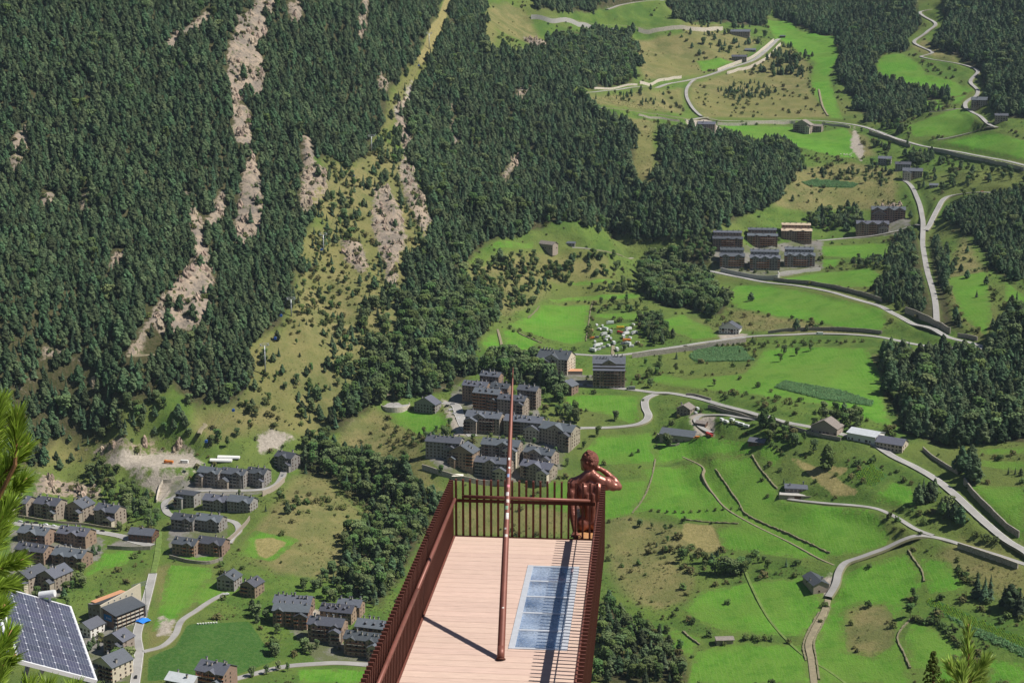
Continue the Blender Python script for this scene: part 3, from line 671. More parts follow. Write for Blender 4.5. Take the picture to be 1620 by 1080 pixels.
for rd in ROADS:
    nm, surf, wd, _, Q = rd
    mb = MB()
    h = wd / 2
    # the finished surface follows the benched ground, clear of it over the whole width
    T = np.gradient(Q[:, :2], axis=0); T /= np.maximum(np.linalg.norm(T, axis=1, keepdims=True), 1e-6)
    Nn = np.c_[T[:, 1], -T[:, 0]]
    zz = np.max([hz(Q[:, 0] + Nn[:, 0] * o_, Q[:, 1] + Nn[:, 1] * o_) for o_ in (-h - .4, -h / 2, 0, h / 2, h + .4)], axis=0)
    zz = np.max([np.roll(np.pad(zz, 2, mode='edge'), k_)[2:-2] for k_ in (-2, -1, 0, 1, 2)], axis=0)
    Q[:, 2] = np.convolve(np.pad(zz, 3, mode='edge'), np.ones(7) / 7, mode='valid') - .02
    ribbon(Q, h, 0.30 if wd > 4.2 else 0.22, mb)
    # the shoulders drop to the ground on both sides
    for s in (-1, 1):
        T = np.gradient(Q[:, :2], axis=0); T /= np.maximum(np.linalg.norm(T, axis=1, keepdims=True), 1e-6)
        Nn = np.c_[T[:, 1], -T[:, 0]] * s
        A = Q[:, :2] + Nn * h; B = Q[:, :2] + Nn * (h + 0.8)
        for k in range(len(Q) - 1):
            mb.face([(A[k,0],A[k,1],Q[k,2]+.30 if wd>4.2 else Q[k,2]+.22),(A[k+1,0],A[k+1,1],Q[k+1,2]+.30 if wd>4.2 else Q[k+1,2]+.22),(B[k+1,0],B[k+1,1],Q[k+1,2]-1.2),(B[k,0],B[k,1],Q[k,2]-1.2)], 1)
    mat = {'asphalt': ASPH, 'dirt': DIRT, 'grass_track': GTRK}[surf]
    ro = tag(mb.build(nm, [mat, VERGE if surf == 'asphalt' else mat], fix=False), kind='structure')
    if wd >= 6.5:
        ml = MB()
        for s in (-1, 1): ribbon(Q, 0.09, 0.312, ml, off=s * (h - 0.35))
        ml.build('edge_line', LINE, ro, fix=False)

# ================================================================ buildings
KEEP_CLEAR = []
SLATE = material('slate_roof', (0.082, 0.090, 0.112), 0.6, var=0.20, scale=0.8, spec=0.5, objrand=0.35, stretch=(.6, 3, 3), bump=0.2, bscale=6)
OLDSL = material('weathered_roof', (0.21, 0.185, 0.165), 0.8, var=0.22, scale=0.9, objrand=0.15)
METAL_R = material('pale_metal_roof', (0.50, 0.53, 0.56), 0.5, var=0.08, scale=0.4)
STONE = material('wall_stone', (0.31, 0.265, 0.215), 0.9, var=0.16, scale=1.2, bump=0.5, bscale=3.0, objrand=0.16)
GREYW = material('wall_grey_stone', (0.26, 0.248, 0.235), 0.9, var=0.15, scale=1.2, bump=0.5, bscale=3.0, objrand=0.14)
BEIGE = material('wall_render', (0.52, 0.46, 0.37), 0.9, var=0.07, scale=0.7, objrand=0.1)
BROWNW = material('wall_brown', (0.27, 0.195, 0.145), 0.9, var=0.14, scale=1.0, bump=0.4, bscale=3.0, objrand=0.15)
WHITEW = material('wall_white', (0.70, 0.68, 0.64), 0.9, var=0.05, scale=0.8)
WOOD_O = material('orange_timber', (0.33, 0.135, 0.055), 0.7, var=0.2, scale=1.0, stretch=(6, 6, .6))
WOOD_D = material('dark_timber', (0.13, 0.068, 0.042), 0.75, var=0.25, scale=1.0)
UNFIN = material('unfinished_roof', (0.46, 0.37, 0.27), 0.85, var=0.2, scale=.5)
TERRA = material('terracotta_paving', (0.52, 0.27, 0.15), 0.85, var=0.1, scale=1.0)
GLASS = material('window_glass', (0.022, 0.027, 0.035), 0.12, var=0.1, scale=.3, spec=0.6, objrand=0.5)
FRAME = material('window_frame', (0.22, 0.15, 0.11), 0.7, var=0.1)
FRAMEW = material('window_frame_pale', (0.62, 0.60, 0.56), 0.7, var=0.06)
CONC = material('concrete', (0.42, 0.405, 0.38), 0.9, var=0.12, scale=0.5, bump=0.2, bscale=4)
CHIM = material('chimney_render', (0.34, 0.31, 0.28), 0.9, var=0.12)

def win_mesh(w, h, fr):
    mb = MB(); t = .12
    mb.box(-w/2, w/2, -.02, .10, 0, h, 1)
    for (a, b, c, d) in ((-w/2 - t, -w/2, -.05, h + .05), (w/2, w/2 + t, -.05, h + .05)): mb.box(a, b, -.10, .10, c, d, 0)
    mb.box(-w/2 - t, w/2 + t, -.12, .10, h, h + t, 0); mb.box(-w/2 - .2, w/2 + .2, -.18, .10, -.14, 0, 0)
    mb.box(-.04, .04, -.06, 0, 0, h, 0)
    return mb.mesh('window', [fr, GLASS])
WIN = {'b': win_mesh(1.15, 1.35, FRAME), 'w': win_mesh(1.15, 1.35, FRAMEW), 'wide': win_mesh(2.1, 1.5, FRAME)}
def balcony_mesh(w, mat):
    mb = MB()
    mb.box(-w/2, w/2, -1.25, .05, -.18, 0, 1)
    mb.box(-w/2 + .1, w/2 - .1, -.03, .05, .05, 2.15, 2)
    mb.box(-w/2, w/2, -1.25, -1.19, .95, 1.05, 0)
    for k in range(7): x = -w/2 + (w - .5) * k / 6; mb.box(x, x + .5 * w / 4, -1.24, -1.2, .02, .95, 0)
    for s in (-1, 1): mb.box(s * w/2 - .03, s * w/2 + .03, -1.2, 0, .1, 1.0, 0)
    return mb.mesh('balcony', [mat, CONC, GLASS])
BALC = {'d': balcony_mesh(3.0, WOOD_D), 'o': balcony_mesh(3.0, WOOD_O), 'g': balcony_mesh(3.2, GREYW)}
def chim_mesh():
    mb = MB(); mb.box(-.35, .35, -.45, .45, -1.2, 1.25, 0); mb.box(-.48, .48, -.58, .58, 1.25, 1.37, 1); mb.box(-.42, .42, -.5, .5, 1.55, 1.68, 1)
    for sx in (-1, 1):
        for sy in (-1, 1): mb.box(sx*.36-.06, sx*.36+.06, sy*.44-.06, sy*.44+.06, 1.37, 1.55, 0)
    return mb.mesh('chimney', [CHIM, SLATE])
CHIMNEY = chim_mesh()
def dormer_mesh():
    mb = MB()
    mb.prism([(-.8, -.6), (.8, -.6), (.8, .75), (0, 1.35), (-.8, .75)], 'y', 0, 2.6, 0)
    mb.prism([(-1.05, .62), (0, 1.42), (1.05, .62), (1.05, .80), (0, 1.62), (-1.05, .80)], 'y', -.25, 2.8, 1)
    mb.box(-.5, .5, -.04, .02, -.1, .75, 2)
    return mb.mesh('dormer', [WOOD_D, SLATE, GLASS])
DORMER = dormer_mesh()

def gable_roof(mb, w, d, h, pitch, ov=.7, th=.28, m=0):
    """ridge along x; returns the ridge height"""
    r = (d / 2 + ov) * math.tan(pitch); e = h - ov * math.tan(pitch); top = e + r
    pts = [(-ov, e), (d/2, top), (d + ov, e), (d + ov, e + th), (d/2, top + th), (-ov, e + th)]
    mb.prism(pts, 'x', -w/2 - ov, w/2 + ov, m)
    return top
def cross_gable(wall, roof, x, gw, h, d, pitch, depth, proud=.9, drop=0.0):
    r = gw / 2 * math.tan(pitch); y0 = -proud
    wall.prism([(x - gw/2, -5), (x + gw/2, -5), (x + gw/2, h - drop), (x, h + r - drop), (x - gw/2, h - drop)], 'y', y0, depth, 0)
    o = .5; e = h - drop - o * math.tan(pitch); t = e + (gw/2 + o) * math.tan(pitch)
    roof.prism([(x - gw/2 - o, e), (x, t), (x + gw/2 + o, e), (x + gw/2 + o, e + .26), (x, t + .28), (x - gw/2 - o, e + .26)], 'y', y0 - .5, depth, 0)

def house(cx, cy, wpx, floors, d, ang, label, cat='building', wall=STONE, roof=SLATE, ridge='x', gables=(), bal='d', balcols=2, win='b', chim=4, dorm=0, group=None, name='apartment_block', pitch=28, plinth=None, fh=2.85, tiers=0, loc=None, skip_win=False, bands=None, rear=0.0, sparse=False):
    p = at(cx, cy) if loc is None else np.array(loc)
    rz = R(ang); dist = math.hypot(p[0], p[1], p[2])
    w = wpx * dist / FOC / max(.55, math.cos(rz))
    h = floors * fh + .5
    e = empty(name, tuple(p), rz); tag(e, label, cat, group)
    ctr = Vector((0, d/2, 0)); ctr.rotate(Euler((0, 0, rz)))
    KEEP_CLEAR.append((p[0] + ctr.x, p[1] + ctr.y, max(w, d) * .55 + 2.5))
    wm, rm = MB(), MB()
    pt = R(pitch)
    if ridge == 'x':
        wm.prism([(0, -7), (d, -7), (d, h), (d/2, h + d/2*math.tan(pt)), (0, h)], 'x', -w/2, w/2, 0)
        top = gable_roof(rm, w, d, h, pt)
        roof_z = lambda x, y: h + min(y, d - y) * math.tan(pt)
    elif ridge == 'y':
        wm.prism([(-w/2, -7), (w/2, -7), (w/2, h), (0, h + w/2*math.tan(pt)), (-w/2, h)], 'y', 0, d, 0)
        ov = .7; ee = h - ov*math.tan(pt); tt = ee + (w/2 + ov)*math.tan(pt)
        rm.prism([(-w/2 - ov, ee), (0, tt), (w/2 + ov, ee), (w/2 + ov, ee + .28), (0, tt + .28), (-w/2 - ov, ee + .28)], 'y', -ov, d + ov, 0)
        roof_z = lambda x, y: h + (w/2 - abs(x)) * math.tan(pt)
    else:   # flat
        wm.box(-w/2, w/2, 0, d, -7, h)
        rm.box(-w/2 - .3, w/2 + .3, -.3, d + .3, h + .003, h + .35); rm.box(-w/2 + .5, w/2 - .5, .5, d - .5, h + .36, h + .5)
        roof_z = lambda x, y: h
    for (gxr, gwr) in gables:
        cross_gable(wm, rm, gxr * w, gwr * w, h, d, pt * 1.05, d * .5, .8, .3)
    wo = wm.build('wall', wall, e); ro = rm.build('roof', roof, e)
    if tiers:     # stepped roof: lower eaves band in front
        for t in range(tiers):
            mb = MB(); y0 = -2.6 * (t + 1); zz = h - 2.9 * (t + 1)
            mb.prism([(y0 - .5, zz - .2), (y0 + 3.2, zz + 1.35), (y0 + 3.2, zz + 1.6), (y0 - .5, zz + .08)], 'x', -w/2 - .4, w/2 + .4); mb.build('roof', roof, e)
            wb = MB(); wb.box(-w/2 + .02, w/2 - .02, y0, y0 + 2.6, -7, zz); wb.build('wall', wall, e)
        yf = -2.6 * tiers
    else: yf = 0.0
    if rear:      # taller wing behind, with its own roof
        m2, r2 = MB(), MB(); h2 = h + rear; w2 = w * .94
        m2.prism([(d + .03, -7), (d + 11, -7), (d + 11, h2), (d + 5.5, h2 + 5.5 * math.tan(pt)), (d + .03, h2)], 'x', -w2/2, w2/2); m2.build('wall', wall, e)
        tp = gable_roof(r2, w2, 11, h2, pt); r2.v = [(a, b + d, c) for (a, b, c) in r2.v]; r2o = r2.build('roof', roof, e)
        for k in range(int(w2 / 4)):
            x = -w2/2 + 2 + k * 4.0; put('window', WIN[win], e, (x, d + .03, h + rear - 2.4))
        for k in range(5): put('chimney', CHIMNEY, r2o, (w2 * (-.4 + .2 * k), d + 4, h2 + 4 * math.tan(pt) + .5))
    if plinth is not None:
        mb = MB(); mb.box(-w/2 - .08, w/2 + .08, yf - .08, d + .08, -7, 2.4); mb.build('plinth', plinth, e)
    wing = None
    if floors >= 4 and not tiers and not rear and not sparse:      # lower projecting wing under its own gable
        sd = -1 if int(cx) % 2 else 1; ww = w * (.30 + .12 * ((int(cy) % 3) / 2)); xw = sd * (w/2 - ww/2 - .4); hw = h - fh * (1 if int(cx + cy) % 3 else 2); yd = 3.2 + (int(cx) % 4) * .7
        if abs(xw) > ww/2:
            m3, r3 = MB(), MB(); g3 = ww/2 * math.tan(pt)
            m3.prism([(xw - ww/2, -7), (xw + ww/2, -7), (xw + ww/2, hw), (xw, hw + g3), (xw - ww/2, hw)], 'y', -yd, .5); m3.build('wing_wall', wall if int(cy) % 2 else (BEIGE if wall is STONE else STONE), e)
            ov = .6; e3 = hw - ov*math.tan(pt); t3 = e3 + (ww/2 + ov)*math.tan(pt)
            r3.prism([(xw - ww/2 - ov, e3), (xw, t3), (xw + ww/2 + ov, e3), (xw + ww/2 + ov, e3 + .26), (xw, t3 + .28), (xw - ww/2 - ov, e3 + .26)], 'y', -yd - .7, .6); r3.build('wing_roof', roof, e)
            wing = (xw, ww, hw, yd)
    if bands is not None:
        mb = MB(); mb.box(-w/2 - .05, w/2 + .05, yf - .05, d + .05, h - 2.9, h - .35); mb.build('timber_band', bands, e)
    rs_ = random.Random(int(cx * 7 + cy))
    if not skip_win:
        fl = floors if not tiers else max(1, floors - tiers)
        ncol = max(2, int(round(w / 3.3)))
        gx_of = lambda x: next((1 for (a, b) in gables if abs(x - a * w) < b * w / 2), 0)
        strip = None
        if balcols >= 3 and not gables == () or (balcols >= 3 and rs_.random() < .6):      # long timber galleries
            sw = w * rs_.uniform(.34, .55); sx = rs_.uniform(-.5, .5) * (w - sw) * .8
            mb = MB(); mb.box(-sw/2, sw/2, -1.3, .05, -.16, 0, 1); mb.box(-sw/2, sw/2, -1.32, -1.24, .12, 1.0, 0)
            for s_ in (-1, 1): mb.box(s_*sw/2 - .04, s_*sw/2 + .04, -1.24, 0, .12, 1.0, 0)
            for k in range(max(2, int(sw / 3.2)) + 1): xx = -sw/2 + .1 + (sw - .2) * k / max(2, int(sw / 3.2)); mb.box(xx - .09, xx + .09, -1.22, -1.06, 0, 2.6, 0)
            strip = (sx, sw, mb.mesh('gallery', [{'d': WOOD_D, 'o': WOOD_O, 'g': GREYW}[bal], CONC]))
            for f in range(1, fl):
                if f == fl - 1 and bands is not None: continue
                if wing and abs(sx - wing[0]) < (wing[1] + sw) / 2: continue
                if any(abs(sx - a * w) < (b * w + sw) / 2 for (a, b) in gables): put('gallery', strip[2], e, (sx, yf - .82, f * fh + .22))
                else: put('gallery', strip[2], e, (sx, yf - .01, f * fh + .22))
        bc = set(rs_.sample(range(ncol), min(balcols, ncol)))
        for f in range(fl):
            z = f * fh + .95
            for c in range(ncol):
                x = -w/2 + w * (c + .5) / ncol
                yy = yf - (.8 if gx_of(x) else 0) - (.08 if plinth is not None and f == 0 else (.05 if bands is not None and f == fl - 1 else .0))
                if wing and abs(x - wing[0]) < wing[1] / 2 and z + 1.4 < wing[2]: yy = -wing[3]
                if sparse and (f > 0 or rs_.random() < .5): continue
                if c in bc and f > 0:
                    put('balcony', BALC[bal], e, (x, yy, f * fh + .25))
                else:
                    put('window', WIN['wide' if rs_.random() < .15 and w / ncol > 3 else win], e, (x, yy, z))
            ns = max(2, int(d / 4.2))
            for s in (1, -1):
                if (s == 1 and ang > 12) or (s == -1 and ang < 12): continue     # sides turned away
                for c in range(ns):
                    y = d * (c + .5) / ns
                    if rs_.random() < (.12 if not sparse else .7): continue
                    put('window', WIN[win], e, (s * (w/2 + (.08 if plinth is not None and f == 0 else (.05 if bands is not None and f == fl - 1 else 0))), y, z), R(90) * s)
    for (gxr, gwr) in gables:
        put('window', WIN[win], e, (gxr * w, -.8, h - .25))
    for k in range(chim):
        x = w * (-.42 + .84 * (k + .5 * rs_.random()) / max(1, chim - .5)); y = d * rs_.choice((.3, .45, .62))
        put('chimney', CHIMNEY, ro, (x, y, roof_z(x, y) + .5), None, 1.0 + .5 * rs_.random())
    if ridge == 'x':
        for k in range(dorm):
            x = w * (-.36 + .72 * (k + .5) / dorm); y = d * .14
            put('dormer', DORMER, ro, (x, y, roof_z(x, y) + .5))
    return e, w, h

V = 'brown stone apartment block with slate roof'
B = house
# --- left village, upper row over the parked cars
B(31,816,24,4,15,-22,'stone apartment block half hidden behind the pine branch, by the row of parked cars',wall=STONE,chim=3)
B(72,819,38,4,15,-22,'stone apartment block above the parked cars, next to the pine branch',gables=((.1,.3),),dorm=1,chim=5)
B(118,823,30,4,16,-24,'middle stone apartment block of the row above the parked cars',ridge='y',chim=5)
B(166,830,36,4,15,-24,'stone apartment block at the station end of the row above the parked cars',gables=((-.1,.35),),chim=5)
# --- second village rows, below the road
B(50,861,46,3,15,-20,'low slate roofed block under the road, rear row near the pine branch',gables=((0,.4),),wall=BROWNW,chim=6)
B(113,862,48,3,15,-20,'low slate roofed block under the road, rear row near the lift station',gables=((.05,.35),),wall=BROWNW,chim=6,dorm=2)
B(47,888,48,3,14,-20,'slate roofed block of the middle village row near the pine branch',gables=((-.1,.3),),wall=BROWNW,chim=5)
B(106,897,50,3,15,-20,'slate roofed block of the middle village row beside leafy trees',gables=((-.2,.25),(.25,.25)),wall=BROWNW,chim=6)
B(34,936,28,4,20,-28,'long slate roofed house right behind the solar panel and pine branch',ridge='y',chim=3,bal='d')
B(74,935,30,4,19,-28,'gabled slate house in front of the village rows, by the white security camera',ridge='y',chim=4,dorm=0)
# --- around the lift station hotel
B(132,1005,26,2,14,-30,'small white gabled house beside the large hotel, behind the solar panel edge','house',wall=WHITEW,ridge='y',chim=0,balcols=0,name='house')
B(180,1037,34,4,12,-26,'small stone house with three rows of balconies below the large hotel','house',ridge='y',balcols=2,chim=3,name='house')
B(163,1077,36,4,18,-34,'beige house with wide hipped slate roof at the lower picture edge by the solar panel','house',wall=BEIGE,ridge='y',balcols=3,bal='d',chim=2,name='house')
B(283,1092,44,2,12,-22,'pale roofed low house cut by the bottom edge beside the brown block','house',roof=METAL_R,wall=GREYW,chim=2,balcols=0,name='house')
B(332,1090,46,4,16,-24,'brown apartment block at the bottom edge under the dark green field',wall=BROWNW,gables=((.05,.35),),bal='o',balcols=3,chim=6)
# --- right-hand village blocks below the shrubs
B(462,972,58,3,13,-8,'slate roofed block behind the tall brown one, at the foot of the yellow slope',wall=BROWNW,chim=8)
B(460,991,56,4,12,-8,'tall brown apartment block with four timber balconies under the yellow slope',wall=BROWNW,bal='o',balcols=4,chim=5,gables=((-.32,.25),))
B(531,986,50,3,13,-14,'slate roofed block behind the long brown blocks beside the platform railing',wall=BROWNW,chim=6,dorm=3)
B(514,1014,54,4,13,-14,'long brown apartment block above the lane, nearer the village',wall=BROWNW,balcols=4,chim=5,gables=((-.3,.2),(.3,.2)))
B(551,977,36,3,12,-14,'small slate roofed block behind the others, closest to the wooded bank',wall=BROWNW,chim=4)
B(590,1012,56,3,13,-16,'rear slate roofed block with a row of chimneys, partly behind the platform railing',wall=BROWNW,chim=6,dorm=3)
B(574,1038,60,4,13,-16,'long brown apartment block over the lane, beside the platform railing',wall=BROWNW,balcols=4,chim=6,gables=((-.3,.22),(.2,.22)))
B(357,934,28,3,13,-18,'grey two gabled house standing on the lawn above the lane','house',ridge='y',wall=GREYW,chim=2,balcols=1,bal='g',name='house')
B(392,944,24,3,13,-24,'brown gabled house beside the grey one above the lane','house',ridge='y',wall=BROWNW,bal='o',balcols=2,chim=3,name='house')
# --- hillside complex of paired grey houses
for (x, y, w, lab) in ((329,768,34,'first grey block of the top row under the gravel yard'),(367,770,38,'middle grey block of the top row under the gravel yard'),(404,769,30,'last grey block of the top row, beside the bend of the road'),
                       (338,808,36,'grey block of the second row, next to the round one'),(378,810,38,'grey block of the second row, above the hairpin wall'),
                       (288,839,36,'grey block of the third row nearest the grassy track'),(327,840,42,'grey block of the third row beside the inner loop road'),
                       (290,878,36,'grey and red block of the lowest row nearest the grassy track'),(331,877,42,'grey and red block of the lowest row beside the loop road')):
    B(x, y, w, 4 if y < 800 else 3, 13, -20, lab, wall=GREYW if y < 860 else BROWNW, gables=((.22,.4),), bal='g' if y < 860 else 'o', balcols=2, chim=3, group='paired blocks of the hillside complex')
B(293,803,30,4,11,-20,'round ended grey stone block at the corner of the complex road',wall=GREYW,chim=1,balcols=1,pitch=10)
B(448,743,28,4,13,-30,'grey block standing alone above the complex beside the wood',wall=GREYW,chim=2,balcols=2,bal='g',gables=((0,.5),))
B(222,857,38,2,13,-14,'dark lift station hut with car park beside the village road','station',wall=WOOD_D,chim=1,balcols=0,name='lift_station',win='wide')
# --- apartment village in the middle
B(672,653,34,3,12,-26,'white and slate house with terrace beside the round turning place','house',wall=GREYW,ridge='y',chim=1,balcols=1,name='house')
B(750,634,38,5,13,-22,'rearmost apartment block of the middle village with dormers, beside the wood',chim=5,dorm=3,wall=BROWNW,bal='o')
B(774,618,30,5,12,-22,'small block at the very back of the middle village under tall trees',chim=4,dorm=2,wall=BROWNW)
B(768,651,40,6,13,-22,'orange fronted apartment block with dormers in the middle village',chim=5,dorm=3,wall=BROWNW,bands=WOOD_O,bal='o',balcols=4)
B(789,637,28,5,12,-22,'narrow block squeezed between the dormered ones behind the pole',chim=3,dorm=2,wall=BROWNW)
B(833,646,30,6,12,-24,'tall narrow block at the tree side of the middle village',chim=3,dorm=1,wall=STONE,bal='d')
B(808,657,42,5,13,-22,'block with small dormers just behind the pole',chim=5,dorm=3,wall=STONE)
B(763,685,54,5,15,-18,'broad stone block with two low gables left of the pole, facing the car park',gables=((-.1,.4),),chim=5,wall=STONE,balcols=3)
B(826,692,58,5,15,-18,'broad stone block with many chimneys right of the pole',chim=8,dorm=2,wall=STONE,balcols=3)
B(878,705,50,5,17,-30,'large stone block with sunlit side wall by the curved road end',gables=((0,.55),),chim=3,wall=STONE,balcols=2)
B(700,725,54,5,14,-16,'long grey block at the lawn end of the middle village',wall=GREYW,chim=7,balcols=2)
B(729,741,38,5,15,-22,'stepped red and grey block with low annexe at the front of the middle village',wall=BROWNW,ridge='y',chim=5,balcols=2,bal='o')
B(790,730,58,5,15,-18,'broad stone block with gable in the row before the last, crossed by the pole',gables=((.1,.35),),chim=6,wall=STONE,balcols=3)
B(850,738,44,4,14,-30,'low gabled stone block in the front right corner of the middle village',gables=((-.1,.5),),chim=4,wall=STONE)
B(778,758,54,5,13,-18,'frontmost pale stone block behind the far railing and pole',gables=((-.05,.35),),chim=5,wall=STONE,balcols=3,bal='g')
B(846,760,46,4,14,-30,'frontmost gabled stone block beside the bright green slope',gables=((0,.5),),chim=4,wall=STONE,balcols=1)
B(873,590,48,5,24,-22,'big stone hotel with chimney filled slate roof below the square meadow','hotel',wall=BEIGE,gables=((0,.5),),chim=9,balcols=4,bal='d',name='hotel')
B(963,612,50,8,20,-4,'big dark hotel with stepped slate roofs beside the scrapyard','hotel',wall=BROWNW,gables=((0,.45),),chim=8,balcols=4,tiers=2,name='hotel',plinth=GREYW)
B(893,624,22,3,12,-35,'small slate roofed stone hut in the trees by the road end','house',wall=BROWNW,ridge='y',chim=0,balcols=0,name='house')
# --- barns, farms and single houses
B(861,394,26,2,11,-38,'old stone barn with brown roof on the terraced slope above the square meadow','barn',sparse=True,wall=STONE,roof=OLDSL,chim=0,balcols=0,name='stone_barn')
B(902,389,14,1,6,-15,'tiny slate hut beside the old stone barn','hut',wall=GREYW,chim=0,balcols=0,name='hut')
B(1081,657,20,2,12,-28,'old farmhouse with weathered brown roof by the caravans','house',roof=OLDSL,wall=STONE,ridge='y',chim=1,balcols=0,name='farmhouse')
B(1070,699,50,2,15,-25,'large farm barn with broad slate roof beside the farmyard','barn',sparse=True,wall=STONE,chim=0,balcols=0,name='barn',pitch=26)
B(1303,687,36,2,15,-32,'long stone barn with brownish gable roof beside the valley road','barn',sparse=True,wall=STONE,roof=OLDSL,chim=0,balcols=0,name='barn',ridge='y')
B(1362,699,37,2,18,-38,'white walled shed with pale metal roof beside the valley road','barn',sparse=True,wall=WHITEW,roof=METAL_R,chim=0,balcols=0,name='shed',ridge='x',pitch=16)
B(1406,713,35,2,14,-34,'white fronted slate roofed house nearest the bend of the valley road','house',wall=BEIGE,chim=0,balcols=0,name='house')
B(1196,705,22,1,9,-28,'little slate roofed shed under the roadside poplars','shed',wall=WOOD_D,chim=0,balcols=0,name='shed')
B(1108,675,14,1,6,-30,'wooden hay shed in the farmyard beside parked caravans','shed',wall=WOOD_D,roof=OLDSL,chim=0,balcols=0,name='shed')
B(1153,528,30,2,12,-22,'white chalet with slate roof above the stone walled road','chalet',wall=WHITEW,ridge='y',chim=1,balcols=2,bal='d',name='chalet')
B(1299,938,25,2,20,12,'long stone barn with slate roof at the end of the lane','barn',sparse=True,wall=STONE,ridge='y',chim=2,balcols=0,name='stone_barn',pitch=26)
B(1147,1019,26,1,6,4,'tiny old shed with pale weathered roof among the lower meadows','shed',wall=STONE,roof=OLDSL,chim=0,balcols=0,name='shed',skip_win=True,pitch=16)
# --- apartment complex with zigzag roofs
for (x, y, w, lab, gb, wl) in ((1151,396,46,'brown block of the upper row, at the wooded end of the zigzag roof complex',((.0,.2),(.3,.2)),BROWNW),(1206,391,46,'middle brown block of the upper row of the zigzag roof complex',((-.2,.2),(.2,.2)),BROWNW),(1260,383,46,'unfinished orange roofed block of the upper row of the zigzag roof complex',((-.2,.2),(.2,.2)),BROWNW),
                               (1158,424,38,'lower row block with two gables at the wooded end of the zigzag roof complex',((-.27,.36),(.27,.36)),GREYW),(1210,427,46,'middle lower row block with three zigzag gables and orange timber',((-.33,.3),(0,.3),(.33,.3)),GREYW),(1265,423,46,'lower row block with three zigzag gables beside the green terrace',((-.33,.3),(0,.3),(.33,.3)),GREYW)):
    B(x, y, w, 5, 13, -6, lab, rear=6.0, wall=wl, gables=gb, bands=WOOD_O if y > 420 else None, bal='o', balcols=3, chim=5, dorm=0, pitch=24 if y > 420 else 18, roof=UNFIN if x == 1260 else SLATE, tiers=0)
B(1405,353,50,6,14,-8,'brown block with zigzag roof above the road junction',wall=BROWNW,gables=((-.33,.28),(0,.28),(.33,.28)),bal='o',balcols=4,chim=5)
B(1380,372,48,5,13,-8,'lower brown block with zigzag roof beside the road to the big complex',wall=BROWNW,gables=((-.33,.28),(0,.28),(.33,.28)),bal='o',balcols=4,chim=5)
# --- upper hamlets
B(1399,261,18,3,11,-20,'slate roofed house at the upper end of the small hamlet','house',wall=GREYW,chim=1,balcols=0,name='house')
B(1428,270,22,3,11,-16,'long slate roofed house in the middle of the small hamlet','house',wall=GREYW,chim=2,balcols=0,name='house')
B(1443,284,28,4,13,-16,'largest stone house of the small hamlet, beside the steep lane','house',wall=STONE,chim=2,balcols=1,name='house')
B(1477,297,12,1,8,-16,'tiny slate roofed shed below the small hamlet','shed',wall=GREYW,chim=0,balcols=0,name='shed')
B(1117,209,26,4,13,-16,'stone house with parking at the start of the bright upper meadow','house',wall=STONE,chim=1,balcols=1,name='house')
B(1268,210,24,4,14,-34,'stone chalet with timber balconies at the top edge of the bright upper meadow','chalet',wall=STONE,ridge='y',chim=1,balcols=2,bal='d',name='chalet',roof=OLDSL)
B(1290,209,16,3,10,-30,'smaller stone annexe beside the chalet on the bright upper meadow','house',wall=STONE,chim=0,balcols=1,name='house',roof=OLDSL)
B(1170,58,30,3,14,-12,'slate roofed stone house by the highest road wall','house',wall=STONE,chim=2,balcols=0,name='house')
B(1169,98,22,3,11,-12,'stone house on the yellow pasture under the hairpin ramp','house',wall=STONE,chim=1,balcols=0,name='house')
B(1187,82,16,1,9,-12,'small slate roofed hut above the stone house on yellow pasture','hut',wall=GREYW,chim=0,balcols=0,name='hut')
B(1549,171,22,4,15,-14,'slate roofed house by the winding road through the far wood','house',wall=STONE,chim=1,balcols=2,name='house')
B(1584,193,18,3,10,-14,'small house among trees below the winding far road','house',wall=STONE,chim=1,balcols=0,name='house')
B(1238,60,8,1,5,-10,'tiny hut at the top of the green gully','hut',wall=WOOD_D,chim=0,balcols=0,name='hut')

# --- modern house with lower garage terrace
e, w, h = B(1262,779,38,1,12,-10,'modern slate roofed house on a walled garden terrace beside the lane','house',wall=GREYW,chim=2,balcols=0,name='modern_house',win='wide',pitch=14)
m_ = MB(); m_.prism([(-w*.72,-3),(w*.75,-3),(w*.75,-.2),(-w*.72,-.2)],'y',-9,-.1); m_.build('terrace', CONC, e)
m_ = MB(); m_.box(-w*.74,w*.77,-9.4,-9.03,-4,.5); m_.box(w*.752,w*.79,-9.0,3,-4,.5); m_.build('terrace_wall', STONE, e)
m_ = MB(); m_.box(-2.6,2.6,-9.5,-9.42,-2.4,-.1); m_.build('garage_door', WOOD_D, e)
m_ = MB(); m_.prism([(-4,2.6),(4,4.4),(4,4.65),(-4,2.85)],'x',-w*.52,-w*.05); m_.build('roof', SLATE, e, (0,3,0))

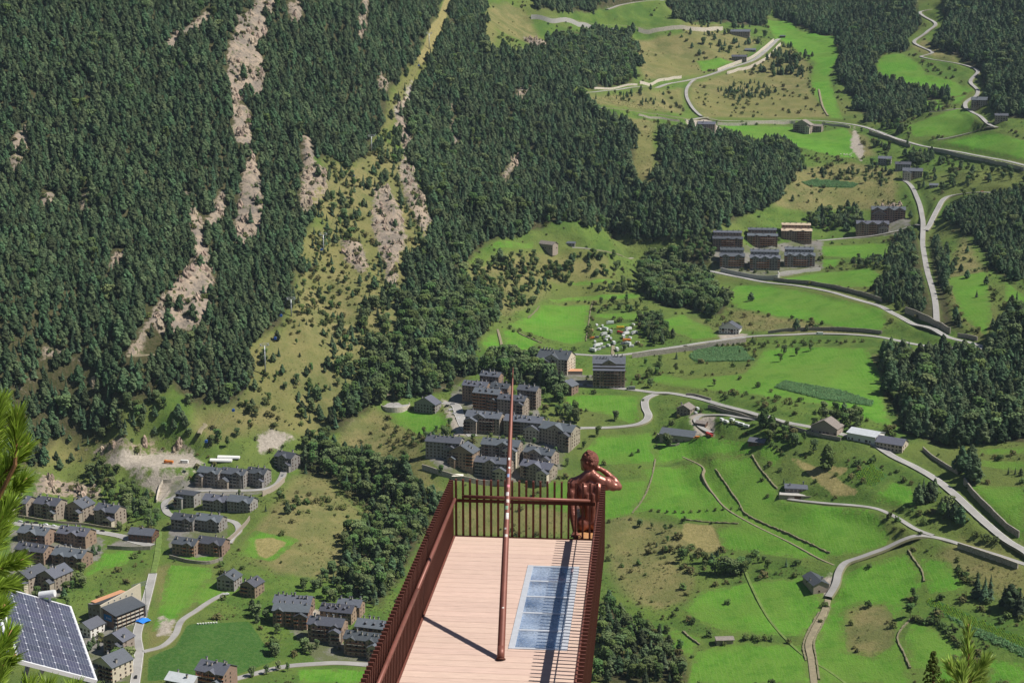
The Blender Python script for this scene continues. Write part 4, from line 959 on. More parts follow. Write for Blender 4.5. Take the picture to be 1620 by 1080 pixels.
# --- the large hotel and lift building at the village edge
def big_hotel():
    p = at(163, 990); RZ = R(-36)
    e = empty('hotel', tuple(p), RZ); tag(e, 'large modern hotel with sloping slate roofs, tiered balconies and blue banner', 'hotel')
    c = Vector((-2, 20, 0)); c.rotate(Euler((0, 0, RZ))); KEEP_CLEAR.append((p[0] + c.x, p[1] + c.y, 32))
    # upper wing beside the tall fin
    m = MB(); m.prism([(-18, -8), (-1.3, -8), (-1.3, 15.5), (-11, 13.2), (-18, 12.2)], 'y', 2, 34); wing = m.build('wall', GREYW, e)
    m = MB(); m.prism([(-11.5, 13.4), (-1.4, 16.6), (-1.4, 17.0), (-11.5, 13.8)], 'y', -1.5, 35); m.build('roof', SLATE, e)
    m = MB(); m.box(-17.6, -11.6, 4, 32, 13.3, 13.6); m.build('roof_terrace', TERRA, e)
    m = MB(); m.prism([(-1, -8), (36, -8), (36, 21), (24, 19), (-1, 15.8)], 'x', -1.25, -.05); fin = m.build('fin_wall', BEIGE, e)
    # balcony wing facing the street
    m = MB(); m.box(0, 10, 1, 26, -8, 10.8); m.build('wall', BROWNW, e)
    m = MB(); m.prism([(-.02, 14.2), (15.2, 10.9), (15.2, 11.3), (-.02, 14.6)], 'y', -.8, 27); m.build('roof', SLATE, e)
    m = MB(); m.prism([(0, 10.803), (10, 10.803), (10, 11.9), (0, 14.1)], 'y', 1, 26); m.build('gable', BROWNW, e)
    m = MB(); m.prism([(.02, -8), (14.6, -8), (14.6, 10.9), (.02, 14.0)], 'y', 27.05, 28.4); m.build('fin_wall', GREYW, e)
    for f in range(4):
        m = MB(); m.box(10.02, 14.2, 1, 26, f * 2.8 - .6, f * 2.8 - .35); m.box(14.1, 14.2, 1, 26, f * 2.8 - .35, f * 2.8 + .6, 1); m.build('balcony', [CONC, BEIGE], e)
        for k in range(6): put('window', WIN['wide'], e, (10.0, 3 + k * 4.1, f * 2.8 + .2), R(90))
    for k in range(7):
        m = MB(); y = 1.2 + k * 4.05; m.box(14.22, 14.5, y, y + .3, -4, 11.0); m.build('timber_post', WOOD_D, e)
    for k in range(3):
        for z in (8.2, 4.0): put('window', WIN['wide' if z < 5 else 'b'], e, (-15.5 + k * 4.2, 2, z))
    for k in range(5): put('window', WIN['w'], e, (-.03, 6 + k * 5.4, 15.2), R(90))
    for k in range(5): put('window', WIN['b'], e, (-18, 6 + k * 6.5, 7.5), R(-90))
    m = MB(); m.box(.4, 8.6, .80, .96, 5.0, 9.4); bn = m.build('blue_banner', material('blue_banner', (0.02, 0.20, 0.48), .6, var=.08), e)
    m = MB()
    for s in (-1, 1):
        M = Matrix.Translation((3.6, .76, 7.2)) @ Matrix.Rotation(R(40 * s), 4, 'Y'); m.box(-.18, .18, -.02, .02, -1.0, 1.0, M=M)
    m.box(4.9, 8.0, .74, .78, 6.6, 6.85); m.box(4.9, 8.0, .74, .78, 7.2, 7.45); m.build('banner_mark', WHITEW, bn)
    m = MB(); m.tube((2.2, .97, 2.4), (2.2, .80, 2.4), 1.3, 1.3, 20); m.build('round_sign', WHITEW, e)
    st = material('grey_steel', (.32, .34, .36), .5, metal=.5, var=.1)
    m = MB()
    for k in range(8):
        a = Vector((-4 + k * .2, 31 + k * 1.6, 17)); b = a + Vector((.2, 1.6, 0)); up_ = Vector((0, 0, 3.4))
        m.tube(a, b + up_, .12, .12, 4); m.tube(a + up_, b, .12, .12, 4); m.tube(a, a + up_, .12, .12, 4); m.tube(a + up_, b + up_, .14, .14, 4)
    for k in (0, 7): a = Vector((-4 + k * .2, 31 + k * 1.6, 17)); m.tube(a - Vector((0, 0, 24)), a, .25, .2, 6)
    m.build('gantry', st, e)
    m = MB(); m.box(14.7, 22, -4, 20, -4, -.9); m.build('terrace', material('pale_terrace', (.72, .70, .66), .9, var=.06), e)
    rot = Matrix.Rotation(RZ, 3, 'Z')
    t = empty('awning', tuple(Vector(p) + rot @ Vector((18.5, 21, -.8))), RZ); tag(t, 'bright blue awning beside the terrace of the large hotel', 'awning')
    m = MB(); bl = material('blue_canvas', (.02, .20, .70), .7, var=.1)
    g = [[(-4, -4, 2.4), (0, -4.4, 3.4), (4, -3.6, 2.4)], [(-4.2, 0, 3.2), (0, 0, 4.8), (4.2, .2, 3.0)], [(-4, 4, 2.5), (0, 4.4, 3.1), (4, 4, 2.4)]]
    for i in range(2):
        for j in range(2): m.face([g[i][j], g[i][j+1], g[i+1][j+1], g[i+1][j]])
    m.build('canopy', bl, t, fix=False)
    for sx in (-1, 1):
        for sy in (-1, 1): q = MB(); q.tube((sx * 3.9, sy * 3.8, -3), (sx * 3.9, sy * 3.8, 2.5), .08, .08, 6); q.build('post', WHITEW, t)
big_hotel()
# orange terraces beside the middle hotel
p = at(907, 592); m_ = MB(); m_.box(-9, 9, -1, 9, -6, 3.2); m_.box(-9.2, 9.2, -1.2, 9.2, 3.203, 3.5, 1)
tag(m_.build('hotel_terrace', [STONE, TERRA], None, tuple(p)), 'flat orange paved terrace between the two big hotels', 'terrace'); KEEP_CLEAR.append((p[0], p[1] + 4, 13))

# ---------------------------------------------------------------- retaining and field walls
RWALL = material('retaining_stone', (0.36, 0.325, 0.28), 0.95, var=0.3, scale=0.7, bump=0.7, bscale=1.6)
PALEW = material('pale_stone_wall', (0.56, 0.50, 0.42), 0.95, var=0.22, scale=0.6, bump=0.6, bscale=1.6)
DARKW = material('dark_stone_wall', (0.275, 0.25, 0.215), 0.95, var=0.3, scale=0.7, bump=0.7, bscale=1.6)
FIELDW = material('field_stone', (0.19, 0.175, 0.105), 0.95, var=0.35, scale=1.2, bump=0.8, bscale=1.5)
def wall(pts, height, thick, mat, label, name='retaining_wall', cat='wall', group=None, rough=0.0, down=2.0):
    Q = smooth_line(np.array([at(*q) for q in pts]), 3.5 if not rough else 2.0)
    Q[:, 2] = hz(Q[:, 0], Q[:, 1])
    T = np.gradient(Q[:, :2], axis=0); T /= np.maximum(np.linalg.norm(T, axis=1, keepdims=True), 1e-6)
    Nn = np.c_[T[:, 1], -T[:, 0]]
    mb = MB(); n = len(Q)
    hh = height * (1 + rough * (rng.random(n) - .5)); o = Q[0].copy()
    tk = thick / 2 * (1 + rough * (rng.random(n) - .5))
    A = Q[:, :2] - Nn * tk[:, None] - o[:2]; C = Q[:, :2] + Nn * tk[:, None] - o[:2]; z = Q[:, 2] - o[2]
    for k in range(n - 1):
        a0, a1, c0, c1 = A[k], A[k+1], C[k], C[k+1]
        zt0, zt1 = z[k] + hh[k], z[k+1] + hh[k+1]; zb0, zb1 = z[k] - down, z[k+1] - down
        mb.face([(*a0, zb0), (*a1, zb1), (*a1, zt1), (*a0, zt0)]); mb.face([(*c1, zb1), (*c0, zb0), (*c0, zt0), (*c1, zt1)])
        mb.face([(*a0, zt0), (*a1, zt1), (*c1, zt1), (*c0, zt0)])
    mb.face([(*A[0], z[0]-down), (*A[0], z[0]+hh[0]), (*C[0], z[0]+hh[0]), (*C[0], z[0]-down)]); mb.face([(*A[-1], z[-1]-down), (*C[-1], z[-1]-down), (*C[-1], z[-1]+hh[-1]), (*A[-1], z[-1]+hh[-1])])
    return tag(mb.build(name, mat, None, tuple(o), fix=False), label, cat, group, 'thing')
wall([(1000,566),(1040,561),(1080,556),(1130,548),(1180,541)],5.0,.8,RWALL,'tall grey stone retaining wall under the road by the scrapyard')
wall([(1215,528),(1260,523),(1310,522),(1360,524),(1395,528)],3.2,.8,DARKW,'dark stone wall above the road where the white van drives')
wall([(1225,443),(1270,448),(1310,454),(1350,463),(1395,477)],3.6,.8,DARKW,'dark stone wall above the long straight road over the meadow')
wall([(1432,495),(1455,504),(1480,517),(1503,528)],6.5,1.0,DARKW,'high dark stone wall inside the hairpin by the wood')
wall([(1515,533),(1530,535),(1546,539)],4.0,1.0,DARKW,'short dark wall block at the hairpin road fork')
wall([(1085,626),(1100,627),(1125,634)],2.6,.8,DARKW,'short dark wall above the valley road by the farm')
wall([(1120,645),(1160,655),(1200,665),(1240,674)],3.0,.8,DARKW,'stone wall under the valley road beside the caravans')
wall([(1240,675),(1290,689),(1330,697)],3.0,.8,DARKW,'stone wall under the valley road beside the slim poplars')
wall([(1525,765),(1540,785),(1560,805),(1590,835),(1612,850)],5.0,1.0,DARKW,'high dark stone wall along the lower bend of the valley road')
wall([(1515,866),(1545,876),(1580,888),(1610,899)],4.0,.9,RWALL,'stone wall under the lane at the lower bend of the valley road')
wall([(1460,712),(1490,735),(1515,750)],3.0,.9,DARKW,'stone wall above the valley road beside the shady wood')
wall([(1135,198),(1180,198),(1240,197),(1258,196)],4.6,.9,PALEW,'pale stone wall under the upper road above the bright meadow')
wall([(1300,197),(1330,200),(1345,203)],3.5,.9,PALEW,'short pale stone wall beside the upper chalet')
wall([(1375,210),(1395,217),(1420,226),(1440,233)],4.2,.9,DARKW,'dark stone wall under the upper road at the gully mouth')
wall([(1468,238),(1510,246),(1560,256),(1620,270)],4.6,.9,RWALL,'long stone wall under the upper road by the far meadow')
wall([(1135,114),(1165,102),(1190,93),(1207,80),(1224,66)],5.5,.9,PALEW,'pale stone wall above the hairpin ramp on the yellow hill')
wall([(1150,118),(1185,109),(1212,95),(1235,72)],5.0,.9,PALEW,'pale stone wall carrying the hairpin ramp on the yellow hill')
wall([(1012,133),(1050,128),(1078,124)],4.5,.9,PALEW,'pale stone wall above the yellow hill road')
wall([(940,141),(980,139),(1008,135)],2.6,.9,PALEW,'low pale stone wall beside the yellow hill road under the leafy trees')
wall([(840,30),(880,36),(930,44),(975,50)],7.0,1.0,CONC,'grey concrete avalanche wall below the highest road')
wall([(1010,50),(1050,49),(1100,49),(1143,48)],7.0,1.0,PALEW,'pale high stone wall under the highest road')
wall([(1010,183),(1040,188),(1075,193)],3.0,.9,RWALL,'stone wall under the upper road beside the forest tongue')
wall([(1140,430),(1180,439),(1228,442),(1231,436)],5.5,1.0,CONC,'concrete garage wall in front of the zigzag roof complex')
wall([(1232,436),(1265,432),(1298,428)],4.0,1.0,CONC,'grey concrete wall beside the grass below the zigzag roof complex')
wall([(268,882),(300,890),(330,892),(352,886)],2.6,.7,DARKW,'dark curved wall below the lowest row of the hillside complex')
wall([(415,785),(435,775),(450,762)],4.5,.8,STONE,'stepped stone wall at the outer bend of the hillside complex')
wall([(352,862),(368,852),(385,835),(395,822)],3.5,.8,STONE,'stone wall outside the inner loop of the hillside complex')
wall([(248,795),(252,775),(270,762),(290,757)],3.0,.8,PALEW,'pale wall by the bend above the hillside complex')
wall([(28,818),(80,826),(135,831),(185,838)],2.2,.6,STONE,'long stone garden wall behind the row of parked cars')
wall([(170,868),(205,870),(238,869)],3.2,.7,DARKW,'dark wall under the lift station car park')
wall([(668,742),(700,752),(740,762),(800,766)],4.5,.8,RWALL,'stone wall under the middle village on the bank edge')
wall([(1040,688),(1060,705),(1075,703)],1.8,.6,RWALL,'low wall of the farm garden')
for k, (pts, lab) in enumerate((
   ([(1132,742),(1147,763),(1160,783),(1170,797),(1180,813),(1213,830),(1267,853),(1313,875)],'long dry stone field wall winding down through the green meadows'),
   ([(1190,720),(1207,747),(1230,773)],'dry stone wall beside the modern house garden'),
   ([(1437,870),(1457,900),(1462,920)],'dry stone wall bordering the big lower meadow under the lane'),
   ([(1080,998),(1093,1010),(1107,1020)],'short dry stone wall behind the tiny shed'),
   ([(1440,980),(1420,1007),(1430,1033),(1440,1057)],'dry stone wall beside the yellow patch of the big meadow'),
   ([(938,477),(933,500),(927,540)],'dry stone wall along the side of the square meadow'),
   ([(820,527),(840,536),(857,543)],'dry stone wall between the two lower meadows beside the wood'),
   ([(853,485),(843,497),(835,503)],'short dry stone wall at the corner of the square meadow'),
   ([(1037,727),(1030,760),(1015,793),(1000,812)],'dry stone wall beside the meadow behind the statue'),
   ([(1296,968),(1280,997),(1271,1020),(1275,1045)],'field wall on the meadow side of the dirt lane'),
   ([(1314,960),(1300,990),(1288,1015),(1291,1040),(1296,1075)],'field wall on the far side of the dirt lane'),
   ([(1078,822),(1110,825),(1168,828)],'grassy stone bank between two meadows behind the statue'),
   ([(1345,890),(1370,880),(1400,869),(1430,857)],'low stone wall along the lower lane'))):
    wall(pts, .9, 1.1, FIELDW, lab, 'field_wall', 'field wall', rough=.9, down=1.0)

# ================================================================ trees
BARK = material('bark', (0.11, 0.075, 0.05), 0.95, var=0.25, scale=2.0)
def leaf_mat(name, col, island=0.32, objrand=0.46):
    m = material(name, col, 0.9, var=0.10, scale=0.35, spec=0.15, island=island, objrand=objrand)
    return m
PINE = leaf_mat('pine_needles', (0.066, 0.106, 0.050))
SPRUCE = leaf_mat('spruce_needles', (0.052, 0.088, 0.046))
LEAF = leaf_mat('broad_leaves', (0.072, 0.120, 0.036), 0.35, 0.35)
LEAF2 = leaf_mat('silver_leaves', (0.098, 0.140, 0.055), 0.35, 0.3)
BUSH = leaf_mat('bush_leaves', (0.080, 0.115, 0.034), 0.35, 0.45)
DRYB = leaf_mat('dry_bush_leaves', (0.125, 0.122, 0.046), 0.3, 0.18)

def cap(mb, c, nrm, s, rs, m=0, k=5):
    """a small pad of foliage: an uneven shallow cone facing outwards"""
    nrm = Vector(nrm).normalized()
    u = nrm.orthogonal().normalized(); w = nrm.cross(u)
    a0 = rs.random() * 6.28
    tip = Vector(c) + nrm * s * (0.35 + 0.35 * rs.random())
    ring = []
    for j in range(k):
        a = a0 + 2 * math.pi * j / k + (rs.random() - .5) * 0.7
        q = s * (0.65 + 0.6 * rs.random())
        ring.append(Vector(c) + q * (math.cos(a) * u + math.sin(a) * w) - nrm * s * 0.35 * rs.random())
    i = len(mb.v)
    mb.v.extend([tuple(tip)] + [tuple(q) for q in ring])
    for j in range(k):
        mb.f.append((i, i + 1 + j, i + 1 + (j + 1) % k)); mb.m.append(m)
def trunk_mesh(name, h, r, rs, limbs=0, spread=1.0):
    mb = MB(); p = Vector((0, 0, -0.6)); lean = Vector((rs.uniform(-.03, .03), rs.uniform(-.03, .03), 0))
    n = 5
    for k in range(n):
        q = Vector((lean.x * h * (k + 1) / n, lean.y * h * (k + 1) / n, h * (k + 1) / n))
        mb.tube(p, q, r * (1 - k / n * 0.85), r * (1 - (k + 1) / n * 0.85), 6, caps=False); p = q
    for k in range(limbs):
        z = h * rs.uniform(0.3, 0.8); a = rs.random() * 6.28; l = spread * rs.uniform(.5, 1)
        mb.tube((0, 0, z), (l * math.cos(a), l * math.sin(a), z + l * rs.uniform(.4, .9)), r * .4, r * .08, 5, caps=False)
    return mb.mesh(name, BARK, fix=False)
def pine_crown(name, h, rmax, n, rs, mat, pointed=0.6, low=0.12):
    mb = MB()
    for k in range(n):
        t = rs.random() ** 0.85
        z = h * (low + (1 - low) * t)
        prof = ((1 - t) ** pointed) * min(1.0, 0.45 + 2.6 * t)
        a = rs.random() * 6.28
        lob = 1 + 0.30 * math.sin(a * 3 + t * 11) + .12 * math.sin(a * 5 - t * 17)
        rr = rmax * prof * lob
        rad = rr * (0.45 + 0.6 * rs.random() ** .5)
        s = rmax * (0.20 + 0.26 * rs.random() ** 1.5) * (0.55 + 0.6 * prof)
        cap(mb, (rad * math.cos(a), rad * math.sin(a), z - 0.12 * rad), (math.cos(a), math.sin(a), 0.75 - 0.3 * rs.random()), s, rs)
    cap(mb, (0, 0, h * .97), (0, 0, 1), rmax * .22, rs)
    return mb.mesh(name, mat, fix=False)
def spruce_crown(name, h, rmax, rs, mat, tiers=11):
    mb = MB()
    for k in range(tiers):
        t = k / tiers
        z = h * (0.08 + 0.92 * t); r0 = rmax * (1 - t) ** 0.9 * (0.9 + .2 * rs.random()) + .12
        nb = 7 if t < .6 else 5
        a0 = rs.random() * 6
        for j in range(nb):
            a = a0 + 6.283 * j / nb + rs.uniform(-.25, .25); rr = r0 * rs.uniform(.72, 1.12)
            d = Vector((math.cos(a), math.sin(a), 0)); sd = Vector((-math.sin(a), math.cos(a), 0)) * rr * .42
            top = Vector((0, 0, z + h * .10)); tipv = d * rr + Vector((0, 0, z - rr * .35))
            l = d * rr * .62 + sd + Vector((0, 0, z - .1 * rr)); r_ = d * rr * .62 - sd + Vector((0, 0, z - .1 * rr))
            mid = d * rr * .55 + Vector((0, 0, z + .12 * rr))
            i = len(mb.v); mb.v.extend([tuple(top), tuple(l), tuple(tipv), tuple(r_), tuple(mid)])
            for f in ((0, 1, 4), (1, 2, 4), (2, 3, 4), (3, 0, 4)): mb.f.append(tuple(i + q for q in f)); mb.m.append(0)
    return mb.mesh(name, mat, fix=False)
def broad_crown(name, h, rmax, n, rs, mat, lobes=7, low=0.25, tall=1.0):
    mb = MB(); L_ = []
    for k in range(lobes):
        a = rs.random() * 6.28; t = rs.random()
        q = rmax * 0.55 * math.sqrt(rs.random())
        L_.append((Vector((q * math.cos(a), q * math.sin(a), h * (low + 0.15 + (0.68 - low) * t * tall))), rmax * rs.uniform(.38, .62)))
    L_.append((Vector((0, 0, h * .72)), rmax * .55))
    for k in range(n):
        c, r_ = L_[rs.randrange(len(L_))]
        d = Vector((rs.gauss(0, 1), rs.gauss(0, 1), rs.gauss(0.25, 1))).normalized()
        p = c + d * r_ * rs.uniform(.75, 1.08)
        p.z = min(p.z, h)
        if p.z < h * low * .6: continue
        dd = (d + Vector((rs.uniform(-.4, .4), rs.uniform(-.4, .4), .25)))
        cap(mb, p, dd, rmax * rs.uniform(.14, .26), rs)
    return mb.mesh(name, mat, fix=False)

PROTO = {'pine': [], 'broad': [], 'bush': [], 'poplar': [], 'dead': []}   # (trunk mesh, crown mesh), nominal heights in metres
rs = random.Random(11)
for k in range(4): PROTO['pine'].append((trunk_mesh('pine_trunk', 11.0, .22, rs), pine_crown('pine_crown', 12.5, 3.6 + .5 * rs.random(), 170, rs, PINE, .42 + .22 * rs.random()), 12.5))
for k in range(2): PROTO['pine'].append((trunk_mesh('spruce_trunk', 13.0, .22, rs), spruce_crown('spruce_crown', 14.5, 3.3 + .3 * rs.random(), rs, SPRUCE), 14.5))
for k in range(5): PROTO['broad'].append((trunk_mesh('broadleaf_trunk', 6.5, .25, rs, 6, 2.5), broad_crown('broadleaf_crown', 11.0 + (k % 3) * 1.2, 4.2 - (k % 3) * .5 + .5 * rs.random(), 230, rs, LEAF if k % 2 == 0 else LEAF2, 9, .15, 1.15), 11.0 + (k % 3) * 1.2))
for k in range(2): PROTO['poplar'].append((trunk_mesh('poplar_trunk', 14.0, .3, rs, 8, 1.5), pine_crown('poplar_crown', 18.0, 4.3, 420, rs, LEAF, .32, .04), 18.0))
PROTO['tuft'] = [(None, broad_crown('tuft', 1.0, .85, 16, rs, BUSH, 3, 0.0), 1.0), (None, broad_crown('tuft', 1.0, .85, 16, rs, DRYB, 3, 0.0), 1.0), (None, broad_crown('tuft', 1.0, .9, 16, rs, LEAF, 3, 0.0), 1.0)]
for k in range(4): PROTO['bush'].append((None, broad_crown('bush_crown', 3.0, 2.3, 75, rs, BUSH, 5, 0.0), 3.0))
for k in range(2): PROTO['bush'].append((None, broad_crown('bush_crown', 2.2, 2.0, 60, rs, DRYB, 5, 0.0), 2.2))

def in_poly(px, py, poly):
    ins = np.zeros(px.shape, bool)
    for (ax, ay), (bx, by) in zip(poly, poly[1:] + poly[:1]):
        c = (ay > py) != (by > py)
        ins ^= c & (px < ax + (py - ay) * (bx - ax) / (by - ay if by != ay else 1e-9))
    return ins
ROADN = np.concatenate([rd[4][:, :2] for rd in ROADS])
road_near = np.zeros(GXX.shape, bool)
for rd in ROADS:
    Q = rd[4]; k = 1 if rd[2] < 5 else 2
    for a in range(0, len(Q)):
        i = int(round((Q[a, 0] - GX0) / GS)); j = int(round((Q[a, 1] - GY0) / GS))
        road_near[max(0, j - k):j + k + 1, max(0, i - k):i + k + 1] = True
def on_road(x, y):
    return road_near[np.clip(((y - GY0) / GS + .5).astype(int), 0, len(gy) - 1), np.clip(((x - GX0) / GS + .5).astype(int), 0, len(gx) - 1)]
def lattice(step, jit=0.75, spill=0):
    """jittered points over the visible wedge"""
    xs = np.arange(-1150, 1250, step); ys = np.arange(880, 3600, step)
    X, Y = np.meshgrid(xs, ys); X = X.ravel().astype(float); Y = Y.ravel().astype(float)
    X += (rng.random(X.shape) - .5) * step * 2 * jit * .8; Y += (rng.random(Y.shape) - .5) * step * 2 * jit * .8
    m = np.abs(X) < Y * (.335 + spill * .09) + 12; X, Y = X[m], Y[m]
    Z = hz(X, Y); px, py = project(X, Y, Z)
    m = (py > -25) & (py < 1135) & (px > -25 - 230 * spill) & (px < 1645 + 230 * spill)
    return X[m], Y[m], Z[m], px[m], py[m]
def clear_of(x, y):
    ok = np.ones(x.shape, bool)
    for (a, b, r) in KEEP_CLEAR: ok &= (x - a) ** 2 + (y - b) ** 2 > r * r
    return ok
TREES = []           # rows: kind index, x, y, z, height, px, py, zone
ZONES = [   # polygon in the picture, spacing keep probability, share of broadleaf, height range, zone key
 (COVER['forest'][0], .97, 0.012, (8, 17), 'mountain'), (COVER['forest'][1], .93, 0.07, (9, 18), 'middle'), (COVER['forest'][2], .85, 0.42, (11, 19), 'gully'),
 (COVER['forest'][3], .75, 0.68, (8, 16), 'bank'), (COVER['forest'][4], .95, 0.12, (11, 19), 'upper'), (COVER['forest'][5], .9, 0.0, (11, 18), 'upper'),
 (COVER['forest'][6], 1.0, 0.04, (11, 20), 'ridge'), (COVER['forest'][7], 1.0, 0.04, (11, 20), 'ridge'), (COVER['forest'][8], .9, 0.0, (11, 18), 'ridge'),
 (COVER['forest'][9], 1.0, 0.10, (11, 21), 'wood'), (COVER['forest'][10], .85, 0.08, (9, 14), 'strip'), (COVER['forest'][11], .85, 0.08, (9, 14), 'strip'), (COVER['forest'][12], .95, 0.05, (10, 14), 'east'),
 (COVER['forest'][13], .85, 0.6, (10, 18), 'terrace'), (COVER['forest'][14], .75, 0.55, (7, 13), 'below'), (COVER['forest'][15], .9, 0.8, (8, 12), 'terrace'),
 ([(830,88),(870,85),(910,100),(1000,125),(1000,138),(910,146),(850,125)], .9, .9, (9, 13), 'upper'),
 ([(740,588),(790,570),(850,574),(888,605),(895,640),(880,640),(862,618),(800,592),(750,600)], .8, .7, (11, 18), 'gully'),
 ([(880,640),(906,645),(908,700),(888,690)], .7, .8, (8, 12), 'gully'),
 ([(135,742),(200,750),(240,785),(252,845),(215,832),(196,805),(140,782)], .7, .85, (7, 11), 'village'),
 ([(100,900),(160,850),(165,880),(125,925),(96,965)], .75, .9, (6, 10), 'village'),
 ([(150,650),(260,640),(290,680),(282,705),(180,700)], .8, .45, (7, 12), 'village'),
 ([(1008,512),(1040,500),(1075,530),(1060,545),(1020,550)], .9, .75, (8, 12), 'gully'),
 ([(395,968),(415,955),(445,1030),(465,1040),(440,1050)], .7, .9, (6, 9), 'village'),
 ([(1270,275),(1290,270),(1385,265),(1420,280),(1410,300),(1370,300)], .25, .5, (6, 10), 'ridge'),
 ([(1280,340),(1350,330),(1372,365),(1290,365)], .8, .4, (9, 13), 'grove'),
 ([(1350,420),(1385,405),(1395,415),(1365,435)], .6, .4, (6, 9), 'grove'),
 ([(1430,240),(1480,240),(1478,262),(1440,262)], .8, .2, (9, 12), 'ridge'),
 ([(1385,235),(1400,232),(1400,250),(1385,250)], .6, .5, (8, 11), 'ridge'),
 ([(1195,100),(1240,78),(1285,95),(1270,120),(1215,125)], .20, .15, (9, 15), 'upper'),
 ([(1140,140),(1205,130),(1225,150),(1170,160),(1140,152)], .35, .1, (5, 10), 'upper'),
 ([(935,145),(1010,140),(1070,165),(1010,172),(940,160)], .12, .3, (5, 9), 'upper'),
 ([(590,440),(640,470),(620,540),(560,600),(520,640),(480,660),(470,600),(500,560),(540,520),(560,480)], .46, .4, (6, 14), 'clearing'),
 ([(400,560),(450,530),(480,400),(560,380),(590,440),(500,560),(440,640),(340,690),(320,660),(400,620)], .2, .55, (4, 10), 'clearing'),
 ([(600,215),(640,150),(700,60),(712,60),(690,110),(650,190),(690,370),(640,460),(600,450),(580,300)], .34, .1, (6, 13), 'clearing'),
 ([(480,320),(520,260),(560,270),(580,330),(560,430),(500,440)], .42, .35, (6, 12), 'clearing'),
 ([(1410,575),(1440,560),(1430,680),(1405,640)], .5, .3, (9, 14), 'wood'),
 ([(190,690),(250,690),(240,705),(190,705)], .4, .4, (6, 9), 'village'),
 ([(60,660),(140,680),(140,740),(60,740)], .12, .1, (5, 9), 'village'),
 ([(470,690),(520,690),(540,700),(500,720),(470,715)], .9, .4, (8, 12), 'bank'),
 ([(740,440),(800,410),(870,425),(905,410),(960,400),(1000,420),(960,440),(900,440),(850,470),(790,480)], .30, .85, (6, 13), 'slope'),
 ([(785,470),(830,455),(840,480),(800,495)], .55, .9, (7, 12), 'slope'),([(880,440),(910,420),(925,440),(890,450)], .6, .9, (7, 11), 'slope'),([(745,425),(775,420),(780,440),(750,445)], .6, .9, (7, 11), 'slope'),
 ([(940,415),(970,405),(985,425),(950,430)], .6, .9, (8, 12), 'slope'),([(970,450),(1010,440),(1015,460),(975,465)], .5, .9, (7, 11), 'slope'),
 ([(940,455),(1010,455),(1020,470),(1010,500),(945,495)], .14, .9, (5, 9), 'slope'),([(800,395),(860,400),(840,420),(780,420)], .2, .9, (5, 9), 'slope'),([(1000,800),(1080,815),(1130,830),(1110,870),(1060,880),(1000,850)], .10, .9, (3, 7), 'below'),([(1080,870),(1200,885),(1260,895),(1230,915),(1120,910)], .16, .9, (4, 8), 'below'),
 ([(1195,665),(1250,675),(1290,705),(1260,715),(1210,705)], .34, .85, (5, 10), 'poplars'),([(1290,660),(1360,655),(1365,680),(1300,675)], .5, .9, (7, 11), 'poplars'),
 ([(1410,475),(1475,500),(1500,530),(1440,520)], .22, .6, (7, 12), 'strip'),([(1355,195),(1445,205),(1445,228),(1400,215)], .4, .6, (8, 13), 'ridge'),([(1430,195),(1470,180),(1500,165),(1470,160),(1430,190)], .6, .4, (9, 14), 'ridge'),
 ([(1080,40),(1150,42),(1205,52),(1190,75),(1100,90)], .07, .3, (8, 13), 'upper'),([(1440,262),(1620,268),(1620,290),(1480,310),(1450,290)], .12, .7, (8, 12), 'ridge'),
 ([(20,880),(160,890),(160,960),(90,965),(20,960)], .2, .9, (6, 10), 'village'),([(165,1000),(210,985),(215,1075),(170,1070)], .3, .8, (6, 9), 'village'),([(250,905),(268,880),(262,990),(238,1000)], .4, .9, (4, 7), 'village'),
 ([(1450,770),(1485,765),(1490,800),(1450,800)], .3, .1, (9, 14), 'bend'),([(1488,795),(1530,815),(1520,840),(1480,820)], .25, .3, (7, 12), 'bend'),([(1410,805),(1440,800),(1465,835),(1430,825)], .3, .9, (4, 7), 'bend'),
 ([(1540,840),(1600,870),(1580,875),(1530,860)], .35, .9, (4, 7), 'bend'),([(1060,380),(1130,340),(1140,370),(1090,400)], .5, .7, (8, 12), 'terrace'),([(930,545),(1000,548),(1005,562),(940,560)], .1, .9, (5, 8), 'slope'),
 ([(1010,560),(1060,570),(1060,600),(1000,605)], .12, .9, (6, 11), 'slope'),([(670,690),(720,680),(700,700),(680,710)], .3, .8, (5, 9), 'slope'),([(885,690),(935,690),(930,720),(890,720)], .3, .9, (6, 9), 'slope'),
 ([(700,600),(890,610),(910,700),(880,770),(700,765),(660,700)], .10, .9, (5, 9), 'gully'),([(260,760),(440,760),(440,880),(260,890)], .05, .8, (4, 7), 'village'),([(440,960),(620,990),(600,1060),(440,1020)], .10, .9, (4, 7), 'village'),
 ([(480,930),(530,900),(560,945),(600,965),(560,975),(500,950)], .5, .9, (6, 9), 'bank'),
]
X, Y, Z, px, py = lattice(6.0, spill=1)
wob_x = px + 13 * fbm(X / 28.0, Y / 28.0 + 5, 2); wob_y = py + 8 * fbm(X / 28.0 + 31, Y / 28.0, 2)      # ragged wood edges
done = np.zeros(X.shape, bool)
rocky = cover('rock', X, Y); mea = np.maximum(np.maximum(cover('meadow', X, Y), cover('straw', X, Y)), np.maximum(cover('gravel', X, Y), cover('crop', X, Y)))
road_ = on_road(X, Y)
patch = fbm(X / 45.0 + 7, Y / 45.0, 3)
rocky_up = np.maximum(np.maximum(cover('rock', X, Y + 4), cover('rock', X, Y + 8)), cover('rock', X, Y + 12))      # crags a crown would hide
free = clear_of(X, Y)
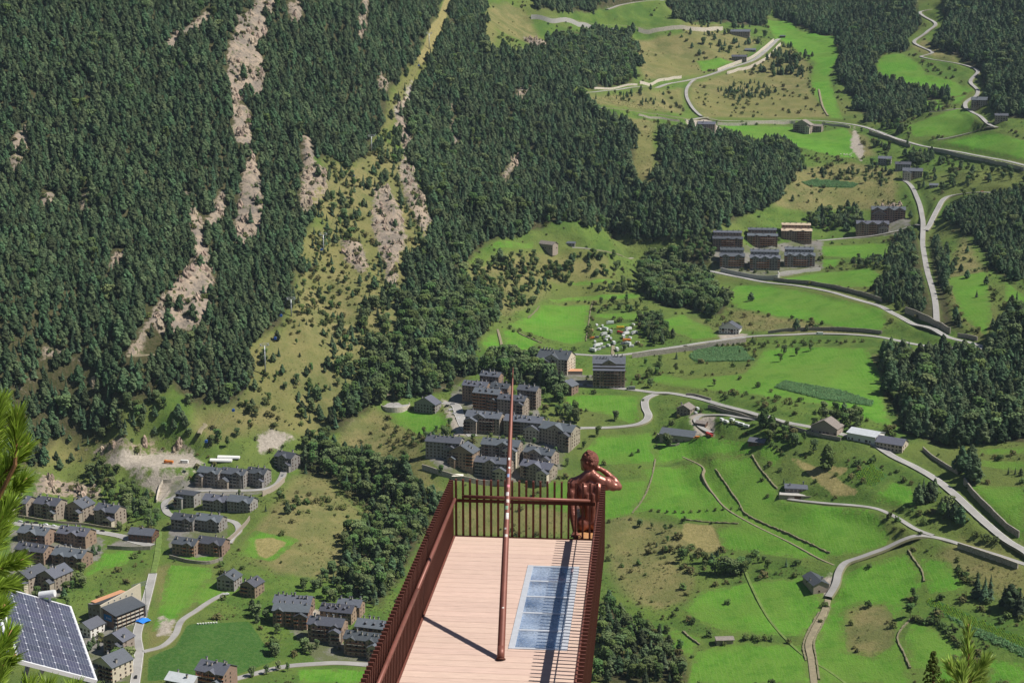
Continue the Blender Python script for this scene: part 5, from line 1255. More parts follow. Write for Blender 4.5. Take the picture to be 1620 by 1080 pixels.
for (poly, keep, br, (h0, h1), key) in ZONES:
    m = in_poly(wob_x, wob_y, poly) & ~done & ~road_ & free
    done |= m
    m &= rng.random(X.shape) < keep * np.where(patch > 0.9, .6, 1.0)
    m &= (rocky < -1.0) | (rng.random(X.shape) < np.where((px > 570) & (px < 700), .20, .07))
    m &= (rocky_up < -1.0) | (rng.random(X.shape) < .5)
    m &= (mea < -1.5)
    for i in np.nonzero(m)[0]:
        kind = 'broad' if rng.random() < br else 'pine'
        TREES.append((kind, X[i], Y[i], Z[i], 1.08 * (h0 + (h1 - h0) * rng.random() ** 1.2), px[i], py[i], key))
# shrubs and stunted trees over the rough ground
X, Y, Z, px, py = lattice(5.5, 1.0)
road_ = on_road(X, Y); free = clear_of(X, Y)
mea = np.maximum(np.maximum(cover('meadow', X, Y), cover('straw', X, Y)), np.maximum(cover('gravel', X, Y), cover('crop', X, Y)))
wo = cover('forest', X, Y); dr = cover('dry', X, Y); rk_ = cover('rock', X, Y)
clump = fbm(X / 38.0 - 3, Y / 38.0 + 11, 3)
prob = np.where(wo > 0, .16, np.where(dr > 2, .07, .16)) * np.clip(.25 + 2.2 * clump, .05, 2.2) + np.where(rk_ > 0, .12, 0)
prob += np.where((mea > -8) & (mea < -1), .20, 0)
for poly, add in ((COVER['dry'][7], .34), (COVER['dry'][8], .10), (COVER['dry'][10], .30), (COVER['dry'][12], .22), (COVER['dry'][14], .34), (COVER['dry'][13], .25), (COVER['dry'][3], .10), (COVER['dry'][6], .12), (COVER['dry'][19] if len(COVER['dry']) > 19 else COVER['dry'][-1], .2), ([(580,720),(680,770),(690,820),(640,900),(560,800)], .5),
                  ([(940,930),(1110,930),(1110,1082),(940,1082)], .45), ([(1380,760),(1480,750),(1560,850),(1460,860),(1400,810)], .3), ([(1450,870),(1620,900),(1620,1000),(1470,940)], .25), ([(1010,740),(1060,735),(1050,800),(1000,815)], .3), ([(1080,380),(1140,380),(1140,440),(1080,440)], .5), ([(1330,395),(1410,395),(1410,470),(1380,465)], .2), ([(100,640),(300,640),(300,740),(60,740)], .3), ([(245,890),(262,890),(255,1000),(232,1010)], .6), ([(225,840),(265,760),(275,830),(240,900)], .3), ([(1195,640),(1300,655),(1290,670),(1190,660)], .5), ([(1280,655),(1390,660),(1420,700),(1330,680)], .4), ([(960,590),(1060,580),(1060,625),(990,610)], .3)):
    prob += np.where(in_poly(px, py, poly), add * np.clip(.5 + 1.3 * clump, .15, 1.6), 0)
m = (rng.random(X.shape) < prob) & ~road_ & free & (mea < -1.2)
BUSHES = [('bush', X[i], Y[i], Z[i], 1.1 + 3.9 * rng.random() ** 1.6, px[i], py[i], 'rough') for i in np.nonzero(m)[0]]

def singles(kind, lst, key, h):
    for q in lst:
        p = at(q[0], q[1]); hh = q[2] if len(q) > 2 else h * rng.uniform(.85, 1.15)
        if kind == 'pine': hh *= 1.45 if q[1] > 740 and hh > 6 else 1.15
        if kind == 'broad': hh *= 1.35
        (BUSHES if kind == 'bush' else TREES).append((kind, p[0], p[1], p[2], hh, q[0], q[1], key))
singles('poplar', [(1208,676,17),(1221,682,15),(1309,741,20),(1420,490,16),(778,470,15),(783,466,14)], 'poplar', 16)
singles('pine', [(1453,797),(1462,790),(1470,793),(1478,786),(1490,812),(1499,816),(1510,822),(1519,830),(1521,748,15),(1532,756,16),(1542,764,15),(1536,742,14),(1545,944,13),(1557,950,12),(1566,946,12),(1598,962,12),(1612,972,13),(1621,966,12),(1588,957,10),
  (1595,750,5),(1606,750,5),(1615,752,5),(1188,476,9),(1260,522,11),(1276,523,6),(1254,318,8),(1300,275,9),(472,635,9),(478,650,9),(483,660,10),(490,668,8),(505,655,9),(508,665,10),(95,742,7),(70,730,8),(742,35,9),(1175,45,9),(1165,68,8),(1250,82,7),(1227,90,8),(1140,70,9),(1285,90,8),(455,812,7),
  (1497,395,9),(1510,420,8),(1530,440,8),(1560,450,8),(1545,470,7),(1570,520,9),(1580,540,9),(1530,400,7),(1520,430,8),(1240,765,5),(148,1020,6),(156,1026,6),(141,1028,6),(1418,340,9),(1440,345,9)], 'single_pine', 9.5)
singles('broad', [(1125,905,7),(1137,910,8),(1149,905,9),(1162,910,9),(1174,908,8),(1130,906,7),(1143,909,8),(1155,908,9),(1168,907,9),(1180,903,7),(1078,889,8),(1086,884,7),(1440,975,7),(1449,958,6),(1444,946,6),(1290,680,8),(1335,675,9),(1325,670,9),(1345,672,10),(1355,678,8),(1300,675,6),(1287,715,8),(1240,560,7),(1260,562,6),(1283,555,6),(1235,572,6),(1240,690,7),(1255,702,7),(1272,700,7),(1225,690,9),(1218,700,8),
  (1042,590,9),(1030,612,6),(973,665,7),(1056,705,8),(1052,697,6),(905,700,7),(895,705,7),(945,690,7),(870,440,7),(885,432,8),(905,427,7),(800,460,9),(815,470,9),(765,440,8),(950,410,7),(985,450,8),(995,455,8),(750,460,8),(778,455,9),(200,1050,9),(188,1045,7),(195,1062,8),(480,1030,7),(492,1035,6),(455,1062,5),(400,1070,5),(422,1066,5),(440,1060,5),
  (180,830,7),(190,840,6),(170,820,7),(1405,262,7),(1380,262,8),(1453,300,7),(1490,300,8),(1525,312,8),(1540,310,8),(1500,262,6),(1520,265,7),(1555,272,8),(1570,275,7),(1590,280,8),(1375,195,8),(1363,210,6),(1420,190,9),(1432,205,8),(1437,220,8),(1405,200,8),(1395,205,7),(1385,200,7),
  (362,632,11),(370,625,9),(300,640,8),(345,700,9),(335,705,7),(360,708,8),(375,690,6),(405,660,6),(395,655,7),(1130,610,5),(1170,560,4)], 'single_broad', 8)
singles('bush', [(1150,955,3.5),(1180,1012,4),(1192,1010,3.5),(1200,1014,3.5),(1210,1012,4),(1220,1013,4),(1248,1017,3.5),(1145,1020,3),(1257,912,4),(1260,893,4),(1376,897,3),(1215,786,3),(1407,820,5),(1420,825,5),(1455,846,3),(1297,985,3),(1306,960,4),(1560,855,5),(1575,858,5),(1545,848,4),(1160,580,4),(1095,592,4),(1200,640,3.5),(1215,650,4),(1165,624,4),(1150,630,4),(1265,635,4),(1250,640,4),(1180,625,4),(1290,655,4),(1170,600,4),(1200,612,5),(1220,620,3),
  (1205,760,3),(1060,870,4),(1235,745,3),(420,595,4),(450,612,3.5),(405,695,3.5),(1017,635,3),(770,515,3),(812,525,3),(1000,720,3),(1010,715,3)] +
  [(1447 + 72 * t, 981 + 40 * t * t + 4 * math.sin(t * 9), 4.0) for t in np.linspace(0, 1, 14)] + [(1030 + 200 * t, 808 + 3 * math.sin(t * 7), 2.2) for t in np.linspace(0, .7, 12)] +
  [(1217 + 20 * t, 700 + 18 * t, 3) for t in np.linspace(0, 1, 5)] + [(1140 + 120 * t, 622 + 20 * t, 3) for t in np.linspace(0, 1, 8)] + [(1135 + 75 * t, 548 - 3 * t, 3.2) for t in np.linspace(0, 1, 10)] + [(1215 + 150 * t, 543 - 2 * t, 3.4) for t in np.linspace(0, 1, 12)], 'single_bush', 3)

ZONE_LABEL = {
 'mountain': ('dark pine standing in the dense forest on the steep mountainside beside the cliffs', 'forest pines on the steep mountainside'),
 'middle': ('dark pine standing in the forest tongue between the cable car cutting and terraced houses', 'pines of the forest tongue above the valley'),
 'gully': ('tree of the mixed green wood around the brown apartment blocks and meadows', 'trees of the mixed wood round the apartment blocks'),
 'bank': ('tree on the wooded bank falling away beside the railed viewing platform', 'trees on the wooded bank by the platform'),
 'upper': ('tree standing by the upper hill roads and yellow pastures', 'trees along the upper hill roads'),
 'ridge': ('dark pine on the far wooded ridge around the round green clearing', 'pines on the far ridge'),
 'wood': ('dark pine of the shady wood between the hairpin road and bright green slope', 'pines of the shady wood by the hairpin'),
 'below': ('tree in the thicket below the platform near the yellow grass slope', 'trees in the thicket below the platform'),
 'village': ('tree growing between the slate roofed houses and gravel yard of the village', 'trees between the village houses'),
 'clearing': ('small tree on the yellow grass clearing under the cable car pylons', 'trees in the cable car clearing'),
 'poplar': ('tall slim poplar standing beside the valley road', 'tall poplars by the valley road'),
 'single_pine': ('dark conifer standing on open grass beside meadows or the road', 'lone conifers on open ground'),
 'single_broad': ('round leafy tree standing at a meadow edge or roadside', 'lone leafy trees at meadow edges'),
 'single_bush': ('low round bush at the edge of a green meadow', 'bushes along the meadow edges'),
 'slope': ('leafy tree on the terraced slope around the square meadow', 'leafy trees on the terraced slope'),
 'poplars': ('leafy tree beside the slim poplars and roadside barns', 'leafy trees by the roadside barns'),
 'bend': ('tree on the bank inside the lower bend of the valley road', 'trees inside the lower road bend'),
 'strip': ('dark tree in the narrow wood strip along the steep lane', 'trees of the narrow strip along the steep lane'),
 'east': ('dark pine of the forest edge beyond the yellow ridge and steep lane', 'pines beyond the yellow ridge'),
 'grove': ('tree of the small grove beside the zigzag roof blocks', 'trees of the grove by the zigzag roof blocks'),
 'terrace': ('tree of the leafy wood below the zigzag roof complex', 'trees of the leafy wood below the zigzag roofs'),
 'rough': ('low scrubby bush on rough olive grass', 'scrubby bushes on the rough grass'),
}
MARKS = [(1465,790,'the lane fork'),(1505,815,'the lower bend of the valley road'),(1535,755,'the high dark wall of the valley road'),(1560,945,'the two coloured crop strip'),(1605,965,'the end of the two coloured crop strip'),(1605,750,'the bright field beyond the valley road'),(1188,476,'the long meadow above the walled road'),(1265,520,'the minibus road'),(1300,275,'the narrow crop strip'),(490,655,'the foot of the yellow clearing'),(80,735,'the gravel yard and village'),(742,40,'the pale summit pasture'),(1170,60,'the highest stone house'),(1250,85,'the hairpin ramp'),(1530,420,'the yellow ridge'),(148,1024,'the large hotel'),(1150,905,'the tawny slope behind the statue'),(1446,960,'the stone wall of the big lower meadow'),(1330,675,'the long roadside barn'),(1260,560,'the dark tobacco field'),(1240,695,'the slim poplars'),(1040,595,'the dark hotel'),(960,670,'the curved road end'),(1055,700,'the large farm barn'),(890,432,'the terraced slope'),(780,460,'the wood edge by the square meadow'),(195,1052,'the lower village street'),(440,1062,'the lane under the dark green field'),(180,830,'the parked cars'),(1420,262,'the small hamlet'),(1540,285,'the forest road'),(1400,203,'the upper road at the gully'),(362,632,'the tallest pylon'),(350,702,'the pale gravel patch'),(1215,1012,'the tiny old shed'),(1258,905,'the stone barn at the lane end'),(1410,820,'the modern house lane'),(1200,640,'the long tobacco strip'),(1300,980,'the dirt lane'),(1480,990,'the hedge under the crop strip'),(1090,806,'the meadow edge behind the statue'),(1170,548,'the stone wall under the walled road'),(1290,543,'the bright green slope top'),(800,520,'the square meadow'),(1010,715,'the farm meadow'),(650,560,'the wooded gully'),(540,800,'the yellow bank of the village'),(1000,960,'the grass slope beside the platform'),(700,350,'the scree gully'),(300,900,'the village meadow'),(1450,700,'the shady wood'),(1100,450,'the leafy wood below the zigzag roofs')]
def near_mark(qx, qy): return min(MARKS, key=lambda m_: (m_[0] - qx) ** 2 + 3 * (m_[1] - qy) ** 2)[2]
def shows(t):
    """how large a tree shows in the photo; those behind the platform do not count"""
    _, x, y, z, h, qx, qy, key = t
    if not (2 < qx < 1618 and 5 < qy < 1085): return 0
    if 600 < qx < 965 and qy > 775 + max(0, (720 - qx)) * 2.0: return 0
    if qx < 150 and qy > 925: return 0
    if key in ('rough',) : return h / y * .5
    return h / y * (1.4 if key.startswith(('single', 'poplar')) else 1.0)
def individuals(rows, kind, name, cat, limit):
    rows = sorted(rows, key=shows, reverse=True)
    for t in rows[:limit]:
        _, x, y, z, h, qx, qy, key = t
        pr = PROTO[kind]; q = pr[rng.integers(len(pr))] if kind != 'bush' else pr[rng.integers(4 if key != 'rough' else 6)]
        s = h / q[2]; wv_ = s * rng.uniform(.88, 1.18)
        lab, grp = ZONE_LABEL[key]
        if kind == 'pine' and key in ('gully', 'bank', 'upper', 'below', 'village', 'clearing', 'slope', 'poplars', 'bend', 'terrace', 'strip', 'grove'): lab, grp = 'dark conifer, ' + lab.replace('leafy tree', 'one').replace('small tree', 'one').replace('dark tree', 'one').replace('tree', 'one', 1), 'conifers among the ' + grp
        if key.startswith('single') or key in ('rough', 'poplar'):
            mk = near_mark(qx, qy); w_ = {'single_pine': 'dark conifer standing on open ground near ', 'single_broad': 'round leafy tree standing near ', 'single_bush': 'low round bush near ', 'rough': 'scrubby bush on rough grass near ', 'poplar': 'tall slim poplar near '}[key]
            sz = ('small ' if h < {'single_pine': 7, 'single_broad': 6.5, 'single_bush': 3.3, 'rough': 2.2, 'poplar': 15.5}[key] else '')
            lab, grp = sz + w_ + mk, sz + key.replace('single_', '') + ' near ' + mk
        if q[0] is None:
            e = put(name, q[1], None, (x, y, z - .15), rng.random() * 6.28, (wv_, wv_, s))
        else:
            e = empty(name, (x, y, z - .1), rng.random() * 6.28); e.scale = (wv_, wv_, s)
            put('trunk', q[0], e); put('crown', q[1], e)
        tag(e, lab, cat, grp)
    return rows[limit:]
def proto_collection(kind, alt=None):
    c = bpy.data.collections.new('stock_' + kind)
    for k, q in enumerate(PROTO[kind]):
        me = q[1]
        if q[0] is not None:      # trunk and crown in one mesh for the mass of the forest
            bm = bmesh.new(); bm.from_mesh(q[1]); n0 = len(bm.faces); bm.from_mesh(q[0])
            bm.faces.ensure_lookup_table()
            for f in bm.faces[n0:]: f.material_index = 1
            me = bpy.data.meshes.new('forest_' + kind); bm.to_mesh(me); bm.free()
            me.materials.append(q[1].materials[0]); me.materials.append(BARK)
        o = bpy.data.objects.new('stock_%s_%02d' % (kind, k), me); c.objects.link(o)
    return c
def scatter(name, pts, heights, nominal, idx, coll, label, cat, kind='stuff', widths=None):
    n = len(pts)
    me = bpy.data.meshes.new(name); me.vertices.add(n); me.vertices.foreach_set('co', np.asarray(pts, np.float32).ravel())
    s = np.asarray(heights) / np.asarray(nominal)[idx]
    w = s * rng.uniform(.85, 1.2, n) if widths is None else widths
    for an, ty, dat in (('size', 'FLOAT_VECTOR', np.c_[w, w, s].astype(np.float32)), ('turn', 'FLOAT_VECTOR', np.c_[np.zeros(n), np.zeros(n), rng.random(n) * 6.28].astype(np.float32)), ('pick', 'INT', idx.astype(np.int32))):
        a = me.attributes.new(an, ty, 'POINT')
        a.data.foreach_set('vector' if ty == 'FLOAT_VECTOR' else 'value', dat.ravel())
    o = put(name, me)
    g = bpy.data.node_groups.new(name, 'GeometryNodeTree')
    g.interface.new_socket('Geometry', in_out='INPUT', socket_type='NodeSocketGeometry')
    g.interface.new_socket('Geometry', in_out='OUTPUT', socket_type='NodeSocketGeometry')
    N = g.nodes; L = g.links
    gi = N.new('NodeGroupInput'); go = N.new('NodeGroupOutput')
    ci = N.new('GeometryNodeCollectionInfo'); ci.inputs['Collection'].default_value = coll
    ci.inputs['Separate Children'].default_value = True; ci.inputs['Reset Children'].default_value = True
    ip = N.new('GeometryNodeInstanceOnPoints'); ip.inputs['Pick Instance'].default_value = True
    def attr(nm, ty):
        a = N.new('GeometryNodeInputNamedAttribute'); a.data_type = ty; a.inputs['Name'].default_value = nm; return a.outputs['Attribute']
    L.new(gi.outputs[0], ip.inputs['Points']); L.new(ci.outputs[0], ip.inputs['Instance'])
    L.new(attr('pick', 'INT'), ip.inputs['Instance Index']); L.new(attr('turn', 'FLOAT_VECTOR'), ip.inputs['Rotation']); L.new(attr('size', 'FLOAT_VECTOR'), ip.inputs['Scale'])
    L.new(ip.outputs[0], go.inputs[0])
    md = o.modifiers.new('scatter', 'NODES'); md.node_group = g
    return tag(o, label, cat, kind=kind)
def mass(rows, kind, name, label, cat):
    if not rows: return
    nom = [q[2] for q in PROTO[kind]]
    idx = rng.integers(0, len(nom), len(rows))
    scatter(name, [(t[1], t[2], t[3] - .1) for t in rows], [t[4] for t in rows], nom, idx, proto_collection(kind), label, cat)
# crags: broken rock standing out of the cliffs and quarry banks
CRAGM = material('crag_rock', (0.36, 0.288, 0.22), 0.95, var=0.28, scale=0.45, bump=0.8, bscale=1.2, objrand=0.22)
PROTO['crag'] = []
for k in range(5):
    bm = bmesh.new(); bmesh.ops.create_icosphere(bm, subdivisions=3, radius=1)
    for v in bm.verts:
        d = v.co.normalized(); n_ = fbm(np.array([d.x * 2.1 + k * 7]), np.array([d.y * 2.1 + d.z * 3.3]), 3)[0]; n2 = vnoise(np.array([d.x * 6 + k]), np.array([d.z * 5 - d.y * 4]))[0]
        v.co = Vector((d.x * .8, d.y * .7, d.z * 1.25)) * (1 + .34 * n_ + .16 * n2)
        v.co.z = round(v.co.z / .22) * .22 * .6 + v.co.z * .4
    me = bpy.data.meshes.new('crag'); bm.to_mesh(me); bm.free(); me.materials.append(CRAGM); PROTO['crag'].append((None, me, 1.0))
X2, Y2, Z2, px2, py2 = lattice(5.0, 1.0)
rk2 = cover('rock', X2, Y2)
m = (rk2 > .5) & (rng.random(X2.shape) < .24) & (fbm(X2 / 22., Y2 / 22., 2) > -.3)
hc = rng.uniform(2.0, 6.5, m.sum())
scatter('rock_crags', np.c_[X2[m], Y2[m], Z2[m] - .35 * hc], hc, [1.0] * 5, rng.integers(0, 5, m.sum()), proto_collection('crag'), 'tan broken crags of the cliff bands on the mountainside', 'cliff', widths=hc * rng.uniform(.55, .95, len(hc)))
# coarse tussocks and low growth on all unmown ground
X3, Y3, Z3, px3, py3 = lattice(3.6, 1.0)
mea3 = np.maximum(np.maximum(cover('meadow', X3, Y3), cover('straw', X3, Y3)), np.maximum(np.maximum(cover('gravel', X3, Y3), cover('crop', X3, Y3)), cover('paved', X3, Y3)))
cl3 = fbm(X3 / 30. + 9, Y3 / 30., 3)
m = (cover('forest', X3, Y3) < -1) & (mea3 < -1) & ~on_road(X3, Y3) & (Y3 < 2500) & (rng.random(X3.shape) < np.clip(.34 + .75 * cl3, .03, 1)) & clear_of(X3, Y3)
dry3 = cover('dry', X3, Y3)[m]
id3 = np.where(rng.random(m.sum()) < np.where(dry3 > 0, .5, .22), 1, np.where(rng.random(m.sum()) < .3, 2, 0))
scatter('tussocks', np.c_[X3, Y3, Z3 - .1][m], rng.uniform(.35, 1.25, m.sum()), [1.0] * 3, id3, proto_collection('tuft'), 'coarse tussocks and low growth on unmown ground', 'undergrowth', widths=rng.uniform(.6, 1.7, m.sum()))
print('tussocks', m.sum())
pines = [t for t in TREES if t[0] == 'pine']; broads = [t for t in TREES if t[0] == 'broad']; pops = [t for t in TREES if t[0] == 'poplar']
print('trees', len(pines), len(broads), len(BUSHES))
mass(individuals(pines, 'pine', 'pine_tree', 'tree', 290), 'pine', 'pine_forest', 'dense dark pine forest covering the slopes of the valley', 'forest')
mass(individuals(broads, 'broad', 'broadleaf_tree', 'tree', 290), 'broad', 'broadleaf_woods', 'green broadleaf woods scattered along the gullies', 'woods')
individuals(pops, 'poplar', 'poplar_tree', 'tree', 99)
mass(individuals(BUSHES, 'bush', 'bush', 'bush', 280), 'bush', 'scrub', 'low scrub dotted over rough grass and rocks', 'scrub')

# ================================================================ viewing platform
DECK_Z = -10.993
DA = Vector((-1.187, 31.547, DECK_Z)); DROT = -R(5.31); DW = 3.0
def on_level(px, py, z):
    r = ray(px, py); return Vector(r * (z / r[2]))
DINV = (Matrix.Translation(DA) @ Matrix.Rotation(DROT, 4, 'Z')).inverted()
def dl(px, py, z=DECK_Z):
    return DINV @ on_level(px, py, z)           # picture point -> deck coordinates (x right, y forward, far edge at 0)
PLANKM = material('composite_plank', (0.56, 0.415, 0.345), 0.75, var=0.12, scale=5.0, objrand=0.045, stretch=(.5, 6, 1), bump=0.15, bscale=25, spec=.25)
CORTEN = material('weathered_steel', (0.118, 0.038, 0.026), 0.62, var=0.22, scale=4.0, metal=.25, bump=0.15, bscale=40, spec=.4)
CORTENR = material('weathered_steel_rail', (0.205, 0.075, 0.055), 0.5, var=0.15, scale=4.0, metal=.25, spec=.5)
CORTEND = material('weathered_steel_dark', (0.085, 0.028, 0.018), 0.7, var=0.25, scale=3.0, metal=.2)
deck = empty('viewing_platform', DA, DROT); tag(deck, 'pinkish plank deck of the viewing platform jutting out over the valley', 'platform')
PITCHB = 0.243
gl = [dl(835.5, 893.5), dl(917, 897), dl(897, 1029), dl(804, 1025.5)]
GX0_, GX1_ = (gl[0].x + gl[3].x) / 2, (gl[1].x + gl[2].x) / 2
GYT, GYB = (gl[0].y + gl[1].y) / 2, (gl[2].y + gl[3].y) / 2
def plank(x0, x1, y1):
    m = MB(); g = .011; b = .008
    y0 = y1 - PITCHB + g
    m.prism([(y0, -.045), (y1, -.045), (y1, -b), (y1 - b, 0), (y0 + b, 0), (y0, -b)], 'x', x0, x1)
    return m.build('plank', PLANKM, deck)
k = 0; y = 0.0
while y > -15.6:
    lo = y - PITCHB
    if lo < GYT and y > GYB:
        if y > GYT + .02 or lo < GYB - .02:      # planks at the ends of the glass are notched: full planks outside it
            pass
        plank(0, GX0_ - .004, y); plank(GX1_ + .004, DW, y)
        if y > GYT: m = MB(); m.box(GX0_ - .002, GX1_ + .002, GYT + .004, y, -.045, -.001); m.build('plank', PLANKM, deck)
        if lo < GYB: m = MB(); m.box(GX0_ - .002, GX1_ + .002, lo + .007, GYB - .004, -.045, -.001); m.build('plank', PLANKM, deck)
    else: plank(0, DW, y)
    y = lo
for x in (0.03, 1.2, DW - .13):
    if GX0_ - .2 < x < GX1_ + .1: x = GX0_ - .25
    m = MB(); m.box(x, x + .10, -15.6, .02, -.34, -.05); m.build('beam', CORTEND, deck)
m = MB(); m.box(-.03, DW + .03, .004, .05, -.22, .012); m.build('end_trim', CORTEND, deck)
for (x, s) in ((-.035, 0), (DW + .005, 0)):
    m = MB(); m.box(x, x + .03, -15.6, .003, -.20, .018); m.build('edge_trim', CORTENR, deck)
# glass floor
gf = empty('glass_floor', DA, DROT); tag(gf, 'five scratched glass floor panes in a pale metal frame let into the deck', 'glass floor')
ALU = material('pale_frame_metal', (0.64, 0.67, 0.72), 0.45, metal=.4, var=.08, scale=6)
def glass_material():
    m = bpy.data.materials.new('scratched_floor_glass'); m.use_nodes = True
    N, L = nodes_of(m); out = N['Material Output']
    b = N['Principled BSDF']; b.inputs['Base Color'].default_value = (.60, .70, .84, 1); b.inputs['Roughness'].default_value = .35; b.inputs['Specular IOR Level'].default_value = .6  # pale blue veil: milky scratches, plus sky reflection painted into the colour
    t = N.new('ShaderNodeBsdfTransparent'); t.inputs[0].default_value = (.42, .56, .72, 1)
    g = N.new('ShaderNodeBsdfGlossy'); g.inputs['Roughness'].default_value = .06; g.inputs[0].default_value = (.9, .95, 1, 1)
    tc = N.new('ShaderNodeTexCoord')
    n1 = N.new('ShaderNodeTexNoise'); n1.inputs['Scale'].default_value = 1.3; n1.inputs['Detail'].default_value = 3
    n2 = N.new('ShaderNodeTexNoise'); n2.inputs['Scale'].default_value = 22; n2.inputs['Detail'].default_value = 5; n2.inputs['Roughness'].default_value = .75
    L.new(tc.outputs['Object'], n1.inputs[0]); L.new(tc.outputs['Object'], n2.inputs[0])
    ml = N.new('ShaderNodeMath'); ml.operation = 'MULTIPLY'; L.new(n1.outputs[0], ml.inputs[0]); L.new(n2.outputs[0], ml.inputs[1])
    mr = N.new('ShaderNodeMapRange'); mr.inputs[1].default_value = .14; mr.inputs[2].default_value = .40; mr.inputs[3].default_value = .08; mr.inputs[4].default_value = .62
    L.new(ml.outputs[0], mr.inputs[0])
    fr = N.new('ShaderNodeFresnel'); fr.inputs[0].default_value = 1.6
    m1 = N.new('ShaderNodeMixShader'); L.new(fr.outputs[0], m1.inputs[0]); L.new(t.outputs[0], m1.inputs[1]); L.new(g.outputs[0], m1.inputs[2])
    m2 = N.new('ShaderNodeMixShader'); L.new(mr.outputs[0], m2.inputs[0]); L.new(m1.outputs[0], m2.inputs[1]); L.new(b.outputs[0], m2.inputs[2])
    L.new(m2.outputs[0], out.inputs[0]); return m
FGLASS = glass_material()
gw, gh = GX1_ - GX0_, GYT - GYB
for s in (0, 1):
    m = MB(); x = GX0_ if s == 0 else GX1_ - .11; m.box(x, x + .11, GYB, GYT, -.06, .010); m.build('frame', ALU, gf)
n_p = 5; bar = .06
for j in range(n_p + 1):
    yb = GYB + .005 + (gh - bar - .01) * j / n_p
    m = MB(); m.box(GX0_ + .112, GX1_ - .112, yb, yb + bar, -.06, .008); m.build('frame', ALU, gf)
    if j < n_p:
        m = MB(); m.box(GX0_ + .112, GX1_ - .112, yb + bar + .002, yb + (gh - bar - .01) / n_p - .002, -.045, -.004); m.build('pane', FGLASS, gf)
# railings
POST_H = 1.22; SP_ = .1475
def post_mesh(wx, wy, name):
    m = MB(); m.box(-wx/2, wx/2, -wy/2, wy/2, -.26, POST_H, 0); return m.mesh(name, CORTEN)
PSIDE = post_mesh(.09, .034, 'side_post'); PFAR = post_mesh(.040, .085, 'far_post')
def rail_root(label): e = empty('railing', DA, DROT); return tag(e, label, 'railing')
rl = rail_root('weathered steel railing along the village side of the platform')
rr = rail_root('weathered steel railing along the sunny side of the platform by the glass floor')
rf = rail_root('weathered steel railing across the far end of the platform before the statue')
for k in range(105):
    y = .02 - k * SP_
    put('post', PSIDE, rl, (-.085, y, 0)); put('post', PSIDE, rr, (DW + .085, y, 0))
for k in range(21): put('post', PFAR, rf, (-.085 + .04 + .1475 * (k + .35), .10, 0))
for (root, x, sg) in ((rl, .005, 1), (rr, DW - .005, -1)):
    for q in range(3):      # tube handrail in joined lengths
        y0 = -.12 - q * 5.2; m = MB(); m.tube((x, y0, .85), (x, y0 - 5.16, .85), .036, .036, 14); m.build('handrail', CORTENR, root, smooth=True)
        m = MB(); m.tube((x, y0 - 5.165, .85), (x, y0 - 5.195, .85), .030, .030, 12); m.build('rail_joint', CORTEND, root)
    m = MB(); m.box(x - sg*.036 - .008, x - sg*.036 + .008, -15.4, .02, .76, .83); m.build('flat_bar', CORTEN, root)
    m = MB(); m.box(x - sg*.04 - .005, x - sg*.04 + .005, -15.4, .02, .64, .66); m.build('thin_bar', CORTEN, root)
    for q in range(12):
        m = MB(); yy = -.5 - q * 1.28; m.tube((x, yy, .85), (x - sg * .06, yy, .80), .012, .012, 6); m.build('bracket', CORTEND, root)
m = MB(); m.tube((.14, .03, .87), (2.82, .03, .85), .036, .036, 14); m.build('handrail', CORTENR, rf, smooth=True)
m = MB(); m.box(-.04, 2.92, .036, .052, .74, .81); m.build('flat_bar', CORTEND, rf)
m = MB(); m.box(-.08, DW + .08, .06, .135, -.27, -.20); m.build('base_bar', CORTEND, rf)
# leaning needle pole
pb = on_level(792, 1043, DECK_Z); lean = Vector((.05, .817, 1.0)); pole = empty('needle_pole', pb); tag(pole, 'tall tapering reddish steel needle leaning out from the middle of the deck', 'pole')
m = MB(); hz_ = 4.3; r_prev = .062
steps = 24
for k in range(steps):
    t0, t1 = k / steps, (k + 1) / steps
    rad = lambda t: .062 * (1 - .55 * t ** 1.3) * (1 - t ** 9) + .004
    m.tube(lean * hz_ * t0, lean * hz_ * t1, rad(t0), rad(t1), 18, caps=(k in (0, steps - 1)))
needle = m.build('shaft', CORTENR, pole, smooth=True)
m = MB(); m.tube((0, 0, 0), (0, .012, .02), .088, .082, 20); m.build('foot_collar', CORTEND, pole)
ln = lean.normalized(); ux = ln.cross(Vector((0, 0, 1))).normalized(); uy = ln.cross(ux)
def sticker(t, ang, half, hgt, col, nm):
    m = MB(); rr_ = .062 * (1 - .55 * t ** 1.3) + .0035; c = lean * hz_ * t
    seg = 6
    for i in range(seg):
        a0 = ang - half + 2 * half * i / seg; a1 = ang - half + 2 * half * (i + 1) / seg
        d0 = ux * math.cos(a0) + uy * math.sin(a0); d1 = ux * math.cos(a1) + uy * math.sin(a1)
        m.face([c + d0 * rr_, c + d1 * rr_, c + d1 * rr_ + ln * hgt, c + d0 * rr_ + ln * hgt])
    m.build('sticker', material(nm, col, .5, var=.25, scale=25), needle, fix=False)
cam_side = math.atan2((-uy.y), (-ux.y))
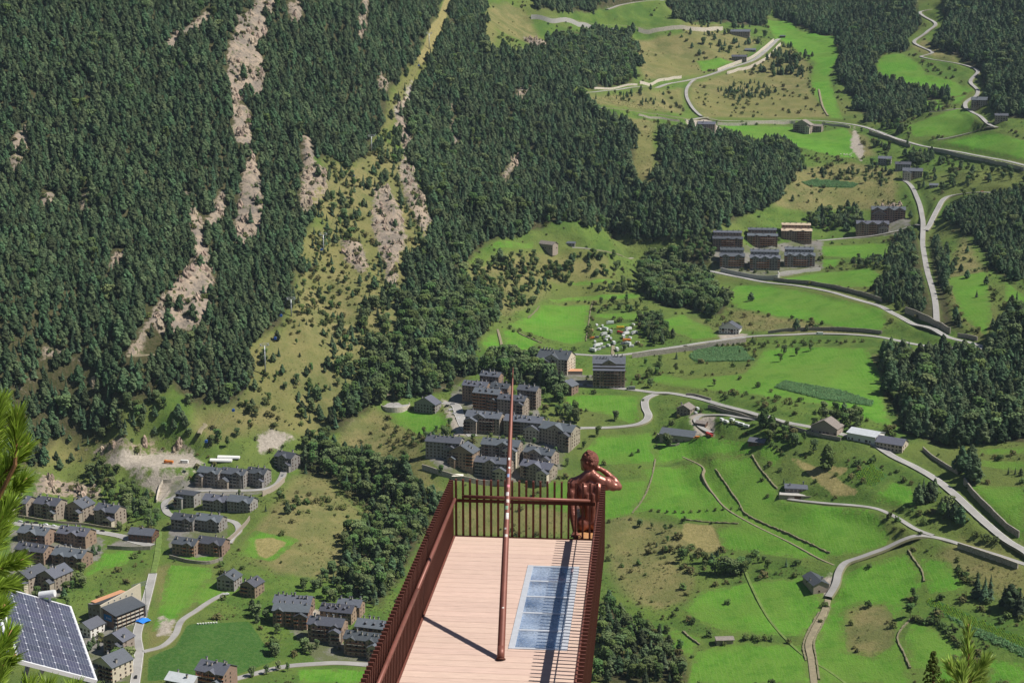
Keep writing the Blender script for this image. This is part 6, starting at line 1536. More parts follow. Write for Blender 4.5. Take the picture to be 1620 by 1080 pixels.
# the side of the shaft that faces the lookout
best_a = max(np.linspace(0, 6.28, 72), key=lambda a: (ux * math.cos(a) + uy * math.sin(a)).dot((-pb).normalized()))
for (t, da, hw, hg, col, nm) in ((.395,.1,.5,.05,(.75,.74,.70),'sticker_white'),(.42,-.3,.4,.035,(.62,.60,.58),'sticker_grey'),(.455,.2,.5,.12,(.65,.68,.66),'sticker_pale'),(.488,-.2,.55,.07,(.22,.42,.28),'sticker_green'),(.512,.15,.5,.06,(.70,.70,.64),'sticker_cream'),
        (.535,-.1,.55,.07,(.68,.66,.66),'sticker_white2'),(.565,.1,.5,.05,(.70,.25,.30),'sticker_pink'),(.60,-.1,.45,.06,(.30,.40,.62),'sticker_blue'),(.63,.2,.4,.035,(.72,.72,.74),'sticker_white'),(.66,.0,.4,.045,(.76,.75,.70),'sticker_white'),(.16,.1,.3,.025,(.8,.8,.78),'sticker_white')):
    sticker(t, best_a + da, hw, hg, col, nm)

# ---------------------------------------------------------------- beam and bronze figure
sp = dl(934, 836)
SX, SY = sp.x, sp.y
be = empty('seat_beam', DA, DROT); tag(be, 'rusty steel beam sticking out past the deck end under the statue', 'beam')
RUST = material('rusty_beam', (0.42, 0.22, 0.10), .7, var=.3, scale=3, metal=.1)
m = MB(); m.box(SX - .27, SX + .27, .06, SY + 1.0, -.06, -.01); m.box(SX - .05, SX + .05, .06, SY + 1.0, -.42, -.06); m.box(SX - .27, SX + .27, .06, SY + 1.0, -.47, -.42); m.build('flange_beam', RUST, be)
def bronze():
    m = bpy.data.materials.new('polished_bronze'); m.use_nodes = True
    N, L = nodes_of(m); b = N['Principled BSDF']
    b.inputs['Metallic'].default_value = .4; b.inputs['Roughness'].default_value = .36
    tc = N.new('ShaderNodeTexCoord'); n = N.new('ShaderNodeTexNoise'); n.inputs['Scale'].default_value = 5; n.inputs['Detail'].default_value = 5
    L.new(tc.outputs['Object'], n.inputs[0]); cr = N.new('ShaderNodeValToRGB')
    cr.color_ramp.elements[0].position = .3; cr.color_ramp.elements[0].color = (.15, .048, .034, 1); cr.color_ramp.elements[1].position = .75; cr.color_ramp.elements[1].color = (.38, .150, .110, 1)
    L.new(n.outputs[0], cr.inputs[0]); L.new(cr.outputs[0], b.inputs['Base Color'])
    n2 = N.new('ShaderNodeTexNoise'); n2.inputs['Scale'].default_value = 9; bp = N.new('ShaderNodeBump'); bp.inputs['Strength'].default_value = .55; bp.inputs['Distance'].default_value = .03
    n2.inputs['Scale'].default_value = 16; n2.inputs['Detail'].default_value = 4
    L.new(tc.outputs['Object'], n2.inputs[0]); L.new(n2.outputs[0], bp.inputs['Height']); L.new(bp.outputs[0], b.inputs['Normal'])
    return m
BRONZE = bronze()
class Lump:
    """solids fused into one skin"""
    def __init__(s): s.bm = bmesh.new()
    def ball(s, c, r, sc=(1, 1, 1), rot=(0, 0, 0), sub=3):
        M = Matrix.Translation(c) @ Euler(rot).to_matrix().to_4x4() @ Matrix.Diagonal((r * sc[0], r * sc[1], r * sc[2], 1))
        bmesh.ops.create_icosphere(s.bm, subdivisions=sub, radius=1, matrix=M)
    def limb(s, pts, n=6):
        for (p, r), (q, t) in zip(pts, pts[1:]):
            p, q = Vector(p), Vector(q); k = max(2, int((q - p).length / (min(r, t) * .45)))
            for i in range(k + 1):
                f = i / k; s.ball(p.lerp(q, f), r + (t - r) * f, sub=2)
    def obj(s, name, mat, parent, voxel, smooth=8):
        me = bpy.data.meshes.new(name); s.bm.to_mesh(me); s.bm.free(); me.materials.append(mat)
        o = put(name, me, parent)
        r_ = o.modifiers.new('fuse', 'REMESH'); r_.mode = 'VOXEL'; r_.voxel_size = voxel; r_.use_smooth_shade = True
        sm = o.modifiers.new('soften', 'SMOOTH'); sm.factor = .5; sm.iterations = smooth
        return o
SS = 1.86
fig = empty('statue', (DINV.inverted() @ Vector((SX - .02, SY, -.01))), DROT + R(4), SS); fig.scale = (SS * .93, SS * .97, SS); tag(fig, 'bronze statue of a seated thinking man facing the valley at the platform end', 'statue')
B_ = Lump()
# trunk: pelvis, loins, ribcage, shoulder girdle
B_.ball((0, .0, .10), .142, (1.1, .85, .75)); B_.ball((-.085, -.045, .085), .105, (1, .95, .9)); B_.ball((.085, -.045, .085), .105, (1, .95, .9))
B_.ball((0, .0, .24), .122, (1.05, .78, 1.0)); B_.ball((0, .0, .36), .138, (1.08, .78, 1.0)); B_.ball((0, .0, .47), .155, (1.08, .72, .8))
B_.ball((-.115, .0, .53), .085, (1.2, .85, .75)); B_.ball((.115, .0, .53), .085, (1.2, .85, .75))
# back muscles: shoulder blades, lats, spine columns, trapezius
B_.ball((-.095, -.085, .475), .068, (.9, .6, 1.25), (0, .25, 0)); B_.ball((.10, -.085, .485), .068, (.9, .6, 1.25), (0, -.35, 0))
B_.ball((-.115, -.05, .37), .065, (.75, .7, 1.8), (0, -.18, 0)); B_.ball((.115, -.05, .37), .065, (.75, .7, 1.8), (0, .18, 0))
for s in (-1, 1): B_.limb([((s * .032, -.085, .14), .034), ((s * .034, -.098, .30), .036), ((s * .036, -.098, .44), .034)])
for s in (-1, 1): B_.limb([((s * .03, -.015, .655), .058), ((s * .10, -.015, .60), .062), ((s * .18, -.01, .555), .068)])
# neck and head, turned and bowed a little
B_.limb([((0, .005, .57), .072), ((-.006, .028, .67), .060)])
H0 = Vector((-.015, .050, .785))
HT = Matrix.Rotation(R(48), 3, 'Z')      # the face looks down the valley to one side
B_.ball(H0, .112, (.86, .98, 1.08))
for (off, r_, sc) in (((0, .045, -.045), .074, (.85, .95, 1.05)), ((0, .075, -.088), .043, (1, .9, .8)), ((0, .118, -.03), .020, (.7, 1, 1.5)), ((0, .106, -.075), .022, (1.3, .6, .5)), ((0, .092, .012), .05, (1.1, .5, .4))):
    B_.ball(H0 + HT @ Vector(off), r_, sc, (0, 0, R(48)))
for s in (-1, 1): B_.ball(H0 + HT @ Vector((s * .098, .0, -.02)), .034, (.35, .7, 1.1), (0, 0, R(48)))
# supporting arm: straight down and back, hand on the deck edge
B_.ball((-.205, -.005, .535), .080, (.95, .95, 1.05))
B_.limb([((-.215, -.01, .52), .066), ((-.222, -.05, .42), .060), ((-.218, -.115, .29), .047)]); B_.ball((-.228, -.055, .42), .058, (1, 1.05, 1.5))
B_.limb([((-.218, -.115, .29), .048), ((-.205, -.165, .21), .050), ((-.185, -.24, .06), .030)])
B_.ball((-.182, -.262, .030), .038, (1.15, 1.2, .62))
for k, (dx, ln_) in enumerate(((-.040, .060), (-.016, .078), (.008, .082), (.030, .070))):
    a = Vector((-.182 + dx * .8, -.290, .028)); B_.limb([(a, .0125), (a + Vector((dx * .35, -ln_ * .5, -.004)), .0115), (a + Vector((dx * .5, -ln_ * .92, -.020)), .0095)])
B_.limb([((-.150, -.255, .028), .0135), ((-.118, -.285, .018), .0125), ((-.104, -.318, .006), .010)])
# bent arm: elbow out to the side, hand under the chin
B_.ball((.205, .0, .545), .082, (1, .95, 1))
B_.limb([((.215, .0, .54), .068), ((.285, .03, .515), .058), ((.355, .055, .490), .045)]); B_.ball((.285, .015, .505), .053, (1.4, 1, 1))
B_.limb([((.355, .055, .490), .046), ((.305, .10, .550), .047), ((.195, .150, .635), .036), ((.125, .165, .672), .029)])
B_.ball((.085, .165, .680), .036, (1.2, .75, 1.1))
for k, dz in enumerate((.026, .008, -.010, -.027)):
    a = Vector((.058, .178, .682 + dz)); B_.limb([(a, .0125), (a + Vector((-.035, .012, .006)), .0118), (a + Vector((-.052, -.012, .002)), .0105)])
B_.limb([((.085, .140, .705), .0135), ((.055, .130, .722), .012), ((.034, .128, .728), .010)])
# legs hanging over the drop
for s in (-1, 1):
    B_.limb([((s * .095, .02, .085), .098), ((s * .115, .22, .095), .085), ((s * .125, .44, .085), .062)]); B_.ball((s * .125, .455, .080), .062, (1, 1, 1))
    B_.limb([((s * .125, .46, .07), .058), ((s * .125, .43, -.10), .056), ((s * .12, .44, -.33), .036)]); B_.ball((s * .125, .405, -.08), .050, (.9, .9, 1.7))
    B_.limb([((s * .12, .44, -.34), .036), ((s * .125, .50, -.395), .032), ((s * .13, .60, -.425), .024)]); B_.ball((s * .12, .415, -.385), .032)
B_.obj('body', BRONZE, fig, .0095, 7)
H_ = Lump(); H_.ball(H0 + HT @ Vector((0, -.020, .026)), .118, (.86, .98, .96), (0, 0, R(48)))
for k in range(26):
    a = rs.uniform(-2.6, 2.6); b2 = rs.uniform(-.3, 1.4)
    d = Vector((math.sin(a) * math.cos(b2), -math.cos(a) * math.cos(b2), math.sin(b2)))
    if d.y > .45: continue
    d = HT @ d
    H_.ball(H0 + Vector((0, -.018, .022)) + Vector((d.x * .096, d.y * .112, d.z * .112)), .016, (1.6, .8, .6), (0, rs.uniform(-1, 1), a))
HAIRB = material('dull_bronze', (.20, .075, .055), .55, metal=.3, var=.3, scale=18, bump=.6, bscale=40, stretch=(1, 1, 3))
H_.obj('hair', HAIRB, fig, .008, 2)

# ---------------------------------------------------------------- rock under the lookout
def outcrop():
    xs = np.arange(-46, 47, 2.0); ys = np.concatenate([np.arange(-12, 40, 2.0), np.arange(40, 150, 6.0)])
    Xo, Yo = np.meshgrid(xs, ys)
    prof = np.interp(Yo, [-12, 1.2, 3, 8, 14, 21, 26, 45, 80, 150], [-1.2, -1.75, -3.0, -8.0, -12.2, -13.0, -22, -48, -90, -175])
    Zo = prof - np.abs(Xo) * .12 - np.clip(np.abs(Xo) - 14, 0, 99) * .5 + fbm(Xo / 6, Yo / 6, 3) * np.clip(.25 + Yo * .02, .15, 1.6) - np.clip(Yo - 1, 0, 3) * .2
    ny, nx = Xo.shape; idx = np.arange(ny * nx).reshape(ny, nx)
    q = np.stack([idx[:-1, :-1], idx[:-1, 1:], idx[1:, 1:], idx[1:, :-1]], -1).reshape(-1, 4)
    me = bpy.data.meshes.new('rock_outcrop'); me.from_pydata(np.c_[Xo.ravel(), Yo.ravel(), Zo.ravel()].tolist(), [], q.tolist())
    me.polygons.foreach_set('use_smooth', [True] * len(me.polygons))
    me.materials.append(material('lookout_rock', (.30, .27, .23), .95, var=.3, scale=.5, bump=.8, bscale=2)); me.update(); return me
tag(put('rock_outcrop', outcrop()), kind='structure')

# ---------------------------------------------------------------- solar panels and camera mast
PC = [Vector(v) for v in ((-6.554, 19.024, -7.298), (-5.761, 19.427, -7.733), (-4.978, 17.644, -7.954), (-5.771, 17.241, -7.519))]
pu = (PC[1] - PC[0]).normalized(); pv = (PC[0] - PC[3]).normalized(); pn = pu.cross(pv).normalized()
PM = Matrix((pu, pv, pn)).transposed().to_4x4()
ALW = material('white_aluminium', (.78, .79, .80), .4, var=.04, metal=.2)
BACKS = material('panel_backing', (.44, .46, .52), .45, var=.04)
CELL = material('silicon_cell', (.062, .064, .100), .30, var=.18, scale=14, spec=.6, objrand=.2, stretch=(.2, 30, 1))
def cell_mesh():
    m = MB(); a = .0765; c = .014
    m.prism([(-a + c, -a), (a - c, -a), (a, -a + c), (a, a - c), (a - c, a), (-a + c, a), (-a, a - c), (-a, -a + c)], 'z', 0, .0016); return m.mesh('solar_cell', CELL)
CELLM = cell_mesh()
BUS = material('busbar_silver', (.55, .57, .62), .35, metal=.5, var=.05)
def bus_mesh():
    m = MB()
    for x in (-.04, 0, .04): m.box(x - .0012, x + .0012, -.0765, .0765, .0018, .0026)
    return m.mesh('busbar', BUS)
BUSM = bus_mesh()
def panel(center, label):
    e = bpy.data.objects.new('photovoltaic_module', None); e.matrix_world = Matrix.Translation(center) @ PM; COL.objects.link(e); tag(e, label, 'solar panel')
    W2, H2 = .495, .98
    m = MB(); m.box(-W2 + .01, W2 - .01, -H2 + .01, H2 - .01, -.012, 0); m.build('backing', BACKS, e)
    m = MB()
    m.box(-W2, W2, H2 - .012, H2 + .012, -.045, .006); m.box(-W2, W2, -H2 - .012, -H2 + .012, -.045, .006)
    m.box(-W2 - .012, -W2 + .012, -H2 - .012, H2 + .012, -.044, .005); m.box(W2 - .012, W2 + .012, -H2 - .012, H2 + .012, -.044, .005); m.build('frame', ALW, e)
    for i in range(6):
        for j in range(12):
            c = put('solar_cell', CELLM, e, (-W2 + .018 + (i + .5) * .159, -H2 + .022 + (j + .5) * .1613, .0005)); c.scale = (1, 1.01, 1)
            put('busbar', BUSM, c, (0, 0, 0))
    return e
pc = (PC[0] + PC[2]) / 2
panel(pc, 'tilted solar panel with white frame behind the pine branch')
panel(pc - pu * 1.06, 'second solar panel, its edge showing behind the pine branch')
mast = empty('solar_mast', (pc.x - .35, pc.y - .1, -13.2)); tag(mast, 'dark mast with pale brackets carrying the solar panels and security camera', 'mast')
STEEL = material('grey_steel', (.32, .34, .36), .5, metal=.5, var=.1)
DST = material('dark_mast_paint', (.035, .033, .03), .5, var=.15)
top = pc - mast.location
m = MB(); m.tube((.1, -.5, 0), (.1, -.5, 4.9), .06, .055, 12); m.build('mast_tube', DST, mast, smooth=True)
m = MB(); m.tube((.1, -.5, 4.6), tuple(top - pn * .06 - pv * .5), .03, .03, 8); m.tube((.1, -.5, 4.8), tuple(top - pn * .06 + pv * .3), .03, .03, 8); m.build('bracket', STEEL, mast)
m = MB(); m.box(.16, .42, -.75, -.35, 4.1, 5.0); m.build('control_box', ALW, mast)
# bullet camera beyond the panel's upper edge
cp = Vector(ray(73, 940)) * 20.4
cc = empty('security_camera', cp, R(-20)); tag(cc, 'white tubular security camera above the solar panel', 'camera')
m = MB(); m.tube((-.10, 0, -.02), (.10, .05, .015), .046, .046, 20); m.build('housing', ALW, cc, smooth=False)
m = MB(); m.tube((-.115, -.006, -.024), (-.10, 0, -.02), .036, .036, 16); m.build('lens', DST, cc)
m = MB(); m.tube((.03, .03, -.03), (.02, .03, -.5), .018, .018, 8); m.build('stem', ALW, cc)

# ---------------------------------------------------------------- foreground pine shoots
NEED = material('fresh_pine_needles', (.105, .175, .022), .55, var=.2, scale=6, island=.45, spec=.35)
NEEDB = material('bluish_pine_needles', (.075, .125, .035), .55, var=.2, scale=6, island=.4, spec=.35)
TWIG = material('pine_twig', (.20, .105, .045), .9, var=.3, scale=40)
BUDM = material('pine_bud', (.40, .20, .11), .7, var=.25, scale=60)
CONE = material('pine_cone_scale', (.38, .24, .12), .75, var=.25, scale=50, island=.3)
def needles(mb, a, b, length, n, rs, wd, t0=.05, spread=.75):
    ax = (b - a).normalized(); u = ax.orthogonal().normalized(); w = ax.cross(u)
    for k in range(n):
        t = t0 + (1 - t0) * rs.random() ** .8; ang = rs.random() * 6.283
        rad = u * math.cos(ang) + w * math.sin(ang)
        sp2 = spread * rs.uniform(.55, 1.15) * (1.15 - .55 * t)
        d = (ax * math.cos(sp2) + rad * math.sin(sp2)).normalized() + Vector((0, 0, .12))
        p = a.lerp(b, t) + rad * .003; L_ = length * rs.uniform(.75, 1.12)
        side = d.cross(Vector((rs.gauss(0, 1), rs.gauss(0, 1), rs.gauss(0, 1)))).normalized() * wd
        bend = Vector((0, 0, -.10 * L_ * rs.random())) + rad * .08 * L_
        mid = p + d * L_ * .55 + bend * .3; tip = p + d * L_ + bend
        i = len(mb.v); mb.v.extend([tuple(p - side * .6), tuple(p + side * .6), tuple(mid + side), tuple(mid - side), tuple(tip)])
        mb.f.extend([(i, i + 1, i + 2, i + 3), (i + 3, i + 2, i + 4)]); mb.m.extend([0, 0])
def at_d(px, py, d): return Vector(ray(px, py)) * d
def needle_mat(name, col):
    m = material(name, col, .5, var=.2, scale=6, island=.45, spec=.35)
    N, L = nodes_of(m)
    if not any(n.type == 'MIX_SHADER' for n in N):
        b = N['Principled BSDF']; t = N.new('ShaderNodeBsdfTranslucent'); mx = N.new('ShaderNodeMixShader'); mx.inputs[0].default_value = .45
        L.new(b.inputs['Base Color'].links[0].from_socket, t.inputs[0]); L.new(b.outputs[0], mx.inputs[1]); L.new(t.outputs[0], mx.inputs[2]); L.new(mx.outputs[0], N['Material Output'].inputs[0])
    return m
NEED = needle_mat('fresh_needles', (.25, .37, .045)); NEEDB = needle_mat('bluish_needles', (.32, .44, .09))
def sapling(label, base, shoots, dist, length, n, wd, mat, rs, cones=(), stem=None):
    e = empty('pine_sapling', base); tag(e, label, 'pine')
    tw, nd, bd = MB(), MB(), MB()
    for (ax, ay, bx, by, dd) in shoots:
        a = at_d(ax, ay, dist + dd) - base; b = at_d(bx, by, dist + dd + rs.uniform(-.05, .05)) - base
        tw.tube(a, b, .0055, .0035, 6)
        needles(nd, a, b, length, n, rs, wd)
        bd.tube(b - (b - a).normalized() * .004, b + (b - a).normalized() * .014, .006, .002, 6)
    if stem:
        pr = None
        for q in stem:
            c = at_d(q[0], q[1], dist) - base
            if pr is not None: tw.tube(pr, c, .013, .010, 8)
            pr = c
        tw.tube(Vector((0, 0, 0)), at_d(*stem[0], dist) - base, .018, .013, 8)
        # join each shoot to the stem
        for (ax, ay, bx, by, dd) in shoots:
            a = at_d(ax, ay, dist + dd) - base
            st = min((at_d(q[0], q[1], dist) - base for q in stem), key=lambda v: (v - a).length + (0 if v.z < a.z else .2))
            tw.tube(st, a, .007, .0055, 6)
    tw.build('twigs', TWIG, e, fix=False); tag(nd.build('needles', mat, e, fix=False), kind='stuff'); bd.build('buds', BUDM, e, fix=False)
    for (x, y, L_) in cones:
        c = at_d(x, y, dist - .02) - base; mb = MB()
        for k in range(70):
            t = k / 70; a = k * 2.399; r_ = L_ * .27 * math.sin(math.pi * (.12 + .80 * t)) ; z = L_ * (.5 - t)
            d = Vector((math.cos(a), math.sin(a), -.25)); p = c + Vector((d.x * r_, d.y * r_, z)); s = L_ * .085
            sd = Vector((-math.sin(a), math.cos(a), 0)) * s
            i = len(mb.v); mb.v.extend([tuple(p - sd - d * s), tuple(p + sd - d * s), tuple(p + sd * .7 + d * s * .6 - Vector((0, 0, s * .6))), tuple(p - sd * .7 + d * s * .6 - Vector((0, 0, s * .6)))])
            mb.f.append((i, i + 1, i + 2, i + 3)); mb.m.append(0)
        mb.tube(c + Vector((0, 0, -L_ * .45)), c + Vector((0, 0, L_ * .45)), L_ * .12, L_ * .10, 8)
        mb.build('cone', CONE, e, fix=False)
rs = random.Random(5)
LS = [(-15,720,3,640,0),(24,735,27,662,-.05),(-5,765,40,708,0),(-10,790,14,735,.1),(-5,800,36,762,0),(-12,850,16,800,-.1),(-12,905,30,888,0),(-18,930,16,925,.1),(-18,985,2,962,0),(-12,1050,14,1004,-.05),(-8,1110,4,1050,0),(40,1140,46,1086,0),(70,1150,74,1090,.1),(112,1150,116,1094,0),(-14,880,6,832,0),(-25,700,-8,650,.1),(-20,1080,20,1040,.1),(-10,690,-2,640,-.1),(-20,760,0,690,.1),(-15,830,-4,760,0),(-15,1010,-5,900,.1)]
sapling('bright green pine with a small cone at the picture edge before the solar panel', Vector((-1.45, 3.6, -3.6)), LS, 3.9, .046, 270, .0017, NEED, rs, cones=((30, 702, .045),), stem=[(-40,1200),(-38,1000),(-34,850),(-30,720)])
RS_ = [(1532,1082,1532,992,0),(1531,1084,1561,1044,0),(1524,1090,1522,1056,-.1),(1526,1095,1503,1052,.1),(1540,1100,1552,1070,.1),(1530,1100,1490,1085,0)]
sapling('pine shoot with reddish buds at the bottom edge over the green meadows', Vector((1.9, 6.3, -4.9)), RS_, 6.3, .052, 190, .0027, NEEDB, rs, stem=[(1530,1200),(1530,1120)])
# neighbouring juniper tip
ju = empty('juniper', Vector((1.62, 6.2, -4.9))); tag(ju, 'small dark juniper tip beside the budding pine shoot', 'juniper')
mb = MB(); tw = MB()
jb = at_d(1476, 1130, 6.2) - ju.location; jt = at_d(1477, 1030, 6.2) - ju.location
tw.tube((0, 0, 0), jb, .014, .010, 6); tw.tube(jb, jt, .010, .003, 6); tw.build('stem', TWIG, ju, fix=False)
for k in range(420):
    t = rs.random(); r_ = .075 * (1.05 - t) ** .8 * rs.random() ** .5; a = rs.random() * 6.28
    c = jb.lerp(jt, t) + Vector((r_ * math.cos(a), r_ * math.sin(a), 0)); cap(mb, c, (math.cos(a), math.sin(a), .8), .007 * rs.uniform(.7, 1.5), rs, k=4)
tag(mb.build('needles', leaf_mat('juniper_needles', (.06, .085, .018), .4, 0), ju, fix=False), kind='stuff')

# ================================================================ cable car
pyl = [((420, 594), 29), ((461, 500), 17), ((512, 402), 21), ((588, 243), 21), ((679, 78), 22)]
GALV = material('galvanised_steel', (.42, .44, .45), .5, metal=.5, var=.1)
tops = []
plabs = ['tallest cable car pylon at the foot of the yellow clearing', 'second cable car pylon up, beside the forest edge', 'cable car pylon in the middle of the yellow clearing', 'cable car pylon above the grey scree', 'highest cable car pylon in the straw coloured cutting']
for (q, h), lab in zip(pyl, plabs):
    p = at(*q); e = empty('cable_pylon', tuple(p), R(20)); tag(e, lab, 'pylon', 'cable car pylons')
    m = MB(); m.tube((0, 0, -2), (0, 0, h), .75, .45, 12); m.build('column', GALV, e, smooth=True)
    m = MB(); m.box(-4.2, 4.2, -.3, .3, h - .2, h + .35); m.build('crossarm', GALV, e)
    for s in (-1, 1):
        m = MB(); m.box(s*3.6 - .25, s*3.6 + .25, -3.0, 3.0, h + .4, h + .8)
        for k in range(6): m.tube((s*3.6 - .3, -2.6 + k, h + .95), (s*3.6 + .3, -2.6 + k, h + .95), .3, .3, 8)
        m.build('sheave_train', GALV, e)
    m = MB(); m.box(-4.4, 4.4, -.5, .5, h + 2.0, h + 2.2); m.tube((-2, 0, h), (-2, 0, h + 2), .1, .1, 5); m.tube((2, 0, h), (2, 0, h + 2), .1, .1, 5); m.build('work_platform', GALV, e)
    tops.append((Vector(p), h))
st = at(232, 846); tops.insert(0, (Vector(st), 9.0))
far = at(712, 8); tops.append((Vector(far), 22))
CABLE = material('steel_cable', (.10, .10, .11), .5, metal=.5, var=.05)
cr_, sr_ = math.cos(R(20)), math.sin(R(20))
line = {}
for s, lab in ((-1, 'steel cable of the cable car, uphill strand'), (1, 'steel cable of the cable car, downhill strand')):
    m = MB(); pts = []
    for (p, h) in tops: pts.append(p + Vector((s * 3.6 * cr_, s * 3.6 * sr_, h + 1.3)))
    o = pts[0].copy(); full = []
    for a, b in zip(pts, pts[1:]):
        sag = (b - a).length * .035
        for k in range(12):
            t = k / 12; full.append(a.lerp(b, t) - Vector((0, 0, 4 * sag * t * (1 - t))))
    full.append(pts[-1]); line[s] = full
    for a, b in zip(full, full[1:]): m.tube(a - o, b - o, .07, .07, 5, caps=False)
    tag(m.build('cable', CABLE, None, tuple(o), fix=False), lab, 'cable')
CABB = material('cabin_blue', (.03, .10, .38), .35, var=.08)
for s, i, lab in ((-1, 6, 'blue cable car cabin lowest on the line'), (1, 8, 'blue cable car cabin over the path by the clearing foot'), (1, 15, 'blue cable car cabin just above the tallest pylon'), (-1, 21, 'blue cable car cabin near the forest edge pylon'), (1, 34, 'blue cable car cabin hanging in front of the forest'), (-1, 44, 'blue cable car cabin over the narrow cutting'), (1, 57, 'blue cable car cabin near the highest pylon')):
    c = line[s][i]; e = empty('cable_cabin', tuple(c - Vector((0, 0, 4.6)))); tag(e, lab, 'cable car', 'cable car cabins')
    m = MB(); m.prism([(-1.1, 0), (1.1, 0), (1.3, .9), (1.2, 1.9), (.8, 2.3), (-.8, 2.3), (-1.2, 1.9), (-1.3, .9)], 'y', -1.1, 1.1); m.build('cabin', CABB, e)
    m = MB(); m.box(-1.32, 1.32, -.8, .8, 1.0, 1.8); m.build('window', GLASS, e)
    m = MB(); m.tube((0, 0, 2.3), (0, 0, 4.6), .07, .07, 6); m.build('hanger', GALV, e)

# ================================================================ vehicles
CARC = {'white': (.72, .73, .74), 'black': (.015, .016, .018), 'grey': (.20, .21, .22), 'silver': (.48, .49, .50), 'red': (.42, .03, .025), 'blue': (.04, .09, .28), 'yellow': (.75, .48, .04), 'orange': (.72, .22, .03), 'tan': (.5, .36, .2)}
def paint(c): return material('paint_' + c, CARC[c], .28, var=.03, spec=.6)
TYRE = material('tyre', (.02, .02, .02), .9, var=.1)
def car_body():
    m = MB()
    m.prism([(-2.1, .35), (2.1, .35), (2.15, .75), (2.05, .95), (1.2, 1.0), (-1.75, 1.02), (-2.15, .9), (-2.15, .5)], 'x', -.86, .86)
    m.prism([(1.15, 1.0), (.55, 1.43), (-1.1, 1.45), (-1.75, 1.02)], 'x', -.72, .72); return m
def glass_band(): m = MB(); m.prism([(1.1, 1.03), (.56, 1.40), (-1.12, 1.41), (-1.68, 1.05)], 'x', -.735, .735); m.box(-.6, .6, .6, 1.08, 1.06, 1.2); return m
def van_body(L_=5.2, H_=2.2):
    m = MB(); m.prism([(-L_/2, .35), (L_/2, .35), (L_/2, 1.05), (L_/2 - .7, 1.25), (L_/2 - 1.4, H_), (-L_/2, H_)], 'x', -.98, .98); return m
def van_glass(L_=5.2, H_=2.2): m = MB(); m.prism([(L_/2 - .72, 1.28), (L_/2 - 1.38, H_ - .12), (L_/2 - 2.3, H_ - .12), (L_/2 - 2.3, 1.28)], 'x', -.995, .995); return m
def caravan(): m = MB(); m.prism([(-2.6, .5), (2.5, .5), (2.7, 1.2), (2.2, 2.5), (-2.3, 2.55), (-2.7, 1.6)], 'x', -1.1, 1.1); return m
def lorry(): m = MB(); m.box(-1.25, 1.25, -4.2, 2.2, 1.1, 3.5); m.prism([(2.4, .5), (4.2, .5), (4.25, 1.6), (3.9, 2.9), (2.4, 2.9)], 'x', -1.2, 1.2); m.box(-1.0, 1.0, -4.2, 4.0, .6, 1.0); return m
def tipper(): m = MB(); m.prism([(-4.0, 1.2), (1.8, 1.2), (2.0, 2.6), (-4.4, 2.5)], 'x', -1.25, 1.25); m.prism([(2.3, .5), (4.2, .5), (4.25, 1.6), (3.9, 2.9), (2.3, 2.9)], 'x', -1.2, 1.2); m.box(-1.0, 1.0, -4.2, 4.0, .6, 1.1); return m
KINDM = {}
def vehicle_mesh(kind, colour):
    key = (kind, colour)
    if key not in KINDM:
        f = {'car': (car_body, glass_band), 'van': (van_body, van_glass), 'bus': (lambda: van_body(7.5, 2.8), lambda: van_glass(7.5, 2.8)), 'caravan': (caravan, lambda: (lambda m: (m.box(-1.12, 1.12, -1.5, 1.2, 1.5, 2.1), m)[1])(MB())),
             'lorry': (lorry, lambda: (lambda m: (m.prism([(3.2, 1.75), (4.02, 1.75), (3.85, 2.7), (3.2, 2.7)], 'x', -1.215, 1.215), m)[1])(MB())), 'tipper': (tipper, lambda: (lambda m: (m.prism([(3.2, 1.75), (4.02, 1.75), (3.85, 2.7), (3.2, 2.7)], 'x', -1.215, 1.215), m)[1])(MB()))}[kind]
        KINDM[key] = (f[0]().mesh(kind + '_body', paint(colour)), f[1]().mesh(kind + '_glass', GLASS))
    return KINDM[key]
def wheel(r=.33):
    m = MB(); m.tube((-.1, 0, 0), (.1, 0, 0), r, r, 12, 0); m.tube((-.11, 0, 0), (.11, 0, 0), r * .55, r * .55, 10, 1); return m.mesh('wheel', [TYRE, GALV])
WH = {'s': wheel(), 'l': wheel(.5)}
def vehicle(kind, colour, px, py, ang, label, group=None, name=None, cat=None):
    p = at(px, py); e = empty(name or {'car': 'parked_car', 'lorry': 'truck', 'tipper': 'dump_truck'}.get(kind, kind), tuple(Vector(p) + Vector((0, 0, .32 if not kind == 'caravan' else .1))), R(ang))
    tag(e, label, cat or {'tipper': 'truck', 'lorry': 'truck'}.get(kind, kind), group)
    b, g = vehicle_mesh(kind, colour); put('body', b, e); put('window', g, e)
    big = kind in ('lorry', 'tipper'); yy = {'car': (1.3, -1.3), 'van': (1.7, -1.6), 'bus': (2.5, -2.3), 'caravan': (0,), 'lorry': (3.2, -2.4), 'tipper': (3.2, -1.6, -2.9)}[kind]
    for y in yy:
        for s in (-1, 1): put('wheel', WH['l' if big else 's'], e, (s * (1.05 if big else .82), y, .5 if big else .33))
    return e
row = [(32,826,'silver'),(43,827,'black'),(57,828,'black'),(72,831,'white'),(85,833,'white'),(118,836,'grey'),(133,837,'black'),(147,839,'grey'),(162,841,'black')]
ordn = ['first', 'second', 'third', 'fourth', 'fifth', 'sixth', 'seventh', 'eighth', 'ninth']
for k, (x, y, c) in enumerate(row): vehicle('car', c, x, y, 78 if k % 2 else 258, '%s car, %s from the pine branch in the village parking row' % (c, ordn[k]), 'cars in the village parking row')
for k, (x, y, c) in enumerate(((707,643,'black'),(713,649,'white'),(719,655,'silver'),(725,662,'white'),(716,640,'grey'))): vehicle('car', c, x, y, 120, '%s car, %s down the row in the middle village car park' % (c, ordn[k]), 'cars in the middle village car park')
